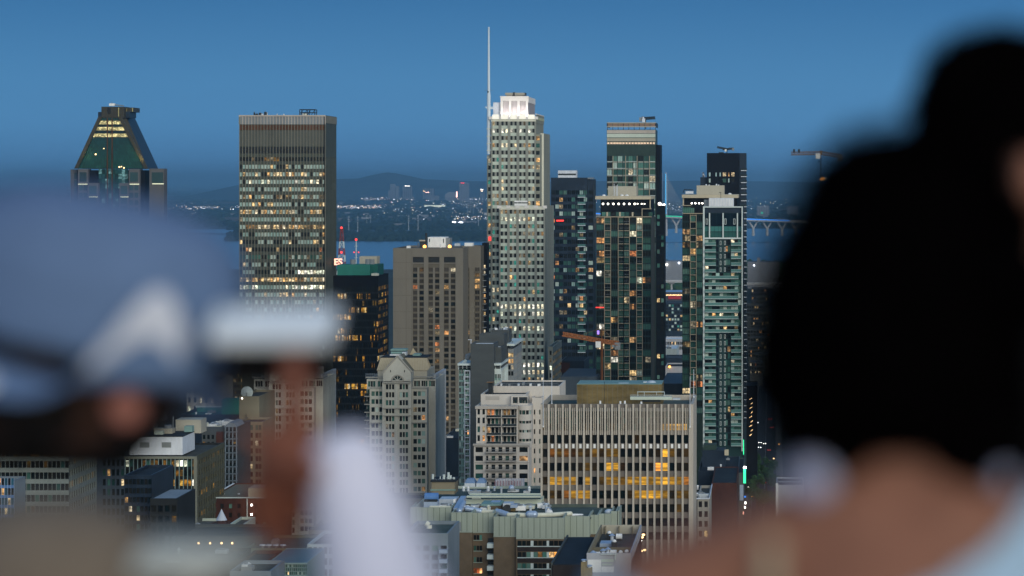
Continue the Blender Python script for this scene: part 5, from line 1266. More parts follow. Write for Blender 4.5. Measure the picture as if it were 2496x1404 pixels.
def ex1(b, Y):
    for x0, x1, yt, m in ((1050, 1110, 1168, 'roof_cream'),):
        mb = MB(); mb.pbox(1052, 1108, 1175, 1205, Y + 3, 9, 'cream_dark'); mb.pbox(1049, 1111, 1171, 1175, Y + 2.6, 10, 'roof_dark'); mb.pbox(1049, 1110, 1193, 1196, Y + 2.7, 1, 'duct_green'); b.part('stair_house', mb)
    for x in (1055, 1073, 1082, 1093, 1106, 1090, 1098):
        mb = MB(); mb.tube(wp(x, 1176, Y + 6), wp(x, 1172 - R.uniform(6, 22), Y + 6), .35 if R.random() < .6 else .15, 'white_frame', 8); b.part('antenna', mb)
    for k in range(40):
        x = R.uniform(1056, 1104); mb = MB() if k % 10 == 0 else mb; mb.tube(wp(x, 1173, Y + R.uniform(3, 9)), wp(x + R.uniform(-4, 4), 1173 - R.uniform(2, 9), Y + R.uniform(3, 9)), .09, 'metal_grey', 4)
        if k % 10 == 9: b.part('roof_pipes', mb)
    for (xa, xc) in ((1132, 1158), (1161, 1183)):
        mb = MB(); Yd = Y + 6
        mb.pbox(xa, xc, 1178, 1187, Yd, 5, 'galvanised'); a = [wp(xa, 1178, Yd), wp(xc, 1178, Yd), wp(xc, 1178, Yd) + Vector((0, 5, 0)), wp(xa, 1178, Yd) + Vector((0, 5, 0))]
        t = [wp(xa + 5, 1168, Yd) + Vector((0, 1.2, 0)), wp(xc - 5, 1168, Yd) + Vector((0, 1.2, 0)), wp(xc - 5, 1168, Yd) + Vector((0, 3.8, 0)), wp(xa + 5, 1168, Yd) + Vector((0, 3.8, 0))]
        mb.faces(a + t, [(0, 1, 5, 4), (1, 2, 6, 5), (2, 3, 7, 6), (3, 0, 4, 7), (4, 5, 6, 7)], 'blue_grey'); b.part('skylight', mb)
    for x in (1190, 1290, 1130, 1141):
        mb = MB(); mb.tube(wp(x, 1197, Y + 2), wp(x, 1189, Y + 2), .45, 'galvanised', 10); mb.ball(wp(x, 1188, Y + 2), .35, 'white_paint', 8, 6); b.part('roof_vent', mb)
    mb = MB(); mb.tube(wp(1247, 1197, Y + 3), wp(1247, 1191, Y + 3), 1.1, 'metal_grey', 12); mb.ball(wp(1247, 1189, Y + 3), .8, 'duct_metal', 10, 6); b.part('cooling_unit', mb)
    mb = MB(); mb.pbox(1144, 1318, 1203, 1206, Y - 1.2, 1, 'panel_green'); mb.pbox(1137, 1318, 1209, 1213, Y - 3, 2, 'panel_green'); b.part('parapet_step', mb)
mat('cream_dark', (0.24, 0.21, 0.15), 0.9, 0.12); mat('blue_grey', (0.16, 0.24, 0.38), 0.4, 0.1)
low_block('podium_building', 'low flat grey-green roof with two skylights between the panel building and the pink-beige condo', 1040, 1320, 1217, 772, 34, 'panel_green', front=None, extra=ex1, clutter=8)
low_block('podium_building', 'low dark flat roof left of the brown panel building, beside the white sleeve', 940, 1050, 1215, 760, 14, 'slate_grey', 'roof_dark', par=.6)
low_block('low_building', 'dark navy wall in the gap between the stone apartment building and the slate condo', 1078, 1122, 1068, 1060, 40, 'navy_metal', 'roof_dark', clutter=4)

mat('pale_blue_wall', (0.20, 0.24, 0.28), 0.9, 0.12)
# low left annex of the panel building with roof pipes
def annex(b, Y):
    m = MB(); m.tube(wp(1046, 1288, Y + 3), wp(1046, 1280, Y + 3), .6, 'pipe_cream', 12); m.tube(wp(1046, 1280, Y + 3), wp(1038, 1275, Y + 3), .6, 'pipe_cream', 12); b.part('duct', m)
    for x, y in ((1049, 1312), (1036, 1328), (1031, 1322)):
        m = MB(); m.tube(wp(x, y + 8, Y + 2), wp(x, y - 10, Y + 2), .28, 'galvanised', 10); m.tube(wp(x, y - 10, Y + 2), wp(x, y - 13, Y + 2), .55, 'galvanised', 10, .1); b.part('roof_vent', m)
    for r in range(5):
        m = MB(); y = 1340 + r * 24; m.pbox(1070, 1090, y, y + 9, Y - 1.5, 1.48, 'duct_metal'); b.part('balcony', m)
low_block('apartment_building', 'low blue-grey roof with thin vent pipes beside the white sleeve at the bottom', 985, 1092, 1300, 600, 22, 'pale_blue_wall', 'roof_green', extra=annex, front=g(5, 5, 22, 1330, 600, W=[(5, 'dark'), (1, 'teal')]))

# ---- small flat roof with service plant, bottom right of centre
def service_roof():
    Y = 560; s = Y / F
    b = Bld('apartment_building', 'small white-walled block with open roof pit full of vents, in front of the fin office', wx(1490, Y), Y)
    xa, xc = wx(1430, Y), wx(1538, Y); zt = wz(1348, Y); D = 46
    b.wall.box(xa, xc, Y + .3, Y + D, 0, zt - 2.0, 'white_wall'); b.roof.box(xa + .3, xc - .3, Y + .6, Y + D - .3, zt - 2.0, zt - 1.9, 'roof_gravel')
    b.wall.box(xa, xc, Y, Y + .3, 0, zt, 'white_wall'); b.wall.box(xa, xa + .3, Y + .3, Y + D, zt - 2.0, zt - .01, 'cream_dark'); b.wall.box(xc - .3, xc, Y + .3, Y + D, 0, zt - .012, 'white_wall'); b.wall.box(xa + .3, xc - .3, Y + D - .3, Y + D, zt - 2, zt - .01, 'cream_plain')
    b.wall.box(xa, xc, Y + 14, Y + 14.3, zt - 2, zt - .7, 'roof_olive')
    for k in range(3): b.wall.box(xa + 1 + k * 2.9, xa + 1.2 + k * 2.9, Y + D - 1.4, Y + D - .3, zt - 2, zt - .2, 'cream_dark')
    m = MB(); m.pbox(1433, 1465, 1364, 1395, Y - .06, .05, 'white_paint'); m.pbox(1466, 1496, 1381, 1395, Y - .06, .05, 'white_paint'); m.pbox(1466, 1496, 1363, 1370, Y - .06, .05, 'panel_green'); m.pbox(1468, 1493, 1374, 1378, Y - .06, .05, 'panel_green'); b.part('wall_panel', m)
    m = MB(); m.pbox(1464, 1502, 1350, 1352, Y - .4, .3, 'white_frame'); m.pbox(1498, 1501, 1352, 1366, Y - .3, .25, 'white_frame'); b.part('balcony_frame', m)
    def pod(x, y, dy, kind):
        m = MB(); p = wp(x, y, Y + dy); z0 = zt - 1.9
        if kind == 0: m.tube((p.x, p.y, z0), (p.x, p.y, z0 + 1.6), .35, 'galvanised', 10); m.tube((p.x, p.y, z0 + 1.6), (p.x, p.y, z0 + 2.0), .7, 'duct_metal', 12, .15); b.part('roof_vent', m)
        elif kind == 1: m.tube((p.x - .9, p.y, z0 + .9), (p.x + .4, p.y, z0 + .9), .6, 'white_paint', 14); m.box(p.x - .8, p.x + .3, p.y - .4, p.y + .4, z0, z0 + .5, 'metal_dark'); b.part('rooftop_unit', m)
        elif kind == 2: m.box(p.x, p.x + 2.6, p.y, p.y + 5, z0, z0 + .7, 'duct_metal'); b.part('skylight', m)
        else: m.box(p.x, p.x + 1.2, p.y, p.y + 1.2, z0, z0 + 1.2, 'metal_dark'); m.ball((p.x + .6, p.y + .6, z0 + 1.3), .45, 'white_paint', 8, 6); b.part('cooling_unit', m)
    for t in ((1446, 1330, 3, 0), (1458, 1340, 5, 1), (1470, 1335, 6, 0), (1482, 1330, 8, 0), (1480, 1345, 4, 1), (1505, 1340, 5, 3), (1498, 1335, 8, 1), (1520, 1340, 6, 3), (1462, 1345, 2, 3), (1474, 1345, 3, 3), (1490, 1310, 22, 3), (1462, 1310, 24, 2), (1492, 1312, 30, 0), (1512, 1312, 34, 1), (1478, 1312, 36, 3)): pod(*t)
    b.finish()
    # chimneys on the neighbouring dark roof
    b = Bld('apartment_building', 'flat dark roof with two yellow brick chimneys, bottom edge right of the panel building', wx(1420, 590), 590)
    Y = 590; b.wall.box(wx(1372, Y), wx(1440, Y), Y - 30, Y + 14, 0, wz(1330, Y), 'dark_brick'); b.roof.box(wx(1374, Y), wx(1440, Y) - .3, Y - 29.5, Y + 13.5, wz(1330, Y), wz(1330, Y) + .1, 'roof_dark')
    b.wall.box(wx(1370, Y), wx(1374, Y), Y - 30, Y + 14, 0, wz(1330, Y) + .5, 'pier_dark')
    for x, y, w in ((1420, 1370, 14), (1434, 1384, 13)):
        m = MB(); m.pbox(x - 4, x + w - 4, y, 1420, 556, 1.2, 'chimney_brick'); m.tube(wp(x + 3, y, 556.5), wp(x + 3, y - 5, 556.5), .35, 'galvanised', 10); m.tube(wp(x + 3, y - 5, 556.5), wp(x + 3, y - 7, 556.5), .6, 'duct_metal', 12, .4); b.part('chimney', m)
    b.finish()
mat('white_wall', (0.42, 0.43, 0.47), 0.9, 0.1, 0.3); mat('chimney_brick', (0.26, 0.20, 0.09), 0.9, 0.2, 2)
service_roof()

# ================================================================== lower left
def ribbon_office():
    Y = 830; s = Y / F
    b = Bld('office_building', 'curved-ended office with pale horizontal bands and dark ribbon windows, lower left corner', wx(90, Y), Y)
    W = [(10, 'dark'), (1.5, 'teal'), (.8, 'golddim'), (.35, 'warm')]
    rh = 27.5 * s
    b.vol(wx(-60, Y), wx(168, Y), Y, Y + 34, 0, wz(1062, Y), 'band_grey', core=.5, par=.8, roof='roof_dark', front=dict(nc=22, nr=9, rh=rh, zt=wz(1069, Y), pier=.07, span=.40, sub=1, choose=lambda r, c: pick([(3, 'dark'), (3, 'golddim')]) if r == 1 else pick(W), spf=.9),
          side=dict(nc=12, nr=9, rh=rh, zt=wz(1120, Y), pier=.06, span=.42, choose=lambda r, c: pick([(8, 'dark'), (1, 'golddim')])))
    b.finish()
    b = Bld('office_building', 'bluish grey office with square recessed windows behind the banded office, lower left', wx(280, 880), 880)
    b.vol(wx(160, 880), wx(248, 880), 880, 905, 0, wz(1078, 880), 'slate_blue', core=.5, par=.8, roof='roof_dark')
    b.vol(wx(248.3, 880), wx(304, 880), 880, 905, 0, wz(1078, 880), 'slate_blue', core=.5, par=.8, roof='roof_dark', front=dict(nc=5, nr=8, rh=24 * 880 / F, zt=wz(1096, 880), pier=.35, span=.35, choose=lambda r, c: pick([(8, 'dark'), (2, 'teal'), (.8, 'warm')])))
    for x, y in ((267, 1085), (276, 1081), (284, 1078), (284, 1100)):
        m = MB(); m.ball(wp(x, y, 881 if y < 1090 else 879), .35, 'lamp_warm', 8, 6); b.part('roof_lamp', m)
    b.finish()
mat('band_grey', (0.27, 0.30, 0.28), 0.85, 0.12, 0.2); mat('slate_blue', (0.07, 0.09, 0.115), 0.85, 0.15, 0.3)
ribbon_office()
low_block('office_building', 'blue glass building with pale vertical fins at the left edge of the photo', -60, 34, 1172, 640, 10, 'pale_blue_wall', 'roof_dark', front=g(12, 8, 24, 1166, 640, pier=.12, span=.3, W=[(4, 'dark'), (4, 'bteal'), (.3, 'warm')], pm='duct_metal', spm='blue_unit'))

def plant_office():
    Y = 800; s = Y / F; X0, X1 = wx(306, Y), wx(478, Y)
    b = Bld('office_building', 'dark glass office with gold windows and a pale two-vent metal box on its roof', (X0 + X1) / 2, Y)
    D = F * X1 / (547 - VX) - Y
    lit0 = {0: 1, 4: .5, 6: .1, 7: .1, 9: .9, 12: .9, 13: .8, 15: .8}
    def ch(r, c):
        if r == 0: return pick([(1, 'white')]) if c in (0, 12, 13, 14) else pick([(1, 'golddim')]) if c in (4, 6, 7, 9, 11, 16) else pick([(3, 'dark'), (3, 'teal')])
        if r == 1: return pick([(1, 'white')]) if c in (3, 4) else pick([(6, 'dark'), (2, 'golddim'), (.6, 'gold')])
        if r == 2: return pick([(1, 'white'), (2, 'gold')]) if c in (7, 11, 13, 14, 15, 16) else pick([(6, 'dark'), (1, 'golddim')])
        if r == 3: return pick([(1, 'gold'), (1, 'warm')]) if c in (8, 9) else pick([(6, 'dark')])
        if r == 6: return pick([(1, 'white')]) if c == 12 else pick([(6, 'dark'), (.6, 'golddim')])
        return pick([(14, 'dark'), (1, 'golddim')])
    rh = 23.5 * s
    b.vol(X0, X1, Y, Y + D, 0, wz(1112, Y), 'louver_dark', core=.5, par=.7, roof='roof_gravel', sidewall='olive_grey', front=dict(nc=17, nr=10, rh=rh, zt=wz(1122, Y), pier=.06, span=.34, choose=ch),
          side=dict(nc=12, nr=9, rh=rh * 1.1, zt=wz(1124, Y), pier=.18, span=.5, choose=lambda r, c: pick([(5, 'dark'), (2 if r in (1, 2, 3) and 1 < c < 8 else .2, 'gold'), (1, 'golddim')]), wall='olive_grey'))
    b.wall.box(X0 - .3, X1 + .3, Y - .8, Y - .05, wz(1118, Y), wz(1112, Y), 'olive_pale'); b.wall.box(X1 - .55, X1 + .35, Y - .8, Y + .2, 0, wz(1118.2, Y), 'olive_pale')
    for k in range(17):
        x = X0 + (X1 - X0) * (k + .02) / 17; b.wall.box(x - .08, x + .08, Y - .7, Y - .06, 0, wz(1118.5, Y), 'fin_teal')
    m = MB(); Yp = Y + 5
    m.pbox(316, 445, 1064, 1109, Yp, 17, 'white_rib')
    for k in range(44): m.pbox(316 + k * 2.95, 317 + k * 2.95, 1065, 1109, Yp - .05, .045, 'white_paint')
    m.pbox(315.5, 445.5, 1062.5, 1065, Yp - .1, 17.4, 'roof_dark'); b.part('plant_box', m)
    for x in (341, 394):
        v = MB(); v.pbox(x, x + 23, 1078, 1091, Yp - .14, .08, 'metal_grey'); 
        for k in range(6): v.pbox(x + .5, x + 22.5, 1079 + k * 2, 1079.7 + k * 2, Yp - .2, .06, 'pier_grey')
        b.part('louvre', v)
    m = MB(); m.pbox(375, 420, 1045, 1062, Yp + 7, 4, 'cream_plain'); m.pbox(376, 397, 1051, 1063, Yp + 4, 2, 'panel_green'); m.tube(wp(410, 1052, Yp + 9), wp(410, 1036, Yp + 9), 1.1, 'metal_grey', 12); b.part('roof_box', m)
    m = MB(); m.pbox(428, 490, 1023, 1056, Yp + 16, 8, 'cream_plain'); m.pbox(449, 468, 1039, 1053, Yp + 10, 3, 'duct_green'); b.part('roof_box', m)
    for x, y0, y1 in ((382, 1045, 1020), (422, 1045, 1015), (375, 1046, 1028), (377, 1046, 1024)):
        m = MB(); m.tube(wp(x, y0, Yp + 8), wp(x, y1, Yp + 8), .15, 'metal_grey', 6); b.part('antenna', m)
    b.finish()
mat('olive_grey', (0.085, 0.085, 0.062), 0.85, 0.15, 0.3); mat('olive_pale', (0.20, 0.20, 0.16), 0.8, 0.1); mat('fin_teal', (0.20, 0.28, 0.28), 0.6, 0.1)
plant_office()
low_block('low_building', 'dark blue low office in front of the gold-lit office, lower left', 303, 370, 1158, 720, 26, 'navy_metal', 'roof_dark', front=g(7, 6, 22, 1168, 720, pier=.12, W=[(12, 'dark'), (1, 'teal'), (.6, 'warm')]))
low_block('low_building', 'small dark block with an overhanging roof at the foot of the gold-lit office', 366, 432, 1215, 700, 22, 'louver_dark', 'metal_grey', par=.2, front=g(4, 4, 26, 1232, 700, W=[(14, 'dark'), (.3, 'golddim')]))
def balcony_lattice(b, Y):
    for k in range(4):
        x = 548 + k * 9; b.wall.pbox(x, x + 2.2, 1040, 1300, Y - 1.6, .5, 'pale_blue_wall')
    for r in range(10):
        m = MB(); y = 1052 + r * 17; m.pbox(548, 577, y, y + 2, Y - 1.6, 1.55, 'pale_blue_wall'); m.pbox(550, 575, y - 5, y, Y - 1.5, .1, 'rail_dark'); b.part('balcony', m)
    m = MB(); m.prism([(wx(546, Y), wz(1040, Y)), (wx(579, Y), wz(1040, Y)), (wx(572, Y), wz(1030, Y)), (wx(562, Y), wz(1028, Y))], Y - 1.7, Y + 12, 'pale_blue_wall'); b.part('gable', m)
    m = MB(); m.pbox(525, 560, 1027, 1029, Y + 6, .4, 'white_paint'); m.pbox(543, 570, 1024, 1025.5, Y + 12, .4, 'white_paint'); m.pbox(536, 537, 1024, 1042, Y + 6, .3, 'white_paint'); b.part('roof_frame', m)
    m = MB(); m.pbox(527, 545, 1052, 1082, Y - .1, .08, 'red_brick'); b.part('wall_panel', m)
low_block('apartment_building', 'grey apartment block with a lattice of stacked balconies beside the gold-lit office', 492, 577, 1040, 900, 24, 'slate_grey', 'roof_gravel', front=g(8, 9, 17, 1060, 900, pier=.4, W=[(8, 'dark'), (.6, 'golddim')]), extra=balcony_lattice, clutter=10)
low_block('office_building', 'low dark building with a teal roof edge and teal roof box behind the lattice-balcony block', 440, 586, 1010, 1080, 40, 'navy_metal', 'teal_deep', par=1.2,
          extra=lambda b, Y: (lambda m: (m.pbox(540, 583, 974, 1012, Y + 8, 10, 'teal_paint'), m.pbox(476, 540, 990, 993, Y + 20, .6, 'white_frame'), m.pbox(480, 540, 993.2, 1004, Y + 20, .6, 'teal_paint'), b.part('teal_box', m)))(MB()), clutter=5)
low_block('office_building', 'brown office with three rows of warm-lit windows just left of the slab tower foot', 524, 590, 870, 1250, 40, 'olive_grey', 'roof_dark', front=g(9, 11, 14.5, 880, 1250, pier=.14, span=.5, W=[(5, 'dark'), (3, 'golddim'), (3, 'warm')], sub=2))
low_block('office_building', 'stone office with two white-lit windows behind the dark hand, lower left', 455, 523, 930, 1180, 40, 'stone_trim', 'roof_dark', front=g(5, 8, 22, 946, 1180, pier=.55, span=.4, W=[(7, 'dark'), (1.3, 'white')]))
def dish(b, Y):
    m = MB(); p = wp(601, 957, Y + 3); 
    for k in range(6): m.tube(p + Vector((0, k * .12, 0)), p + Vector((0, k * .12 + .12, 0)), .4 + k * .28, 'white_frame', 18, .4 + (k + 1) * .28)
    m.tube(p, wp(601, 972, Y + 3), .15, 'metal_grey', 6); b.part('satellite_dish', m)
    m = MB(); m.ball(wp(590, 971, Y - .3), .35, 'lamp_white', 8, 6); b.part('wall_lamp', m)
    m = MB(); m.tube(wp(600, 1025, Y - 1), wp(600, 1008, Y - 1), .12, 'metal_dark', 5); b.part('antenna', m)
low_block('apartment_building', 'beige stepped apartment block with a satellite dish, left of the raised hand', 583, 632, 966, 960, 30, 'cream_dark', 'roof_gravel', extra=dish)
low_block('apartment_building', 'beige lower wing with dark bay windows and few warm rooms, left of raised hand', 578, 640, 1028, 940, 18, 'cream_dark', 'roof_gravel', front=g(3, 11, 19, 1036, 940, pier=.3, span=.35, W=[(7, 'dark'), (2, 'teal'), (1.3, 'warm')], sub=2))

def red_house():
    Y = 830
    b = Bld('brick_building', 'dark red brick building with white roof edge and wall lamps, below the raised hand', wx(575, Y), Y)
    b.vol(wx(510, Y), wx(655, Y), Y, Y + 40, 0, wz(1213, Y), 'red_brick', core=.4, par=.4, roof='roof_olive', front=dict(nc=7, nr=3, rh=22 * Y / F, zt=wz(1228, Y), pier=.6, span=.5, choose=lambda r, c: pick([(8, 'dark'), (1, 'teal')])))
    b.wall.pbox(508, 655, 1212, 1214.5, Y - .5, .5, 'white_frame'); b.wall.pbox(535, 655, 1203, 1205, Y + 34, .6, 'white_frame')
    b.wall.pbox(508, 512, 1211.5, 1213, Y - .4, 38, 'white_paint'); b.wall.pbox(601, 603.5, 1215, 1300, Y - .3, .25, 'white_frame')
    for x in (545, 582): 
        m = MB(); m.tube(wp(x, 1209, Y + 12), wp(x, 1203, Y + 12), .35, 'white_paint', 8); b.part('roof_vent', m)
    m = MB(); m.pbox(588, 595, 1202, 1208, Y + 16, 2, 'panel_green'); b.part('roof_vent', m)
    m = MB(); m.pbox(605, 650, 1190, 1216, Y + 4, 10, 'cream_plain'); b.part('roof_box', m)
    for y in (1231, 1254, 1276):
        m = MB(); m.ball(wp(613, y, Y - .6), .33, 'lamp_strong', 10, 8); m.tube(wp(613, y, Y - .3), wp(613, y, Y), .08, 'metal_dark', 5); b.part('wall_lamp', m)
    b.finish()
    b = Bld('brick_house', 'red brick house with a round turret under a pointed pale cone roof', wx(530, 760), 760); Y = 760
    b.vol(wx(500, Y), wx(541, Y), Y, Y + 12, 0, wz(1284, Y), 'red_brick', core=.3, par=.4, roof='roof_dark')
    m = MB(); c = wp(540, 1270, Y + 2); r_ = wx(552, Y) - wx(540, Y)
    m.tube((c.x, c.y, 0), (c.x, c.y, wz(1270, Y)), r_ * .95, 'red_brick', 20); b.part('turret', m)
    m = MB(); m.tube((c.x, c.y, wz(1270, Y)), (c.x, c.y, wz(1243, Y)), r_ * 1.12, 'cone_pale', 20, .05); m.tube((c.x, c.y, wz(1243, Y)), (c.x, c.y, wz(1234, Y)), .06, 'metal_dark', 6, .03); b.part('cone_roof', m)
    b.wall.pbox(499, 541, 1283, 1285, Y - .3, .28, 'white_frame'); b.wall.pbox(506, 513, 1292, 1330, Y - .2, .15, 'duct_green')
    b.finish()
mat('cone_pale', (0.50, 0.54, 0.62), 0.6, 0.08)
red_house()
low_block('low_building', 'grey-green stucco block right of the cone turret', 553, 590, 1281, 770, 20, 'panel_green', 'roof_green')
low_block('low_building', 'long low grey roof beside the cone-turret house', 400, 500, 1295, 780, 30, 'panel_green', 'roof_gravel', clutter=4)
def rowlamps(b, Y):
    for x in (484, 512, 540, 566):
        m = MB(); m.ball(wp(x, 1324, Y - .4), .28, 'lamp_warm', 8, 6); b.part('wall_lamp', m)
low_block('low_building', 'long grey block with a row of four warm wall lamps, behind the taupe cap brim', 400, 640, 1306, 700, 24, 'slate_grey', 'roof_gravel', extra=rowlamps)
low_block('brick_building', 'dark brick block with vents on its roof, bottom left of centre', 380, 560, 1372, 640, 26, 'dark_brick', 'roof_dark', clutter=9)
low_block('brick_building', 'small dark red brick block with a flat roof, bottom edge right of the taupe cap', 583, 652, 1368, 610, 18, 'red_brick', 'roof_dark', front=g(4, 2, 20, 1380, 610, W=[(8, 'dark')]))
def lit_strip(b, Y):
    for x in (640, 656, 673, 690):
        m = MB(); p = wp(x, 1330, Y + 4); m.tube((p.x, p.y, p.z - .8), (p.x, p.y, p.z), .25, 'metal_grey', 8); m.tube(p, p + Vector((0, 0, .3)), .8, 'galvanised', 12, .7); b.part('roof_fan', m)
    for (a, c, n) in ((630, 668, 6), (692, 746, 9)):
        b.window(wx(a, Y), wx(c, Y), wz(1366, Y), wz(1354, Y), Y - .1, [pick([(3, 'white'), (3, 'warm'), (2, 'orange'), (1.5, 'dark')]) for _ in range(n)], n, .1)
mat('olive_pale2', (0.15, 0.16, 0.12), 0.85, 0.12); mat('teal_roof', (0.06, 0.13, 0.15), 0.3, 0.15)
low_block('commercial_building', 'low olive building with bright window strip and mushroom roof fans, left of white sleeve', 600, 748, 1336, 690, 26, 'olive_pale2', 'roof_green', extra=lit_strip, clutter=3)
low_block('apartment_building', 'pale building with square dark windows in a white grid beside the sleeve', 749, 812, 1326, 690, 26, 'white_frame', 'roof_dark', front=g(5, 4, 27, 1334, 690, pier=.28, span=.4, W=[(9, 'dark'), (1, 'teal')]))
def gh(b, Y):
    for k in range(22): 
        b.roof.pbox(652 + k * 4.5, 652.5 + k * 4.5, 1371, 1372.5, Y, 22, 'fin_teal')
low_block('greenhouse', 'teal glazed sloping roof with small lights, bottom edge left of the sleeve', 652, 748, 1372, 600, 24, 'fin_teal', 'teal_roof', par=.1, front=g(20, 3, 9, 1376, 600, pier=.2, span=.2, W=[(9, 'teal'), (1, 'pale'), (.4, 'warm')]))
low_block('low_building', 'pale flat roof edge at the very bottom, left of the greenhouse', 560, 660, 1392, 560, 16, 'pale_blue_wall', 'roof_gravel', clutter=3)
low_block('apartment_building', 'tan low building with one small window behind the sleeve', 752, 806, 1292, 760, 22, 'cream_dark', 'roof_gravel', front=g(2, 3, 20, 1302, 760, W=[(5, 'dark')]))
mat('lamp_far_white', (0.8, 0.8, 0.8), 0.5, 0, emit=(0.85, 0.90, 1.0), est=8.0)
mat('lamp_far_warm', (0.8, 0.6, 0.4), 0.5, 0, emit=(1.0, 0.74, 0.50), est=8.0)
mat('lamp_far_pink', (0.8, 0.5, 0.4), 0.5, 0, emit=(1.0, 0.52, 0.42), est=6.0)
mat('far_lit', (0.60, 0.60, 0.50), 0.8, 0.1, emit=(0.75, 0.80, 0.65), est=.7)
mat('ribbed_roof', (0.035, 0.048, 0.068), 0.5, 0.15, 0.1)
mat('sign_dark_red', (0.25, 0.03, 0.04), 0.7, 0, emit=(0.5, 0.03, 0.05), est=.25)
mat('pale_rail', (0.5, 0.52, 0.55), 0.7, 0)
mat('leaf_brown', (0.05, 0.045, 0.030), 0.9, 0.4, 0.5, stretch=1)
# ================================================================== ground, river, far shore
def sheet(name, pts, z, m, kind='structure', th=None):
    mb = MB(); mb.face([(x, y, z) for x, y in pts], m); o = mb.build(name, None); o['kind'] = kind; return o
sheet('ground', [(-60000, -3000), (60000, -3000), (60000, 4750), (-60000, 4750)], 0.0, 'ground')
sheet('far_shore', [(-60000, 7850), (60000, 7850), (140000, 160000), (-140000, 160000)], -0.6, 'far_land')
sheet('river', [(-60000, 4740), (60000, 4740), (60000, 7860), (-60000, 7860)], -1.0, 'water')
def shape(name, rows, z, m):
    """strip of land or water given by near and far edge in plan"""
    mb = MB(); n = len(rows)
    for (a, b), (c, d) in zip(rows, rows[1:]): mb.face([(a[0], a[1], z), (c[0], c[1], z), (d[0], d[1], z), (b[0], b[1], z)], m)
    o = mb.build(name, None); o['kind'] = 'structure'; return o
def gx(x, y): Yg = F * CZ / (y - HY); return (wx(x, Yg), Yg)
# inner channel behind the wooded island
shape('channel', [(gx(300, 565), gx(300, 560)), (gx(700, 572), gx(700, 558)), (gx(830, 571), gx(830, 562)), (gx(900, 571), gx(900, 563)), (gx(960, 568), gx(960, 562)), (gx(1000, 563), gx(1000, 560))], -0.3, 'water')
shape('channel', [(gx(1060, 560), gx(1060, 557)), (gx(1110, 560), gx(1110, 555)), (gx(1180, 559), gx(1180, 555)), (gx(1240, 559), gx(1240, 556))], -0.3, 'water')
shape('channel', [(gx(1300, 579), gx(1300, 577)), (gx(1600, 591), gx(1600, 558)), (gx(1700, 590), gx(1700, 556)), (gx(1830, 590), gx(1830, 557)), (gx(2100, 590), gx(2100, 558))], -0.3, 'water')
# woods: crowns too many to count
def woods(name, n, fx, fy, hr, label=None, m='leaf_far', seed=1, ys=None):
    rr = random.Random(seed); mb = MB()
    for k in range(n):
        x = rr.uniform(*fx); y = ys(rr) if ys else rr.uniform(*fy); X, Y = gx(x, y); h = rr.uniform(*hr); w = h * rr.uniform(.5, 1.5) * (1 if Y < 12000 else 2.2)
        vs = []; nn = 5; ph = rr.uniform(0, 6)
        for i in range(nn): t = 2 * math.pi * i / nn + ph; vs.append((X + w * math.cos(t), Y + w * math.sin(t), -.5))
        for i in range(nn): t = 2 * math.pi * i / nn + ph + .5; vs.append((X + w * .85 * rr.uniform(.6, 1.1) * math.cos(t), Y + w * .8 * math.sin(t), h * rr.uniform(.5, .8)))
        vs.append((X + rr.uniform(-.2, .2) * w, Y, h))
        fs = [(i, (i + 1) % nn, nn + i) for i in range(nn)] + [((i + 1) % nn, nn + (i + 1) % nn, nn + i) for i in range(nn)] + [(nn + i, nn + (i + 1) % nn, 2 * nn) for i in range(nn)]
        mb.faces(vs, fs, m)
    o = mb.build(name, None); o['kind'] = 'stuff'; 
    if label: o['label'] = label
    return o
woods('island_woods', 1500, (560, 1280), (571, 587), (7, 16), 'dark wooded strip of island along the river', seed=2)
woods('shore_woods', 900, (560, 1280), (551, 560), (7, 14), 'dark trees along the far shore', seed=3)
woods('shore_woods', 5200, (-60, 2100), (0, 0), (8, 17), 'dark suburban trees spreading to the horizon', seed=4, ys=lambda r: 449 + 105 * r.random() ** 1.5)
# lights and roofs of the far suburbs
def lights(name, n, m, seed, bands, rmul=1.0):
    rr = random.Random(seed); mb = MB()
    for k in range(n):
        x0, x1, y0, y1, w = rr.choices(bands, [b[4] for b in bands])[0]
        x = rr.uniform(x0, x1); y = rr.uniform(y0, y1)
        if 956 < x < 1190 and 0: continue
        X, Y = gx(x, y); r = Y / F * (.28 + .55 * rr.random() ** 4) * rmul; z = rr.uniform(9, 18)
        p = (X, Y, z); vs = [(p[0] + r, p[1], p[2]), (p[0], p[1] + r, p[2]), (p[0] - r, p[1], p[2]), (p[0], p[1] - r, p[2]), (p[0], p[1], p[2] + r), (p[0], p[1], p[2] - r)]
        mb.faces(vs, [(0, 1, 4), (1, 2, 4), (2, 3, 4), (3, 0, 4), (1, 0, 5), (2, 1, 5), (3, 2, 5), (0, 3, 5)], m)
    o = mb.build(name, None); o['kind'] = 'stuff'; return o
BW = [(820, 930, 507, 514, 7), (420, 585, 508, 518, 4), (930, 1190, 496, 530, 5), (880, 1010, 486, 491, 6), (1100, 1190, 487, 491, 3), (820, 960, 480, 484, 2), (1100, 1190, 535, 545, 4), (-60, 2000, 470, 545, 8), (1625, 1662, 500, 520, 1.4), (1822, 1925, 478, 516, 1.6), (1446, 1478, 470, 520, 1), (-60, 590, 446, 470, .8), (1040, 1180, 494, 506, 1.2), (-60, 400, 470, 500, .8)]
lights('street_lights', 460, 'lamp_far_white', 11, BW)
lights('street_lights', 420, 'lamp_far_warm', 12, BW)
lights('street_lights', 110, 'lamp_far_pink', 13, BW, 1.1)
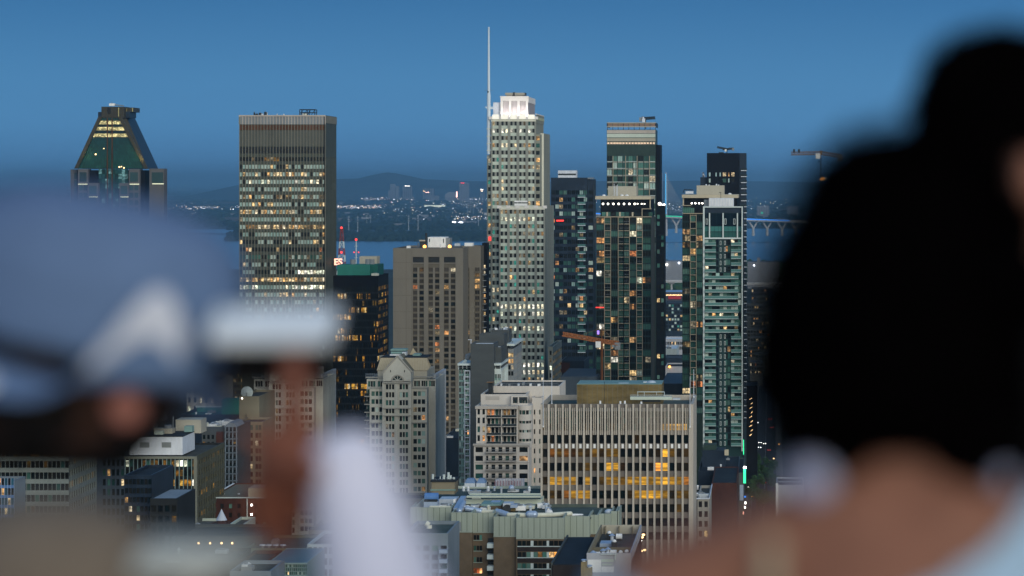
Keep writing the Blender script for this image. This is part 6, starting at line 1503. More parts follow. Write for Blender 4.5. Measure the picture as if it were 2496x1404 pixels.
def far_roofs():
    rr = random.Random(5); mb = MB()
    for k in range(420):
        x = rr.uniform(-40, 2000); y = 462 + 80 * rr.random() ** 1.2; X, Y = gx(x, y); w = rr.uniform(14, 60) * Y / 9000; h = rr.uniform(5, 10)
        mb.box(X, X + w, Y, Y + 20, 0, h, rr.choice(['far_block', 'far_block_dark', 'far_block_dark']), bottom=False)
    o = mb.build('suburban_roofs', None); o['kind'] = 'stuff'
far_roofs()
def far_block(label, x0, x1, yt, yg, m='far_block', stripes=6, lamp=None, cat='building', rows=0, cap=None, round_=False):
    X, Y = gx((x0 + x1) / 2, yg); X0, X1 = wx(x0, Y), wx(x1, Y)
    e = empty('distant_building', (X, Y, 0), label, cat)
    mb = MB(); H = wz(yt, Y)
    if round_:
        n = 10; pts = [(X0, 0), (X1, 0)] + [((X0 + X1) / 2 + (X1 - X0) / 2 * math.cos(math.pi * k / n), H * .55 + H * .45 * math.sin(math.pi * k / n)) for k in range(n + 1)]
        mb.prism(pts, Y, Y + 40, m)
    else: mb.box(X0, X1, Y, Y + 30, 0, H, m)
    w = Y / F
    for k in range(stripes):
        xx = X0 + (X1 - X0) * (k + .3) / stripes; mb.box(xx, xx + (X1 - X0) / stripes * .35, Y - .6, Y - .02, H * .05, H * (.5 if round_ else .96), 'far_block_dark' if m != 'far_block_dark' else 'far_block')
    mb.build('wall', e)
    if lamp:
        for (lx, ly, lw, lh, lm) in lamp:
            q = MB(); q.box(wx(lx, Y), wx(lx + lw, Y), Y - 2, Y - 1, wz(ly + lh, Y), wz(ly, Y), lm); q.build('lit_sign', e)
for a in (('tall pale ribbed tower, left one of the far skyline across the river', 951, 963, 449, 489, 'far_block', 4), ('low pale step at the left foot of the ribbed towers across the river', 946, 951, 464, 489, 'far_block', 2), ('shorter pale ribbed tower right beside the tallest one across the river', 964, 972, 454, 489, 'far_block', 3)): far_block(*a)
far_block('dark far tower with a bright strip along its roof, across the river', 981, 1005, 453, 490, 'far_block_dark', 5, [(987, 452.5, 12, 1.6, 'lamp_white')])
far_block('dark far block with small bright signs, across the river', 1030, 1058, 459, 489, 'far_block_dark', 5, [(1031, 465, 4, 1.6, 'lamp_warm'), (1037, 468, 9, 1.4, 'lamp_far_pink')])
far_block('low pale office among lights across the river', 1042, 1070, 477, 491, 'far_block', 6)
far_block('round-topped grey building across the river', 1084, 1114, 468, 492, 'far_block', 8, round_=True, lamp=[(1112, 467, 3, 14, 'lamp_far_pink')])
far_block('square far tower with a red roof sign, right end of the skyline across the river', 1119, 1143, 446, 491, 'far_block', 6, [(1123, 445, 9, 2.2, 'sign_red')])
far_block('small dark far tower with stacked lights next to the spire tower', 1170, 1182, 460, 490, 'far_block_dark', 3, [(1171, 461, 7, 1.6, 'lamp_white'), (1172, 465, 5, 1, 'lamp_far_warm')])
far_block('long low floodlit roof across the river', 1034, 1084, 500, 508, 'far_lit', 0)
far_block('low apartment rows on the far shore behind the power towers', 960, 986, 545, 555, 'far_block', 8)
far_block('pale floodlit sheds on the far shore near the spire tower', 1102, 1160, 539, 547, 'far_block', 9, [(1103, 540, 8, 2.5, 'lamp_far_white'), (1118, 541, 10, 2, 'lamp_far_white')])
far_block('pair of pale far towers seen above the bridge, with a green light', 1845, 1875, 502, 531, 'far_block', 7, [(1855, 517, 5, 4, 'green_light')])
far_block('grey far apartment tower beside the black hair, above the bridge', 1918, 1945, 503, 522, 'far_block', 7)
# faint hill on the horizon
h = MB(); Yh = 24000; pts = []
prof = [(560, 444), (640, 441), (720, 439), (780, 436), (830, 435), (860, 428), (885, 423), (905, 420), (925, 422), (950, 429), (980, 436), (1030, 438), (1100, 441), (1160, 442), (1300, 443), (1420, 441), (1560, 442), (1700, 440), (1850, 442), (2050, 445)]
vs = []; n = len(prof)
for (x, y) in prof: vs.append((wx(x, Yh), Yh + 1000, wz(y, Yh + 1000)))
for (x, y) in prof: vs.append((wx(x, Yh), Yh - 2500, -2))
for (x, y) in prof: vs.append((wx(x, Yh), Yh + 9000, -2))
fs = [(n + i, n + i + 1, i + 1, i) for i in range(n - 1)] + [(i, i + 1, 2 * n + i + 1, 2 * n + i) for i in range(n - 1)]
h.faces(vs, fs, 'far_land'); o = h.build('hill', None); o['kind'] = 'structure'

mat('pylon_pale', (0.5, 0.52, 0.56), 0.6, 0.05)
# ================================================================== bridge
def bridge():
    Y = 7000; s = Y / F
    e = empty('cable_stayed_bridge', (wx(1630, Y), Y, 0), 'long pale bridge with lit pylon and blue and green deck edge crossing the river', 'bridge')
    def dz(x): # deck height line in the photo
        return 521.5 + (x - 1440) / (1925 - 1440) * 18 if x > 1440 else 521.5
    m = MB(); n = 24
    for k in range(n):
        a = 1180 + (2120 - 1180) * k / n; c = 1180 + (2120 - 1180) * (k + 1) / n
        p, q = wp(a, dz(a) - 3, Y), wp(c, dz(c) - 3, Y)
        m.faces([p, q, q + Vector((0, 25, 0)), p + Vector((0, 25, 0)), p - Vector((0, 0, 6)), q - Vector((0, 0, 6)), q + Vector((0, 25, -6)), p + Vector((0, 25, -6))], [(0, 1, 2, 3), (4, 0, 3, 7)[::-1], (4, 5, 1, 0), (7, 6, 5, 4), (3, 2, 6, 7)], 'bridge_concrete')
    m.build('deck', e)
    for a, c, mm in ((1440, 1478, 'blue_light'), (1612, 1645, 'green_light'), (1645, 1664, 'green_light'), (1818, 1925, 'blue_light')):
        q = MB(); p0, p1 = wp(a, dz(a) - .5, Y), wp(c, dz(c) - .5, Y); q.faces([p0 + Vector((0, -1, 0)), p1 + Vector((0, -1, 0)), p1 + Vector((0, -1, 2.6)), p0 + Vector((0, -1, 2.6)), p0 + Vector((0, -.1, 0)), p1 + Vector((0, -.1, 0)), p1 + Vector((0, -.1, 2.6)), p0 + Vector((0, -.1, 2.6))], [(0, 1, 2, 3), (4, 0, 3, 7), (1, 5, 6, 2), (3, 2, 6, 7), (4, 5, 1, 0)], mm); q.build('edge_light', e)
    for x in (1612, 1623):
        q = MB(); q.tube(wp(x - (1 if x < 1615 else -0), 575, Y + 10), wp(x, 421, Y + 10), 4.6 if x > 1615 else 3.8, 'bridge_concrete', 8, 2.6); q.build('pylon', e)
    q = MB(); q.tube(wp(1622.6, 522, Y + 4), wp(1622.6, 423, Y + 4), 1.9, 'cyan_light', 8, 1.5); q.build('pylon_light', e)
    q = MB()
    for k in range(14):
        q.tube(wp(1623, 426 + k * 2.5, Y + 8), wp(1672 + 3 - k * 3.3, 521, Y + 8), .22, 'bridge_concrete', 4)
        q.tube(wp(1611, 426 + k * 2.5, Y + 8), wp(1560 + k * 3.3, 521, Y + 8), .22, 'bridge_concrete', 4)
    q.build('stay_cables', e)
    for x in (1638 + 10, 1836, 1870, 1906, 1940, 1580, 1460, 1545, 1500):
        q = MB(); d = dz(x) + 1; b0 = 568 if x < 1700 else 575
        q.tube(wp(x, b0, Y + 12), wp(x, d + 18, Y + 12), 3.6, 'bridge_concrete', 8, 3.0); q.tube(wp(x, d + 20, Y + 12), wp(x - 11, d + 1, Y + 12), 2.6, 'bridge_concrete', 8, 2.2); q.tube(wp(x, d + 20, Y + 12), wp(x + 11, d + 1, Y + 12), 2.6, 'bridge_concrete', 8, 2.2)
        q.build('pier', e)
bridge()

# ================================================================== power towers, masts
def power_tower(x, yt, yb, label, w=1.0, arms=True):
    X, Y = gx(x, min(yb, 590)); e = empty('power_tower', (X, Y, 0), label, 'power tower', 'power towers by the river')
    m = MB(); H = wz(yt, Y); s = Y / F
    m.tube((X, Y, 0), (X, Y, H), .62 * s * w, 'pylon_pale', 6, .35 * s * w); m.build('mast', e)
    if arms:
        for k, f in enumerate((.92, .78, .64)):
            q = MB(); q.tube((X - 3.2 * s, Y, H * f), (X + 3.2 * s, Y, H * f), .25 * s, 'pylon_pale', 5); q.build('crossarm', e)
for x, yt, yb, l in ((850, 526, 566, 'pale power tower left of the river masts pair, nearest the slab tower'), (872, 526, 574, 'pale power tower above the red-tipped white mast'), (996, 524, 561, 'pale power tower on the far shore above the hotel roof box'), (1019, 524, 562, 'second pale power tower above the hotel roof box, right of the other'), (1140, 494, 525, 'leftmost of three slim pale towers near the spire tower'), (1147, 494, 524, 'middle of three slim pale towers near the spire tower'), (1153.5, 491, 527, 'rightmost and tallest of three slim pale towers near the spire tower'), (1166, 526, 558, 'pale power tower standing at the water close to the spire tower'), (894, 524, 545, 'faint short power tower behind the river masts'), (903, 524, 546, 'faint short power tower right of its faint twin')):
    power_tower(x, yt, yb, l, 1.0 if yb > 550 else .6)
def mast_red():
    Y = 2600; e = empty('radio_mast', (wx(833, Y), Y, 0), 'red and white lattice radio mast with red lamps beside the slab tower', 'radio mast')
    zt = wz(556, Y); x = wx(833, Y); m = MB(); segs = 10; zb = wz(720, Y)
    for k in range(segs):
        z0 = zb + (zt - zb) * k / segs; z1 = zb + (zt - zb) * (k + 1) / segs; w0 = 6.2 * (1 - k / segs) + 1.2; w1 = 6.2 * (1 - (k + 1) / segs) + 1.2; mm = 'mast_red' if k % 2 == 0 or k > 8 else 'white_frame'
        for a in range(4):
            t0 = math.pi / 4 + a * math.pi / 2; t1 = t0 + math.pi / 2
            P0 = Vector((x + w0 * math.cos(t0), Y + w0 * math.sin(t0), z0)); P1 = Vector((x + w1 * math.cos(t0), Y + w1 * math.sin(t0), z1)); Q0 = Vector((x + w0 * math.cos(t1), Y + w0 * math.sin(t1), z0)); Q1 = Vector((x + w1 * math.cos(t1), Y + w1 * math.sin(t1), z1))
            m.tube(P0, P1, .34, mm, 5); m.tube(P0, Q1, .2, mm, 4); m.tube(Q0, P1, .2, mm, 4); m.tube(P1, Q1, .2, mm, 4)
    m.box(x - 4, x + 4, Y - 4, Y + 4, 0, zb, 'far_block_dark'); m.build('lattice', e)
    for y in (555, 615): 
        q = MB(); q.ball((x, Y - 2, wz(y, Y)), 1.1, 'lamp_red', 10, 6); q.build('warning_lamp', e)
    Y = 2300; e = empty('radio_mast', (wx(868, Y), Y, 0), 'slim white radio mast with one red lamp on top, above the teal roof box', 'radio mast')
    x = wx(868, Y); m = MB(); m.tube((x, Y, 0), (x, Y, wz(588, Y)), .75, 'white_frame', 8, .4)
    for y in (600, 613, 628): m.tube((x - 1.6, Y, wz(y, Y)), (x + 1.6, Y, wz(y, Y)), .2, 'mast_red' if y == 613 else 'white_frame', 5)
    m.build('mast', e)
    for xx, y in ((868, 584), (863, 615), (874, 615)):
        q = MB(); q.ball(wp(xx, y, Y - 1), 1.0 if y < 600 else .55, 'lamp_red', 10, 6); q.build('warning_lamp', e)
mast_red()
def es_sign():
    Y = 1420
    cu = bpy.data.curves.new('lettering', 'FONT'); cu.body = 'ES'; cu.size = 15.5 * Y / F / .72; cu.extrude = .25; cu.offset = .12; cu.align_x = 'RIGHT'
    o = bpy.data.objects.new('lettering', cu); COL.objects.link(o); dg = bpy.context.evaluated_depsgraph_get()
    me = bpy.data.meshes.new_from_object(o.evaluated_get(dg)); bpy.data.objects.remove(o)
    e = empty('rooftop_sign', (wx(824, Y), Y, wz(648, Y)), 'glowing orange-pink letters ES on the roof between slab tower and black tower', 'sign')
    o = bpy.data.objects.new('lettering', me); COL.objects.link(o); o.parent = e; o.rotation_euler = (math.radians(90), 0, 0); o.location = (wx(834.5, Y) - wx(824, Y), 0, (648 - 645.5) * Y / F)
    me.materials.clear(); me.materials.append(M['sign_pink'])
    m = MB(); 
    for x in (815, 822, 829): m.tube((wx(x, Y), Y + .6, wz(660, Y)), (wx(x, Y), Y + .6, wz(634, Y)), .2, 'metal_dark', 5)
    m.tube((wx(806, Y), Y + .6, wz(645, Y)), (wx(834, Y), Y + .6, wz(645, Y)), .2, 'metal_dark', 5)
    m.build('frame', e)
es_sign()

# ================================================================== cranes
def hammer_crane(label, xm, ym, yb, Y, xa, xb, m, wid=2.0, ya=None, ybm=None, cab='white_paint', group='tower cranes', light=None, n=12, cat='crane', r=.14, mr=None):
    ya = ya if ya is not None else ym; ybm = ybm if ybm is not None else ym
    e = empty('tower_crane', (wx(xm, Y), Y, 0 if yb > 900 else wz(yb, Y)), label, cat, group)
    q = MB(); lattice(q, wp(xm, yb, Y), wp(xm, ym, Y), wid, m, max(4, int((yb - ym) * Y / F / wid)), mr or r); q.build('mast', e)
    q = MB(); lattice(q, wp(xm, ym, Y), wp(xa, ya, Y), wid * .8, m, n, r, tri=True); q.build('jib', e)
    q = MB(); lattice(q, wp(xm, ym, Y), wp(xb, ybm, Y), wid * .8, m, max(4, n // 2), r, tri=True); q.build('counter_jib', e)
    q = MB(); p = wp(xb, ybm, Y); q.box(p.x - wid * .9, p.x + wid * .4, Y - 1, Y + 1, p.z - wid * 1.3, p.z + wid * .3, 'metal_grey'); q.build('counterweight', e)
    q = MB(); p = wp(xm, ym, Y); q.box(p.x - wid * 1.4, p.x - wid * .2, Y - 1.6, Y, p.z - wid * 1.4, p.z, cab); q.build('cab', e)
    return e
# big crane half behind the black hair
Yc = 1500
e = hammer_crane('tower crane with long horizontal jib over an orange work lamp, beside the black hair', 2001, 374, 470, Yc, 1928, 2050, 'crane_rust', 2.0, ya=375, ybm=381)
q = MB(); q.tube(wp(2001, 376, Yc), wp(2001, 367, Yc), .5, 'crane_rust', 6)
q.tube(wp(2001, 368, Yc), wp(2048, 379, Yc), .15, 'metal_dark', 4); q.build('tower_head', e)
for x in (1935, 1947):
    q = MB(); q.pbox(x - 2, x + 3, 363.5, 372, Yc - .6, 1.2, 'metal_dark'); q.build('jib_light_box', e)
q = MB(); q.tube(wp(1996, 374, Yc), wp(1996, 392, Yc), .06, 'metal_dark', 4); q.pbox(1995, 1997.4, 391, 396, Yc - .3, .5, 'metal_dark'); q.build('hoist_hook', e)
q = MB(); q.ball(wp(2006, 436, Yc - 1.5), .95, 'lamp_orange'); q.ball(wp(2002, 437, Yc - 1.5), .6, 'lamp_orange'); q.ball(wp(2011, 434.5, Yc - 1.5), .42, 'lamp_white'); q.build('work_lamp', e)
q = MB(); lattice(q, wp(2001, 470, Yc), (wx(2001, Yc), Yc, 0), 2.0, 'crane_rust', 30, .14); q.build('mast', e)
# roof cranes
Yc = 1755
e = hammer_crane('small grey derrick crane on top of the green glass tower', 1574, 289, 314, Yc, 1597, 1564, 'metal_dark', 1.6, ya=287.5, ybm=288, cab='white_rib', n=6, r=.22)
q = MB(); q.pbox(1564, 1570, 285, 291, Yc - 1, 2, 'white_rib'); q.build('winch_house', e)
q = MB(); q.tube(wp(1597, 287, Yc), wp(1597, 302, Yc), .06, 'metal_dark', 4); q.build('hoist_cable', e)
Yc = 1760
e = hammer_crane('small dark window-cleaning crane on top of the black tower', 1772, 364, 373, Yc, 1748, 1788, 'metal_dark', 1.0, ya=359, ybm=362, n=6, r=.18)
q = MB(); q.pbox(1761, 1768, 360, 366, Yc - 1, 2, 'metal_dark'); q.pbox(1776, 1784, 360, 365, Yc - 1, 2, 'metal_dark'); q.build('winch_house', e)
# orange crane in front of the dotted-roof tower
Yc = 1300
e = hammer_crane('orange lattice tower crane in front of the dotted-roof glass tower', 1467, 832, 935, Yc, 1371, 1508, 'crane_orange', 2.0, ya=815, ybm=838, cab='white_paint', n=16, r=.22, mr=.42)
q = MB(); lattice(q, wp(1467, 832, Yc), wp(1467, 799, Yc), 1.3, 'crane_orange', 5, .14); q.tube(wp(1467, 799, Yc), wp(1408, 820, Yc), .10, 'crane_rust', 4); q.tube(wp(1467, 799, Yc), wp(1503, 836, Yc), .10, 'crane_rust', 4); q.build('tower_head', e)
q = MB(); lattice(q, wp(1467, 935, Yc), (wx(1467, Yc), Yc, 0), 2.0, 'crane_orange', 40, .42); q.build('mast', e)
q = MB(); q.pbox(1492, 1500, 840, 847, Yc - 1, 2, 'metal_grey'); q.build('counterweight', e)

# ================================================================== middle distance
low_block('arena_building', 'dark ribbed roof hall behind the pink-beige condo and fin office', 1366, 1455, 918, 1330, 60, 'slate_blue', 'ribbed_roof', par=.2)
low_block('brick_building', 'dark flat-roofed block with a red brick corner below the dark glass tower', 1366, 1424, 880, 1500, 40, 'navy_metal', 'roof_dark', par=.4, extra=lambda b, Y: (lambda m: (m.pbox(1367, 1389, 884, 908, Y - .3, .25, 'red_brick'), b.part('brick_panel', m)))(MB()))
low_block('arena_building', 'dark ribbed roof between the two cream-slabbed towers', 1612, 1668, 935, 1420, 80, 'slate_blue', 'ribbed_roof', par=.2)
low_block('low_building', 'pale box building with a lit corner between the cream-slabbed towers', 1622, 1668, 893, 1560, 30, 'white_wall', 'roof_dark', extra=lambda b, Y: (lambda m: (m.ball(wp(1632, 894, Y - 1), .7, 'lamp_orange'), b.part('wall_lamp', m)))(MB()))
low_block('low_building', 'dark blue roof block above the pale box between the towers', 1620, 1668, 872, 1700, 30, 'navy_metal', 'slate_blue')
low_block('low_building', 'striped white skylight roof between the cream-slabbed towers', 1622, 1650, 850, 1850, 40, 'white_frame', 'white_paint', par=.3, clutter=5)
low_block('low_building', 'long white building with a row of dark windows between the towers', 1620, 1668, 826, 2000, 30, 'white_wall', 'white_paint', front=g(12, 2, 12, 833, 2000, W=[(9, 'dark'), (1, 'warm')]))
low_block('apartment_building', 'dark blue far apartment block with a few lit windows between the towers', 1622, 1664, 737, 2500, 30, 'navy_metal', 'slate_blue', front=g(6, 8, 8.5, 742, 2500, pier=.3, W=[(8, 'dark'), (3, 'pale'), (1.2, 'warm'), (.5, 'tlit')]))
low_block('commercial_building', 'low shop roof edged with a string of yellow lights between the towers', 1618, 1670, 712, 3000, 60, 'far_block_dark', 'duct_metal', par=.2,
          extra=lambda b, Y: (lambda m: ([m.ball(wp(1622 + k * 3.2, 719 + (k % 2) * .4, Y - 1), .5, 'lamp_warm', 6, 4) for k in range(14)], m.pbox(1629, 1660, 722, 729, Y - 1, .8, 'sign_dark_red'), b.part('light_string', m)))(MB()))

low_block('warehouse', 'long pale riverside shed with bright lamps between the towers', 1618, 1670, 637, 3900, 60, 'far_block', 'far_block', par=.2,
          extra=lambda b, Y: (lambda m: (m.ball(wp(1625, 645, Y - 2), 1.8, 'lamp_white'), m.ball(wp(1655, 641, Y - 2), 1.2, 'lamp_far_white'), b.part('wall_lamp', m)))(MB()))
low_block('warehouse', 'long pale riverside shed beside the black tower, next to the hair', 1822, 1900, 639, 3900, 60, 'far_block', 'far_block', par=.2,
          extra=lambda b, Y: (lambda m: (m.ball(wp(1838, 647, Y - 2), 1.1, 'lamp_far_white'), b.part('wall_lamp', m), b.wall.pbox(1845, 1853, 628, 640, Y + 10, 20, 'far_block')))(MB()))
def viaduct(label, x0, x1, yt, Y, piers):
    e = empty('viaduct', (wx((x0 + x1) / 2, Y), Y, 0), label, 'viaduct', 'raised road decks between the towers')
    m = MB(); m.pbox(x0, x1, yt, yt + 5, Y, 14, 'bridge_concrete'); m.pbox(x0, x1, yt - 1.2, yt, Y, .4, 'pale_rail'); m.build('deck', e)
    for x in piers: q = MB(); q.pbox(x - 2, x + 2, yt + 5.01, 900, Y + 4, 3, 'bridge_concrete'); q.pbox(x - 7, x + 7, yt + 5.01, yt + 8, Y + 3, 5, 'bridge_concrete'); q.build('pier', e)
viaduct('raised motorway deck crossing between the two cream-slabbed towers', 1600, 1680, 684, 3300, (1637,))
viaduct('raised motorway deck right of the black tower, beside the hair', 1815, 1960, 690, 3300, (1850, 1900))
woods('park_trees', 260, (1600, 1690), (652, 675), (8, 15), 'dark green trees under the raised motorway', 'leaf', 21)
woods('park_trees', 200, (1605, 1680), (690, 712), (7, 12), 'dark green trees between the towers', 'leaf', 22)
woods('park_trees', 240, (1815, 1960), (650, 685), (8, 15), 'dark trees behind the raised motorway on the right', 'leaf', 23)
woods('park_trees', 200, (1610, 1680), (795, 850), (10, 18), 'green tree clump between the cream-slabbed towers', 'leaf', 24)
rr = random.Random(9)
for k in range(14):
    x0 = 1822 + rr.uniform(-4, 26); y = 702 + k * 20; Y = 3000 - k * 105
    low_block('low_building', ['dark low block', 'small flat-roofed block', 'low brown block', 'dim grey block', 'narrow dark block', 'squat dark block', 'long dark block'][k % 7] + ' ' + ['just above', 'level with'][k // 7] + ' the street gap right of the black tower, tier %s' % ['one', 'two', 'three', 'four', 'five', 'six', 'seven'][k % 7], x0, x0 + rr.uniform(30, 60), y, Y, 26, rr.choice(['slate_grey', 'far_block_dark', 'navy_metal', 'pier_dark']), rr.choice(['roof_dark', 'slate_blue', 'roof_gravel']),
              front=g(8, 3, 9, y + 4, Y, W=[(10, 'dark'), (1.4, 'warm'), (.5, 'orange')])) if y < 900 else None

# podium and roofs right of the fin office
low_block('commercial_building', 'dark podium roof with plant boxes at the foot of the white-framed tower', 1702, 1800, 1148, 1120, 60, 'navy_metal', 'roof_dark', par=.6, clutter=7,
          extra=lambda b, Y: (lambda m: (m.pbox(1712, 1768, 1098, 1148, Y + 20, 14, 'navy_metal'), m.pbox(1766, 1776, 1096, 1110, Y + 16, 1, 'cream_slab'), m.pbox(1714, 1746, 1085, 1098, Y + 22, 10, 'dark_green_metal'), b.part('plant_box', m)))(MB()))
low_block('brick_building', 'blank red-brown brick wall beside the street, right of the fin office', 1735, 1796, 1177, 1060, 60, 'red_brick', 'roof_dark', par=.4)
low_block('apartment_building', 'grey building with a pale stepped roof edge right of the fin office', 1700, 1728, 1216, 900, 40, 'stone_trim', 'roof_gravel', par=1.0, clutter=5, front=g(2, 6, 24, 1222, 900, pier=.4, W=[(8, 'dark'), (1, 'warm')]),
          extra=lambda b, Y: (b.wall.pbox(1698, 1728, 1214, 1217, Y - .6, .5, 'white_rib'), b.wall.pbox(1728.2, 1730, 1213, 1216, Y - .6, 41, 'white_rib')))
low_block('apartment_building', 'pale building with a white corner and roof rail across the street, beside the ear-ring', 1893, 1960, 1182, 1150, 30, 'white_wall', 'roof_gravel', par=.6, extra=lambda b, Y: (b.wall.pbox(1891, 1897, 1178, 1300, Y - .5, .45, 'white_paint'), b.rail.pbox(1897, 1950, 1174, 1175, Y, .2, 'white_rib')))
low_block('commercial_building', 'dark street-side block with a small pale end wall, above the coloured lights', 1798, 1812, 1152, 1130, 60, 'pier_dark', 'roof_dark', par=.4, extra=lambda b, Y: b.wall.pbox(1803, 1812, 1182, 1220, Y - .5, .45, 'duct_metal'))

# ================================================================== the street
sx0, sx1 = -9.0, 2.5
mb = MB(); mb.face([(sx0, 700, .012), (sx1, 700, .012), (sx1, 4200, .012), (sx0, 4200, .012)], 'asphalt'); o = mb.build('road', None); o['kind'] = 'structure'
for xx in ((sx0 - 3.5, sx0), (sx1, sx1 + 3.5)):
    mb = MB(); mb.box(xx[0], xx[1], 700, 4200, 0.0, .14, 'pavement'); o = mb.build('pavement', None); o['kind'] = 'structure'
mb = MB()
for k in range(160): mb.box((sx0 + sx1) / 2 - .08, (sx0 + sx1) / 2 + .08, 900 + k * 9, 903 + k * 9, .016, .02, 'white_paint')
o = mb.build('lane_marking', None); o['kind'] = 'structure'
def make_car(paint):
    e = empty('car', (0, 0, 0), '', 'car', 'cars on the street')
    m = MB(); pts = [(-2.1, .35), (2.1, .35), (2.15, .75), (1.2, .95), (-1.9, .98), (-2.15, .8)]
    vs = [(x, y, z) for x in (-.9, .9) for y, z in pts]; n = len(pts)
    m.faces(vs, [tuple(reversed(range(n))), tuple(range(n, 2 * n))] + [(i, (i + 1) % n, n + (i + 1) % n, n + i) for i in range(n)], paint); m.build('body', e)
    m = MB(); pts = [(-1.6, .97), (1.1, .97), (.45, 1.45), (-1.1, 1.45)]; vs = [(x, y, z) for x in (-.8, .8) for y, z in pts]; n = 4
    m.faces(vs, [tuple(reversed(range(n))), tuple(range(n, 2 * n))] + [(i, (i + 1) % n, n + (i + 1) % n, n + i) for i in range(n)], 'metal_dark'); m.build('cabin', e)
    for x in (-.85, .85):
        for y in (-1.35, 1.35): m = MB(); m.tube((x - .1, y, .33), (x + .1, y, .33), .33, 'rubber', 12); m.build('wheel', e)
    for x in (-.65, .65):
        m = MB(); m.ball((x, 2.15, .7), .16, 'lamp_strong', 8, 6); m.build('headlight', e)
        m = MB(); m.ball((x, -2.18, .78), .13, 'tail_red', 8, 6); m.build('tail_light', e)
    return e
def dup(root, loc, rz, label):
    r = root.copy(); COL.objects.link(r); r.location = loc; r.rotation_euler = (0, 0, rz); r['label'] = label
    for ch in list(root.children):
        c = ch.copy(); COL.objects.link(c); c.parent = r
    return r
car = make_car('car_paint')
spots = [(-6.6, 1575, 1, 'oncoming car with paired white headlights, nearest of the bright cluster'), (-6.4, 1605, 1, 'oncoming car with paired white headlights, behind the nearest'), (-3.9, 1598, 1, 'oncoming car with white headlights nearest the road centre'), (-.4, 1500, 0, 'dark car with red tail lights level with the street trees'), (-1.6, 1440, 0, 'dark car with red tail lights below the bright headlights'), (.4, 1700, 0, 'small far car with red tail lights at the top of the street'), (-.6, 1760, 0, 'farthest car with faint red tail lights'), (-1.2, 1560, 0, 'dark car with red tail lights beside the headlight cluster'), (-2.2, 1390, 0, 'nearest dark car with one red light above the pale rail')]
for i, (x, y, on, l) in enumerate(spots):
    if i == 0: car.location = (x, y, .02); car.rotation_euler = (0, 0, math.pi); car['label'] = l
    else: dup(car, (x, y, .02), math.pi if on else 0, l)
# street lamps and signs
def street_lamp(x, y, m, label, h=8):
    e = empty('street_lamp', (x, y, 0), label, 'street lamp', 'lamps along the street')
    q = MB(); q.tube((x, y, 0), (x, y, h), .12, 'metal_dark', 8, .08); q.tube((x, y, h), (x + 1.2, y, h + .3), .07, 'metal_dark', 6); q.build('pole', e)
    q = MB(); q.ball((x + 1.2, y, h + .2), .42, m, 10, 6, .7); q.build('lamp_head', e)
for (px_, py_, Yl, m, l) in ((1834, 1211, 1300, 'lamp_orange', 'orange street lamp low between the street trees'), (1824, 1188, 1320, 'lamp_white', 'white street lamp under the green sign'), (1899, 1136, 1560, 'lamp_orange', 'orange street lamp right of the traffic'), (1847, 1083, 1700, 'lamp_white', 'white lamp at the top left of the street'), (1822, 1150, 1420, 'lamp_warm', 'warm lamp just right of the green sign'), (1886, 1153, 1480, 'lamp_warm', 'warm lamp beside the tail lights'), (1837, 1126, 1560, 'lamp_strong', 'bright white lamp left of the headlights')):
    X = wx(px_, Yl); h_ = max(3.5, wz(py_, Yl)); street_lamp(X - 1.2, Yl, m, l, min(h_, 60) if h_ < 14 else 9)
def shop_sign(label, x, y0, y1, Y, m, w=4.0):
    e = empty('shop_sign', (wx(x, Y), Y, wz(y1, Y)), label, 'sign'); q = MB(); q.pbox(x - w / 2, x + w / 2, y0, y1, Y, .4, m); q.build('lit_panel', e); q = MB(); q.pbox(x - w / 2 - 3, x - w / 2, (y0 + y1) / 2 - .6, (y0 + y1) / 2 + .6, Y + .1, .2, 'metal_dark'); q.build('bracket', e)
shop_sign('tall green-white lit vertical sign at the left edge of the street', 1815, 1138, 1178, 1090, 'sign_green', 6)
shop_sign('bright white cap of the tall green street sign', 1815.5, 1137, 1142, 1089, 'lamp_strong', 7)
shop_sign('thin green string of lights on the corner above the tall green sign', 1812.5, 1072, 1108, 1240, 'sign_green', 1.6)
shop_sign('small blue lit sign low at the street corner', 1816, 1209, 1213, 1085, 'blue_light', 5)
shop_sign('white lit shop front below the blue sign', 1817, 1223, 1229, 1084, 'lamp_white', 4)
shop_sign('second white lit shop front further down the street wall', 1816, 1234, 1240, 1083, 'lamp_white', 4)
shop_sign('pinkish lit shop front at the lowest end of the street wall', 1812, 1247, 1254, 1082, 'sign_pink', 3)
shop_sign('small purple neon sign left of the dotted-roof tower', 1458, 806, 815, 1345, 'sign_purple', 5)
shop_sign('thin red lit line left of the dotted-roof tower', 1462, 748.5, 750.5, 1345, 'sign_red', 20)
for k in range(9):
    e = empty('lit_stair', (wx(1830, 1350), 1350, wz(970 + k * 11, 1350)), 'slanting gold light strip, %s of the column right of the white-framed tower' % ['top', 'second', 'third', 'fourth', 'fifth', 'sixth', 'seventh', 'eighth', 'lowest'][k], 'light', 'column of slanting gold light strips')
    q = MB(); q.tube(wp(1827 + (k % 2) * 3, 974 + k * 11, 1350), wp(1833 + (k % 2) * 2, 970 + k * 11, 1350), .09, 'lamp_warm', 6); q.build('strip', e)
low_block('office_building', 'nearly black office side with a column of slanting gold strips, right of the white-framed tower', 1819.5, 1846, 940, 1352, 30, 'black_metal', 'roof_dark', par=.4)

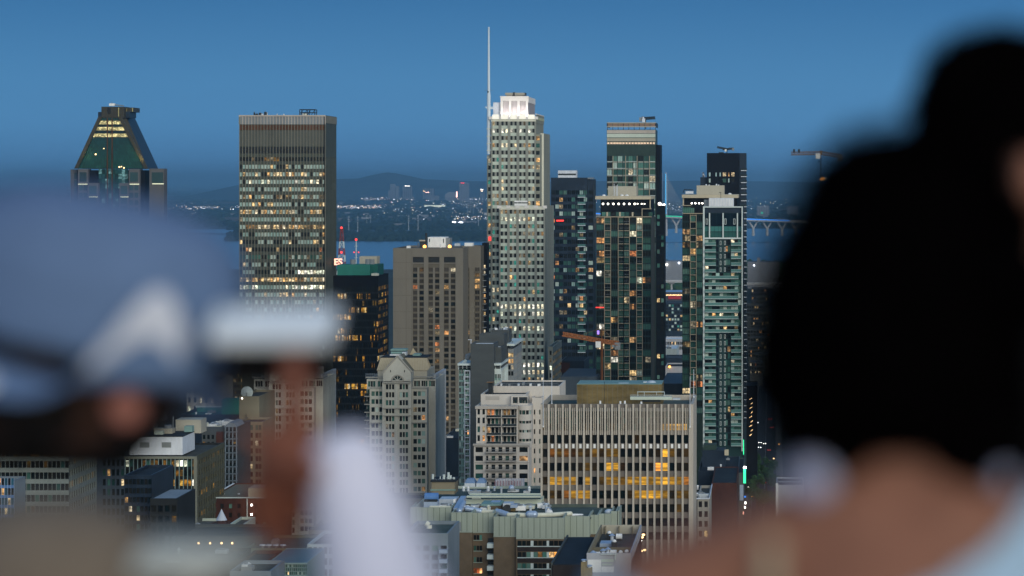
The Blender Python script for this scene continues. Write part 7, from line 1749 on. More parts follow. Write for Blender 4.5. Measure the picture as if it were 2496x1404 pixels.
# street trees and roadside terrace
def tree(label, x, y, h, r, m='leaf', n=900, group='street trees'):
    e = empty('tree', (x, y, 0), label, 'tree', group); rr = random.Random(int(x * 13 + y))
    t = MB(); t.tube((x, y, 0), (x, y, h * .45), .28, 'bark', 8, .18)
    for k in range(5):
        a = k * 1.3; t.tube((x, y, h * .4), (x + r * .6 * math.cos(a), y + r * .6 * math.sin(a), h * rr.uniform(.6, .8)), .13, 'bark', 5, .04)
    t.build('trunk', e)
    c = MB()
    cl = [(x + rr.uniform(-.6, .6) * r, y + rr.uniform(-.6, .6) * r, h * rr.uniform(.5, .88), r * rr.uniform(.3, .55)) for _ in range(9)]
    for k in range(n):
        cx, cy, cz, cr_ = rr.choice(cl); v = Vector((rr.gauss(0, 1), rr.gauss(0, 1), rr.gauss(0, .8))).normalized() * cr_ * rr.uniform(.5, 1.08)
        p = Vector((cx, cy, cz)) + v; s_ = rr.uniform(.25, .5); a = Vector((rr.uniform(-1, 1), rr.uniform(-1, 1), rr.uniform(-1, 1))).normalized() * s_; b_ = a.orthogonal().normalized() * s_ * .7
        c.face([p - a, p - b_, p + a, p + b_], m)
    c.build('crown', e)
tl = ['lamp-lit yellow-green street tree below the green sign', 'dark street tree left of the headlights', 'dark street tree under the bright headlights', 'dark street tree by the pale corner building', 'rounded dark tree at the centre of the street gap', 'small dark tree beside the orange lamp', 'tall dark tree near the pale roof rail', 'lowest dark tree above the bare shoulder', 'dark tree between tail lights and pale building', 'leafy tree at the kerb below the traffic']
tp = [(1828, 1195, 1290), (1836, 1155, 1430), (1855, 1165, 1400), (1888, 1190, 1340), (1868, 1185, 1345), (1845, 1210, 1280), (1893, 1215, 1260), (1860, 1235, 1240), (1880, 1165, 1400), (1848, 1180, 1340)]
for l, (x, y, Y) in zip(tl, tp): tree(l, wx(x, Y), Y, R.uniform(10, 14), R.uniform(3.6, 5), n=800)

# rooftop fairy lights / yard trees below fin office
for k, (x, y) in enumerate(((1556, 1328), (1560, 1321), (1564, 1314), (1567, 1309), (1562, 1350), (1569, 1349))):
    street_lamp(wx(x, 700) - 1.2, 700 + k, 'lamp_strong' if k < 2 else 'lamp_warm', ['bright lamp nearest the white-walled block in the yard under the fin office', 'second lamp up the yard under the fin office', 'third lamp up the yard under the fin office', 'top lamp of the yard under the fin office', 'lowest left lamp in the yard under the fin office', 'lowest right lamp in the yard under the fin office'][k], 0 + wz(y, 700))
for k in range(6): tree(['bare-looking brownish tree at the far left of the yard under the fin office', 'brownish tree second from left in the yard under the fin office', 'brownish tree in the middle of the yard under the fin office', 'broad tree in the yard before the right fins', 'tree in the yard close to the bare shoulder', 'last tree of the yard half behind the bare shoulder'][k], wx(1575 + k * 14, 740), 735 - k * 5, 52, 5.5, 'leaf_brown', 700, 'trees in the yard under the fin office')
# ================================================================== lookout hill and terrace, out of frame below the people
mb = MB(); mb.face([(-60, 6.2, 148.0), (-300, 560, -2), (300, 560, -2), (60, 6.2, 148.0)], 'hill_earth'); mb.face([(-60, 6.2, 148.0), (60, 6.2, 148.0), (60, -30, 148.0), (-60, -30, 148.0)], 'hill_earth'); o = mb.build('hill', None); o['kind'] = 'structure'
mb = MB(); mb.box(-8, 8, -4, 6, 148.05, 148.35, 'terrace_stone'); o = mb.build('terrace', None); o['kind'] = 'structure'

mat('skin_brown', (0.215, 0.096, 0.066), 0.55, 0.10, 14, stretch=1); mat('skin_deep', (0.060, 0.030, 0.022), 0.55, 0.12, 14, stretch=1); mat('skin_warm', (0.19, 0.068, 0.044), 0.5, 0.12, 14, stretch=1); mat('highlight_pink', (0.50, 0.20, 0.16), 0.5, 0.05, 14, stretch=1)
mat('hair_black', (0.0012, 0.0010, 0.0012), 0.9, 0.2, 60, stretch=1, spec=.0); mat('hair_dark', (0.010, 0.007, 0.006), 0.7, 0.2, 60, stretch=1, spec=.2)
mat('cloth_blue', (0.110, 0.170, 0.305), 0.95, 0.08, 25, stretch=1, spec=.1); mat('cloth_lilac', (0.56, 0.58, 0.68), 0.9, 0.05, 25, stretch=1, spec=.1); mat('cloth_white', (0.76, 0.73, 0.86), 0.95, 0.05, 30, stretch=1, spec=.1)
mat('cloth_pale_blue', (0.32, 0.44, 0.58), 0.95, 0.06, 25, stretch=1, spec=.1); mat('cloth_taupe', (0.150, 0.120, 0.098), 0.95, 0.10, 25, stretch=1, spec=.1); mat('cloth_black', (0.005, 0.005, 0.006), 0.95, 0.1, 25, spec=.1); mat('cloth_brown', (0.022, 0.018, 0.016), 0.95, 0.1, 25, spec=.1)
mat('brim_grey', (0.36, 0.37, 0.36), 0.9, 0.06, 25, spec=.1)
mat('phone_white', (0.80, 0.82, 0.86), 0.3, 0.03, 30); mat('phone_black', (0.006, 0.006, 0.007), 0.25, 0); mat('pearl', (0.34, 0.35, 0.50), 0.25, 0.03, 60); mat('eye_white', (0.7, 0.7, 0.68), 0.2, 0); mat('gold', (0.6, 0.4, 0.15), 0.3, 0, metal=1.0); mat('denim', (0.03, 0.045, 0.08), 0.9, 0.1, 20)
mat('strap_tan', (0.42, 0.34, 0.24), 0.8, 0.05, 20); mat('lips', (0.25, 0.07, 0.06), 0.5, 0)

def limb(mb, pts, rs, m='x', n=14):
    """chain of tapered capsules"""
    for i in range(len(pts) - 1): mb.tube(pts[i], pts[i + 1], rs[i], m, n, rs[i + 1])
    for p, r in zip(pts, rs): mb.ball(p, r * 1.0, m, n, 10)
def loft(mb, rings, m='x', n=28, a=Vector((1, 0, 0)), b=Vector((0, 1, 0))):
    vs = []; fs = []
    for (c, ra, rb) in rings:
        for i in range(n): t = 2 * math.pi * i / n; vs.append(Vector(c) + a * ra * math.cos(t) + b * rb * math.sin(t))
    L = len(rings)
    for j in range(L - 1):
        for i in range(n): fs.append((j * n + i, j * n + (i + 1) % n, (j + 1) * n + (i + 1) % n, (j + 1) * n + i))
    fs.append(tuple(reversed(range(n)))); fs.append(tuple(range((L - 1) * n, L * n)))
    mb.faces(vs, fs, m)
def ellipsoid(mb, c, ra, rb, rc, A, B, C, m='x', n=20, k=14):
    vs = []; fs = []
    for j in range(k + 1):
        ph = -math.pi / 2 + math.pi * (j + .0) / k
        ph = max(min(ph, math.pi / 2 - .02), -math.pi / 2 + .02)
        for i in range(n): t = 2 * math.pi * i / n; vs.append(Vector(c) + A * ra * math.cos(ph) * math.cos(t) + B * rb * math.cos(ph) * math.sin(t) + C * rc * math.sin(ph))
    for j in range(k):
        for i in range(n): fs.append((j * n + i, j * n + (i + 1) % n, (j + 1) * n + (i + 1) % n, (j + 1) * n + i))
    fs.append(tuple(reversed(range(n)))); fs.append(tuple(range(k * n, (k + 1) * n)))
    mb.faces(vs, fs, m)
def frame(f, u):
    f = Vector(f).normalized(); u = Vector(u); u = (u - f * u.dot(f)).normalized(); r = f.cross(u)
    return f, u, r
def head(mb, c, f, u, s=1.0, m='x'):
    """head with jaw, brow, nose, eye sockets, lips and ears; c is the centre of the skull, f looks forward"""
    f, u, r = frame(f, u); c = Vector(c); n, k = 48, 40; vs = []; fs = []
    G = lambda x, z, x0, z0, sx, sz: math.exp(-((x - x0) / sx) ** 2 - ((z - z0) / sz) ** 2)
    for j in range(k + 1):
        ph = -math.pi / 2 + math.pi * j / k; ph = max(min(ph, math.pi / 2 - .01), -math.pi / 2 + .01)
        for i in range(n):
            t = 2 * math.pi * i / n; X, Y_, Z = math.cos(ph) * math.cos(t), math.cos(ph) * math.sin(t), math.sin(ph)
            x, y, z = X * .074, Y_ * .094, Z * .115
            if Z < 0: x *= 1 - .30 * (-Z) ** 1.3; y = y * (1 - .12 * (-Z)) + .020 * (-Z) ** 1.5
            if Y_ < 0 and Z < -.2: y *= 1 - .35 * (-Z - .2)
            if Y_ > 0:
                g = G(x, z, 0, -.022, .010, .020) * .020 + G(x, z, 0, -.034, .013, .009) * .010     # nose
                g += G(x, z, 0, .018, .045, .010) * .004                                            # brow
                g -= (G(x, z, .031, .002, .015, .010) + G(x, z, -.031, .002, .015, .010)) * .009     # eye sockets
                g += (G(x, z, 0, -.058, .020, .005) + G(x, z, 0, -.068, .018, .006)) * .005          # lips
                g += G(x, z, 0, -.095, .018, .014) * .006                                            # chin
                g += (G(x, z, .042, -.03, .02, .02) + G(x, z, -.042, -.03, .02, .02)) * .003         # cheeks
                y += g
            vs.append(c + (r * x + f * y + u * z) * s)
    for j in range(k):
        for i in range(n): fs.append((j * n + i, j * n + (i + 1) % n, (j + 1) * n + (i + 1) % n, (j + 1) * n + i))
    fs.append(tuple(reversed(range(n)))); fs.append(tuple(range(k * n, (k + 1) * n)))
    mb.faces(vs, fs, m)
    for sd_ in (-1, 1):
        e = c + (r * .078 * sd_ - f * .008 - u * .012) * s
        ellipsoid(mb, e, .009 * s, .017 * s, .030 * s, r, f, u, m, 12, 10)
        ellipsoid(mb, e + r * .006 * sd_ * s - f * .006 * s, .005 * s, .015 * s, .026 * s, r, f, u, m, 12, 10)
def eyes(e, c, f, u, s=1.0):
    f, u, r = frame(f, u)
    for sd_ in (-1, 1):
        m = MB(); p = Vector(c) + (r * .031 * sd_ + f * .074 + u * .002) * s; m.ball(p, .0125 * s, 'eye_white', 14, 10); m.ball(p + f * .0075 * s, .0065 * s, 'phone_black', 10, 8); m.build('eye', e, smooth=True)
def hand(mb, w, d, pn, side, curls, s=1.0, thumb=None, m='x', spread=.10):
    """w wrist, d direction to the fingers, pn normal out of the back of the hand, side: direction of the thumb side"""
    w = Vector(w); d = Vector(d).normalized(); pn = Vector(pn); pn = (pn - d * pn.dot(d)).normalized(); t = Vector(side); t = (t - d * t.dot(d) - pn * t.dot(pn)).normalized()
    ellipsoid(mb, w + d * .045 * s, .043 * s, .0155 * s, .055 * s, t, pn, d, m, 18, 12)
    for k in range(4): limb(mb, [w + d * .01 * s + t * (.012 - .008 * k) * s, w + d * .085 * s + t * (.031 - .0205 * k) * s], [.016 * s, .0105 * s], m, 10)
    L = [(.044, .027, .021), (.048, .030, .022), (.044, .028, .021), (.034, .021, .018)]
    for k in range(4):
        p = w + d * (.088 if k < 3 else .080) * s + t * (.031 - .0205 * k) * s; dd = (d + t * (spread * (1.2 - k * .8))).normalized(); pts = [p]; rs = [.0098 * s]; a = curls[k]; ax = dd.cross(pn).normalized(); 
        for q in range(3):
            dd = (Matrix.Rotation(-a[q], 3, ax) @ dd).normalized(); p = p + dd * L[k][q] * s; pts.append(p); rs.append((.0088, .0080, .0066)[q] * s)
        limb(mb, pts, rs, m, 10)
    th = thumb or [(.6, .25, -.5), (.2, .9, -.35), (.05, .95, -.2)]
    p = w + d * .028 * s + t * .030 * s; pts = [p]; rs = [.0155 * s]
    for q, (a, b_, c_) in enumerate(th):
        v = (t * a + d * b_ + pn * c_).normalized(); p = p + v * (.036, .032, .025)[q] * s; pts.append(p); rs.append((.0125, .0108, .0085)[q] * s)
    limb(mb, pts, rs, m, 10)
def solid(name, mb, m, parent, voxel=.005, smooth=4, noise_amp=0.0, nscale=20.0, cut=None, solidify=0.0):
    """fuse overlapping pieces into one continuous surface"""
    me = bpy.data.meshes.new(name); me.from_pydata([tuple(v) for v in mb.v], [], mb.f); me.update()
    o = bpy.data.objects.new(name, me); COL.objects.link(o)
    md = o.modifiers.new('r', 'REMESH'); md.mode = 'VOXEL'; md.voxel_size = voxel
    if smooth: sm = o.modifiers.new('s', 'SMOOTH'); sm.factor = .6; sm.iterations = smooth
    dg = bpy.context.evaluated_depsgraph_get(); me2 = bpy.data.meshes.new_from_object(o.evaluated_get(dg)); bpy.data.objects.remove(o)
    if noise_amp:
        me2.update(); ns = [v.normal.copy() for v in me2.vertices]
        for v, nn in zip(me2.vertices, ns):
            p = v.co * nscale; d = noise.noise(p) * .6 + noise.noise(p * 2.3) * .35 + noise.noise(p * 5.1) * .2; v.co += nn * d * noise_amp
    if cut or solidify:
        bm = bmesh.new(); bm.from_mesh(me2)
        if cut: bmesh.ops.delete(bm, geom=[v for v in bm.verts if cut(v.co)], context='VERTS')
        if solidify: bmesh.ops.solidify(bm, geom=bm.faces[:], thickness=solidify)
        bm.to_mesh(me2); bm.free()
    me2.polygons.foreach_set('use_smooth', [True] * len(me2.polygons)); me2.materials.clear(); me2.materials.append(M[m])
    pl = Vector((0, 0, 0)); q = parent
    while q is not None: pl += q.location; q = q.parent
    me2.transform(Matrix.Translation(-pl)); me2.name = name
    o = bpy.data.objects.new(name, me2); COL.objects.link(o); o.parent = parent
    return o
def legs(mb, hip, fx, s=1.0, sep=Vector((0, .09, 0)), zf=148.35):
    hip = Vector(hip)
    for sg in (-1, 1):
        h = hip + sep * sg - Vector((0, 0, .06)); kn = Vector((h.x + fx[0] * .03, h.y + fx[1] * .03, zf + (h.z - zf) * .53)); an = Vector((h.x, h.y, zf + .08)); to = an + Vector(fx) * .15; to.z = zf + .035
        limb(mb, [h, h.lerp(kn, .5), kn, kn.lerp(an, .35), an], [.088 * s, .075 * s, .055 * s, .052 * s, .036 * s]); limb(mb, [an - Vector((0, 0, .03)), to], [.042, .034])
def torso(mb, pel, chest, nb, a, b, s=1.0, sh=.185):
    pel, chest, nb = Vector(pel), Vector(chest), Vector(nb)
    w = pel.lerp(chest, .5)
    loft(mb, [(pel - Vector((0, 0, .08)), .14 * s, .10 * s), (pel, .165 * s, .115 * s), (w, .135 * s, .095 * s), (chest, .165 * s, .11 * s), (chest.lerp(nb, .55), .165 * s, .10 * s), (chest.lerp(nb, .85), .12 * s, .075 * s), (nb, .06 * s, .055 * s)], a=a, b=b)
CURL = [(.35, .5, .35)] * 4

# ---- woman from behind, right half of the photo
def woman():
    d = 2.2; c0 = wp(2190, 700, d)
    e = empty('person', (c0.x, d, 148.35), 'woman from behind with large black hair, round earrings and pale blue low-backed top', 'person')
    X = c0.x; A = Vector((1, 0, 0)); B_ = Vector((0, 1, 0))
    b = MB(); nb = Vector((X, d + .0, 149.745)); ch = Vector((X, d + .02, 149.56)); pe = Vector((X, d + .02, 149.26))
    torso(b, pe, ch, nb, A, B_)
    limb(b, [nb - Vector((0, 0, .04)), Vector((X, d + .015, 149.80)), Vector((X, d + .03, 149.85))], [.062, .052, .054])
    limb(b, [Vector((X - .03, d - .01, 149.725)), Vector((X - .12, d - .005, 149.694)), Vector((X - .182, d, 149.664))], [.055, .05, .056]); limb(b, [Vector((X + .03, d - .01, 149.725)), Vector((X + .12, d - .005, 149.700)), Vector((X + .178, d, 149.672))], [.055, .05, .056])
    for sg in (-1, 1):   # shoulder blades
        ellipsoid(b, Vector((X + sg * .085, d - .050, 149.61)), .055, .020, .06, A, B_, Vector((0, 0, 1)))
        sh = Vector((X + sg * .182, d, 149.668)); el = Vector((X + sg * .225, d + .03, 149.40)); wr = Vector((X + sg * .20, d + .20, 149.24))
        limb(b, [sh, sh.lerp(el, .5), el, el.lerp(wr, .35), wr], [.054, .047, .040, .038, .026]); hand(b, wr, (wr - el).normalized(), (sg * .3, -.2, 1), (-sg, 0, 0), CURL)
    head(b, (X, d + .045, 149.895), (0, 1, -.05), (0, 0, 1)); legs(b, pe, (0, 1, 0), sep=Vector((.09, 0, 0)))
    body = solid('body', b, 'skin_brown', e, .0052)
    eyes(e, (X, d + .045, 149.895), (0, 1, -.05), (0, 0, 1))
    # low-backed top: scoop neckline across the back
    t = MB(); torso(t, pe, ch, nb, A, B_, 1.10)
    for sg in (-1, 1):
        sh = Vector((X + sg * .182, d, 149.668)); el = Vector((X + sg * .225, d + .03, 149.40)); limb(t, [Vector((X + sg * .03, d - .01, 149.725)), Vector((X + sg * .12, d - .005, 149.700)), sh, sh.lerp(el, .55)], [.060, .057, .063, .062])
    k = d / F
    def cut(v):
        px = VX + v.x / k * (d / v.y); py = HY + (CZ - v.z) / k * (d / v.y)
        if v.y < d + .045: return ((px - 1935) / (635 if px > 1935 else 760)) ** 2 + ((py - 985) / 515) ** 2 < 1 or v.z > 149.75 and px < 2400
        return v.z > 149.66
    solid('top', t, 'cloth_pale_blue', e, .0055, 3, cut=cut)
    s = MB(); loft(s, [(pe - Vector((0, 0, .72)), .30, .28), (pe - Vector((0, 0, .35)), .23, .20), (pe + Vector((0, 0, .05)), .175, .125), (pe + Vector((0, 0, .12)), .155, .11)], a=A, b=B_); solid('skirt', s, 'cloth_pale_blue', e, .008, 2)
    # hair
    h = MB(); prof = [(314, 40), (328, 110), (345, 150), (380, 192), (420, 222), (500, 250), (600, 283), (700, 308), (800, 322), (900, 324), (1000, 305), (1060, 275), (1100, 225)]
    rings = []
    for (y, w_) in prof:
        p = wp(2190, y, d); w_ += 44 * min(1, max(0, (y - 480) / 180)); rings.append((Vector((X - .005, d + .035, p.z)), max(w_ * k - .006, .008), max(w_ * k * .98, .008)))
    loft(h, rings[::-1], a=A, b=B_)
    for (x, y, r_) in ((2050, 1090, .030), (2340, 1095, .032), (1985, 1040, .034), (2400, 1030, .036), (2000, 1090, .022), (2390, 1100, .022), (2450, 700, .04), (2440, 1040, .030), (2395, 1120, .028), (1958, 1078, .026), (2100, 385, .02), (2260, 372, .02)):
        p = wp(x, y, d - .02); h.ball(p, r_, 'x', 12, 8)
    hair = solid('hair', h, 'hair_black', e, .0055, 2, noise_amp=.006, nscale=38)
    cu = MB(); rr = random.Random(3); vs = hair.data.vertices; off = Vector(e.location)
    for i in range(1400):
        v = vs[rr.randrange(len(vs))]; p = v.co + off; nn = v.normal; r_ = rr.uniform(.004, .009); a1 = nn.orthogonal().normalized(); a1 = Matrix.Rotation(rr.uniform(0, 6.28), 3, nn) @ a1
        pts = [p + a1 * r_ * math.cos(q * .95) + nn * (r_ * math.sin(q * .95) + .001 * q) for q in range(5)]
        for u_, w_ in zip(pts, pts[1:]): cu.tube(u_, w_, .0007, 'hair_black', 3)
    cu.build('curls', hair)
    m = MB(); pts = [Vector((wx(1882, d - .02), d - .02, 149.742)), Vector((wx(1880, d - .05), d - .058, 149.715)), Vector((wx(1878, d - .07), d - .080, 149.675)), Vector((wx(1876, d - .08), d - .092, 149.62))]
    for a_, b__ in zip(pts, pts[1:]): m.tube(a_, b__, .007, 'strap_tan', 10)
    m.build('strap', e, smooth=True)
    for sg, lab in ((-1, None), (1, None)):
        ep = wp(1978 if sg < 0 else 2440, 1166, d - .035); m = MB(); m.ball(ep, .0195 if sg < 0 else .010, 'pearl', 20, 14); m.tube(ep + Vector((0, 0, .018)), ep + Vector((sg * -.004, .01, .040)), .0012, 'gold', 6); m.build('earring', e, smooth=True)
woman()

# ---- dark-haired person at the right edge, in profile
def right_person():
    d = 2.9; k = d / F; X = wx(2492, d); f, u = Vector((1, .05, -.05)), Vector((0, 0, 1)); c = Vector((X, d, 150.018))
    e = empty('person', (X, d, 148.35), 'dark curly-haired person in black at the right edge of the photo, one ear showing', 'person')
    A = Vector((0, 1, 0)); B_ = Vector((1, 0, 0)); b = MB(); nb = Vector((X - .01, d, 149.885)); ch = Vector((X, d, 149.69)); pe = Vector((X, d, 149.34))
    torso(b, pe, ch, nb, A, B_, 1.08); limb(b, [nb - Vector((0, 0, .05)), Vector((X - .01, d, 149.93)), Vector((X, d, 149.98))], [.07, .058, .058]); head(b, c, f, u, 1.03)
    J = []
    for sg in (-1, 1):
        sh = Vector((X, d + sg * .19, 149.80)); el = Vector((X + .02, d + sg * .24, 149.52)); wr = Vector((X + .20, d + sg * .20, 149.42)); J.append((sh, el, wr))
        limb(b, [sh, el, wr], [.055, .042, .028]); hand(b, wr, (wr - el).normalized(), (0, sg * .4, 1), (0, -sg, 0), CURL)
    legs(b, pe, (1, 0, 0)); solid('body', b, 'skin_deep', e, .006); eyes(e, c, f, u, 1.03)
    t = MB(); torso(t, pe, ch, nb, A, B_, 1.15)
    for sh, el, wr in J: limb(t, [Vector((X, d + (sh.y - d) * .3, 149.86)), sh, el, el.lerp(wr, .8)], [.06, .066, .054, .042])
    solid('shirt', t, 'cloth_black', e, .007, 3)
    p_ = MB(); legs(p_, pe, (1, 0, 0), 1.16, zf=148.35); loft(p_, [(pe - Vector((0, 0, .1)), .17, .13), (pe + Vector((0, 0, .06)), .18, .135)], a=A, b=B_); solid('trousers', p_, 'denim', e, .008, 3)
    h = MB(); rr = random.Random(8)
    ellipsoid(h, c + Vector((-.022, 0, .026)), .096, .090, .108, Vector((1, 0, 0)), Vector((0, 1, 0)), u, n=24)
    for kx, ky, r_ in ((2320, 175, .036), (2375, 145, .034), (2440, 130, .034), (2510, 150, .034), (2290, 240, .034), (2300, 310, .030), (2310, 390, .034), (2335, 460, .034), (2380, 500, .032), (2440, 540, .03), (2560, 190, .03), (2450, 300, .040), (2440, 360, .034), (2490, 320, .036)):
        for yy in (-.05, 0, .05): h.ball(wp(kx + 14, ky + 12, d) + Vector((0, yy, 0)), r_ * (1 if yy == 0 else .9), 'x', 12, 8)
    hair = solid('hair', h, 'hair_black', e, .006, 1, noise_amp=.006, nscale=30, cut=None)
    cu = MB(); vs = hair.data.vertices; off = Vector(e.location)
    for i in range(700):
        v = vs[rr.randrange(len(vs))]; p = v.co + off; nn = v.normal; r_ = rr.uniform(.005, .011); a1 = nn.orthogonal().normalized()
        pts = [p + a1 * r_ * math.cos(q * .95) + nn * (r_ * math.sin(q * .95) + .001 * q) for q in range(5)]
        for u_, w_ in zip(pts, pts[1:]): cu.tube(u_, w_, .0008, 'hair_black', 3)
    cu.build('curls', hair)
    # ear and temple show below the hair
    m = MB(); ellipsoid(m, wp(2512, 432, d - .1), .014, .010, .026, Vector((1, 0, 0)), Vector((0, 1, 0)), u); solid('ear', m, 'skin_brown', e, .003, 2)
right_person()

# ---- person in the blue hat, left edge, leaning in
def hat_person():
    d = 3.0; k = d / F; f, u = Vector((1, .05, -.22)).normalized(), Vector((.18, 0, 1)); f, u, r = frame(f, u)
    c = wp(172, 828, d); e = empty('person', (c.x - .45, d + .1, 148.35), 'person in a soft blue-grey bucket hat leaning in from the left edge of the photo', 'person')
    b = MB(); nb = wp(-235, 930, d + .08); ch = nb + Vector((-.14, .02, -.14)); pe = nb + Vector((-.36, .03, -.45)); pe.z = max(pe.z, 149.22)
    A = Vector((0, 1, 0)); B_ = Vector((.8, 0, -.6)).normalized() if False else Vector((1, 0, 0))
    torso(b, pe, ch, nb, A, B_, 1.0); limb(b, [nb, nb.lerp(c - u * .07 - f * .03, .6), c - u * .06 - f * .025], [.062, .052, .055]); head(b, c, f, u, 1.0)
    # far arm raised: hand beside the face, fingertips at the phone
    sh = nb + Vector((-.02, .19, -.05)); el = wp(40, 1180, d + .34); el = Vector((nb.x + .16, d + .36, 149.70)); wr = wp(400, 968, d + .16)
    limb(b, [sh, el, wr], [.052, .038, .026])
    hand(b, wr, wp(520, 900, d + .02) - wr, (.3, -.6, .7), (0, .5, .6), [(.1, .15, .1), (.15, .2, .15), (.3, .3, .2), (.4, .4, .3)], .92)
    s2 = nb + Vector((-.02, -.17, -.06)); e2 = s2 + Vector((.02, -.02, -.28)); w2 = e2 + Vector((.10, .06, -.22)); limb(b, [s2, e2, w2], [.052, .04, .027]); hand(b, w2, (w2 - e2), (0, -1, 0), (1, 0, 0), CURL)
    legs(b, pe, (1, 0, 0)); solid('body', b, 'skin_deep', e, .0055); eyes(e, c, f, u)
    m = MB(); p = wp(306, 992, d - .045); ellipsoid(m, p, .020, .020, .021, Vector((1, 0, 0)), Vector((0, 1, 0)), Vector((0, 0, 1))); solid('cheek_highlight', m, 'highlight_pink', e, .004, 3)  # pink ball set in as the highlight on the cheek
    t = MB(); torso(t, pe, ch, nb, A, B_, 1.07); limb(t, [sh, el, el.lerp(wr, .75)], [.062, .05, .036]); limb(t, [s2, e2, e2.lerp(w2, .8)], [.062, .05, .036]); solid('shirt', t, 'cloth_brown', e, .007, 3)
    p_ = MB(); legs(p_, pe, (1, 0, 0), 1.16, zf=148.35); solid('trousers', p_, 'denim', e, .008, 3)
    hr = MB(); ellipsoid(hr, c - f * .018 - u * .01, .094, .090, .105, f, r, u); hr2 = solid('hair', hr, 'hair_dark', e, .006, 2, noise_amp=.004, nscale=40, cut=lambda v: (v - c).dot(f) > .035 and (v - c).dot(u) < .05)
    # glasses frame glint
    g_ = MB(); 
    for sg in (-1, 1):
        q0 = c + r * .036 * sg + f * .098 + u * .0; pts = [q0 + r * .024 * math.cos(t_) + u * .018 * math.sin(t_) for t_ in [2 * math.pi * q / 14 for q in range(15)]]
        for a_, b__ in zip(pts, pts[1:]): g_.tube(a_, b__, .0016, 'galvanised', 5)
        g_.tube(c + r * .062 * sg + f * .092 + u * .004, c + r * .082 * sg - f * .01 + u * .004, .0016, 'galvanised', 5)
    g_.build('glasses', e)
    # hat
    hb = c - u * .010 + f * .012; hc = MB(); ring = [(-.005, .158, .124), (.03, .164, .130), (.075, .162, .130), (.115, .148, .118), (.14, .122, .098), (.155, .078, .060), (.160, .02, .02)]
    hc_rings = [(hb + u * (h_ + .012), a1, b1) for h_, a1, b1 in ring]
    loft(hc, hc_rings, a=f, b=r, n=36); hat = solid('hat', hc, 'cloth_blue', e, .006, 4)
    br = MB(); n = 64; vs = []; fs = []
    for j in range(7):
        q = j / 6
        for i in range(n):
            t_ = 2 * math.pi * i / n; dirv = f * math.cos(t_) + r * math.sin(t_)
            up_ = math.exp(-((math.atan2(math.sin(t_ - UPA), math.cos(t_ - UPA))) / .36) ** 2)      # turned up towards the camera at the front
            fr_ = math.exp(-(t_ if t_ < math.pi else t_ - 2 * math.pi) ** 2 / .8); rad = .128 + q * (.034 * (1 - .75 * up_) * (1 - .8 * fr_)); z = -.012 - q * .030 * (1 - up_) + q * up_ * .105
            vs.append(hb + (f * math.cos(t_) * (rad + .030) + r * math.sin(t_) * rad) + u * (z + .006 * math.sin(3 * t_)))
    for j in range(6):
        for i in range(n): fs.append((j * n + i, j * n + (i + 1) % n, (j + 1) * n + (i + 1) % n, (j + 1) * n + i))
    for fc in fs:
        j, i = fc[0] // n, fc[0] % n; t_ = 2 * math.pi * i / n
        br.faces([vs[q] for q in fc], [(0, 1, 2, 3)], 'cloth_lilac' if (abs(t_ - UPA) < .30 and j > 2) or (1.85 < t_ < 3.4 and j > 2) else 'cloth_blue')
    o = br.build('brim', hat, smooth=True)
    bm = bmesh.new(); bm.from_mesh(o.data); bmesh.ops.remove_doubles(bm, verts=bm.verts[:], dist=.0002); bmesh.ops.solidify(bm, geom=bm.faces[:], thickness=.004); bm.to_mesh(o.data); bm.free()
UPA = 1.02
hat_person()

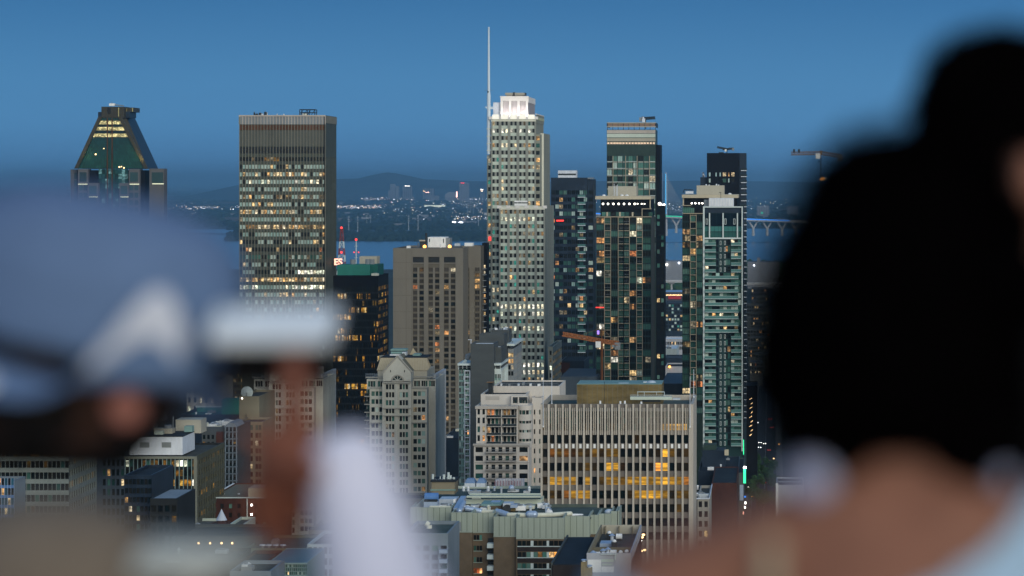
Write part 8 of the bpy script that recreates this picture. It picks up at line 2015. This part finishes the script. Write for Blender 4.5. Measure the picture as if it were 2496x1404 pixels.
# ---- young person in the taupe cap, holding up the phone
def cap_person():
    d = 2.6; k = d / F; f, u, r = frame((1, .08, 0), (0, 0, 1)); c = wp(128, 1525, d)
    e = empty('person', (c.x, d, 148.35), 'young person in a taupe cap, bottom left, raising a phone with a white-sleeved arm', 'person')
    b = MB(); s = .93; nb = c + Vector((-.02, 0, -.15)); ch = nb + Vector((-.01, 0, -.17)); pe = ch + Vector((0, 0, -.27)); A = Vector((0, 1, 0)); B_ = Vector((1, 0, 0))
    torso(b, pe, ch, nb, A, B_, .85); limb(b, [nb - Vector((0, 0, .04)), c - Vector((0, 0, .08))], [.05, .045]); head(b, c, f, u, s)
    sh = nb + Vector((.04, .02, -.05)); el = Vector((wx(1000, 2.78), 2.78, wz(1690, 2.78))); wr = wp(846, 1122, 2.86)
    limb(b, [sh, el, el.lerp(wr, .4), wr], [.045, .036, .036, .026])
    # hand: back of the hand to the camera, index finger up to the phone, the others curled round its edge
    hand(b, wr, (-1, 0, -.12), (0, -.25, 1), (0, -.6, .2), [(1.45, .6, .3), (1.40, .6, .35), (1.35, .7, .4), (1.3, .8, .5)], 1.0, thumb=[(.6, .5, .6), (.1, .8, .8), (0, .7, .7)], spread=.05)
    limb(b, [wp(770, 1125, 2.87), wp(722, 1040, 2.87), wp(716, 950, 2.87), wp(716, 880, 2.88)], [.024, .0175, .0155, .0130], n=12); ellipsoid(b, wp(708, 1150, 2.87), .039, .026, .058, Vector((1, 0, 0)), Vector((0, 1, 0)), Vector((0, 0, 1)))
    s2 = nb + Vector((0, .15, -.05)); e2 = s2 + Vector((.02, .04, -.24)); w2 = e2 + Vector((.12, -.02, -.16)); limb(b, [s2, e2, w2], [.045, .036, .025]); hand(b, w2, w2 - e2, (0, 1, 0), (1, 0, 0), CURL, .9)
    legs(b, pe, (1, 0, 0), .85, sep=Vector((0, .075, 0))); solid('body', b, 'skin_warm', e, .0045); eyes(e, c, f, u, s)
    t = MB(); torso(t, pe, ch, nb, A, B_, .92)
    limb(t, [nb + Vector((0, 0, -.05)), sh, el, el.lerp(wr, .45), wr + (el - wr).normalized() * .012], [.05, .056, .064, .060, .044], n=20); limb(t, [s2, e2, e2.lerp(w2, .8)], [.055, .048, .036])
    solid('shirt', t, 'cloth_white', e, .0055, 4, noise_amp=.002, nscale=25)
    p_ = MB(); legs(p_, pe, (1, 0, 0), 1.02, sep=Vector((0, .075, 0)), zf=148.36); solid('trousers', p_, 'denim', e, .008, 3)
    hr = MB(); ellipsoid(hr, c - f * .012 - u * .008, .092 * s, .084 * s, .105 * s, f, r, u); solid('hair', hr, 'hair_dark', e, .006, 2, noise_amp=.003, nscale=40, cut=lambda v: (v - c).dot(f) > .03 and (v - c).dot(u) < .06)
    cp = MB(); base = c + u * .018; ring = [(0, .104, .090), (.03, .106, .092), (.06, .098, .085), (.085, .075, .066), (.098, .04, .036), (.102, .012, .012)]
    loft(cp, [(base + u * h_ - f * .006, a1, b1) for h_, a1, b1 in ring], a=f, b=r, n=30); cap = solid('cap', cp, 'cloth_taupe', e, .005, 3)
    bl = MB(); n = 16; vs = []
    for j in range(2):
        for i in range(n + 1):
            for q in range(5):
                a = -1.0 + 2.0 * i / n; L_ = .092 + q / 4 * .098 * math.cos(a * .9) ** .5; vs.append(base + f * (L_ * math.cos(a * .55)) + r * (.085 * math.sin(a) * (1 - .1 * q)) + u * (.022 - .020 * a * a - .014 * (q / 4) ** 2 + j * .009 + .034))
    fs = []
    N = (n + 1) * 5
    for i in range(n):
        for q in range(4): a = i * 5 + q; fs.append((a, a + 1, a + 6, a + 5)); fs.append((N + a, N + a + 5, N + a + 6, N + a + 1))
        fs.append((i * 5 + 4, N + i * 5 + 4, N + i * 5 + 9, i * 5 + 9))
    bl.faces(vs, fs, 'brim_grey'); bl.build('cap_brim', cap, smooth=True)
cap_person()

def phone():
    d = 2.92; c = wp(668, 793, d); e = empty('phone', tuple(c), 'white phone held level over a dark strip modelling its shadow, above the raised finger', 'phone')
    R_ = Matrix.Rotation(math.radians(-66), 3, 'X')
    def rbox(mb, w, h, t, off, m, rad=.010):
        n = 5; pts = []
        for (sx, sy) in ((1, 1), (-1, 1), (-1, -1), (1, -1)):
            a0 = {(1, 1): 0, (-1, 1): 90, (-1, -1): 180, (1, -1): 270}[(sx, sy)]
            for q in range(n + 1): a = math.radians(a0 + 90 * q / n); pts.append((sx * (w / 2 - rad) + rad * math.cos(a), sy * (h / 2 - rad) + rad * math.sin(a)))
        L = len(pts); vs = [c + R_ @ (Vector((x, -t / 2, z)) + off) for x, z in pts] + [c + R_ @ (Vector((x, t / 2, z)) + off) for x, z in pts]
        mb.faces(vs, [tuple(reversed(range(L))), tuple(range(L, 2 * L))] + [(i, (i + 1) % L, L + (i + 1) % L, L + i) for i in range(L)], m)
    m = MB(); rbox(m, .128, .074, .010, Vector((0, 0, 0)), 'phone_white'); o = m.build('case', e)
    m = MB(); rbox(m, .120, .066, .002, Vector((0, .0062, 0)), 'phone_black'); m.build('screen', e)
    m = MB(); rbox(m, .022, .022, .003, Vector((-.046, -.0065, .02)), 'galvanised', .005); m.build('camera_bump', e)
    m = MB(); m.box(c.x - .052, c.x + .060, d + .004, d + .012, wz(950, d), wz(826, d), 'cloth_black'); m.build('shadow_strip', e)  # black strip modelled as the shadow under the phone
phone()

# ================================================================== haze
mz = bpy.data.materials.new('haze'); mz.use_nodes = True; n = mz.node_tree.nodes; l = mz.node_tree.links; n.clear()
o_ = n.new('ShaderNodeOutputMaterial'); pv = n.new('ShaderNodeVolumePrincipled'); pv.inputs['Color'].default_value = (0.74, 0.93, 1.0, 1); pv.inputs['Density'].default_value = 4.6e-5; pv.inputs['Anisotropy'].default_value = 0.78
l.new(pv.outputs[0], o_.inputs['Volume']); M['haze'] = mz
mb = MB(); mb.box(-150000, 150000, -4000, 165000, -4, 305, 'haze'); o = mb.build('haze', None); o['kind'] = 'stuff'
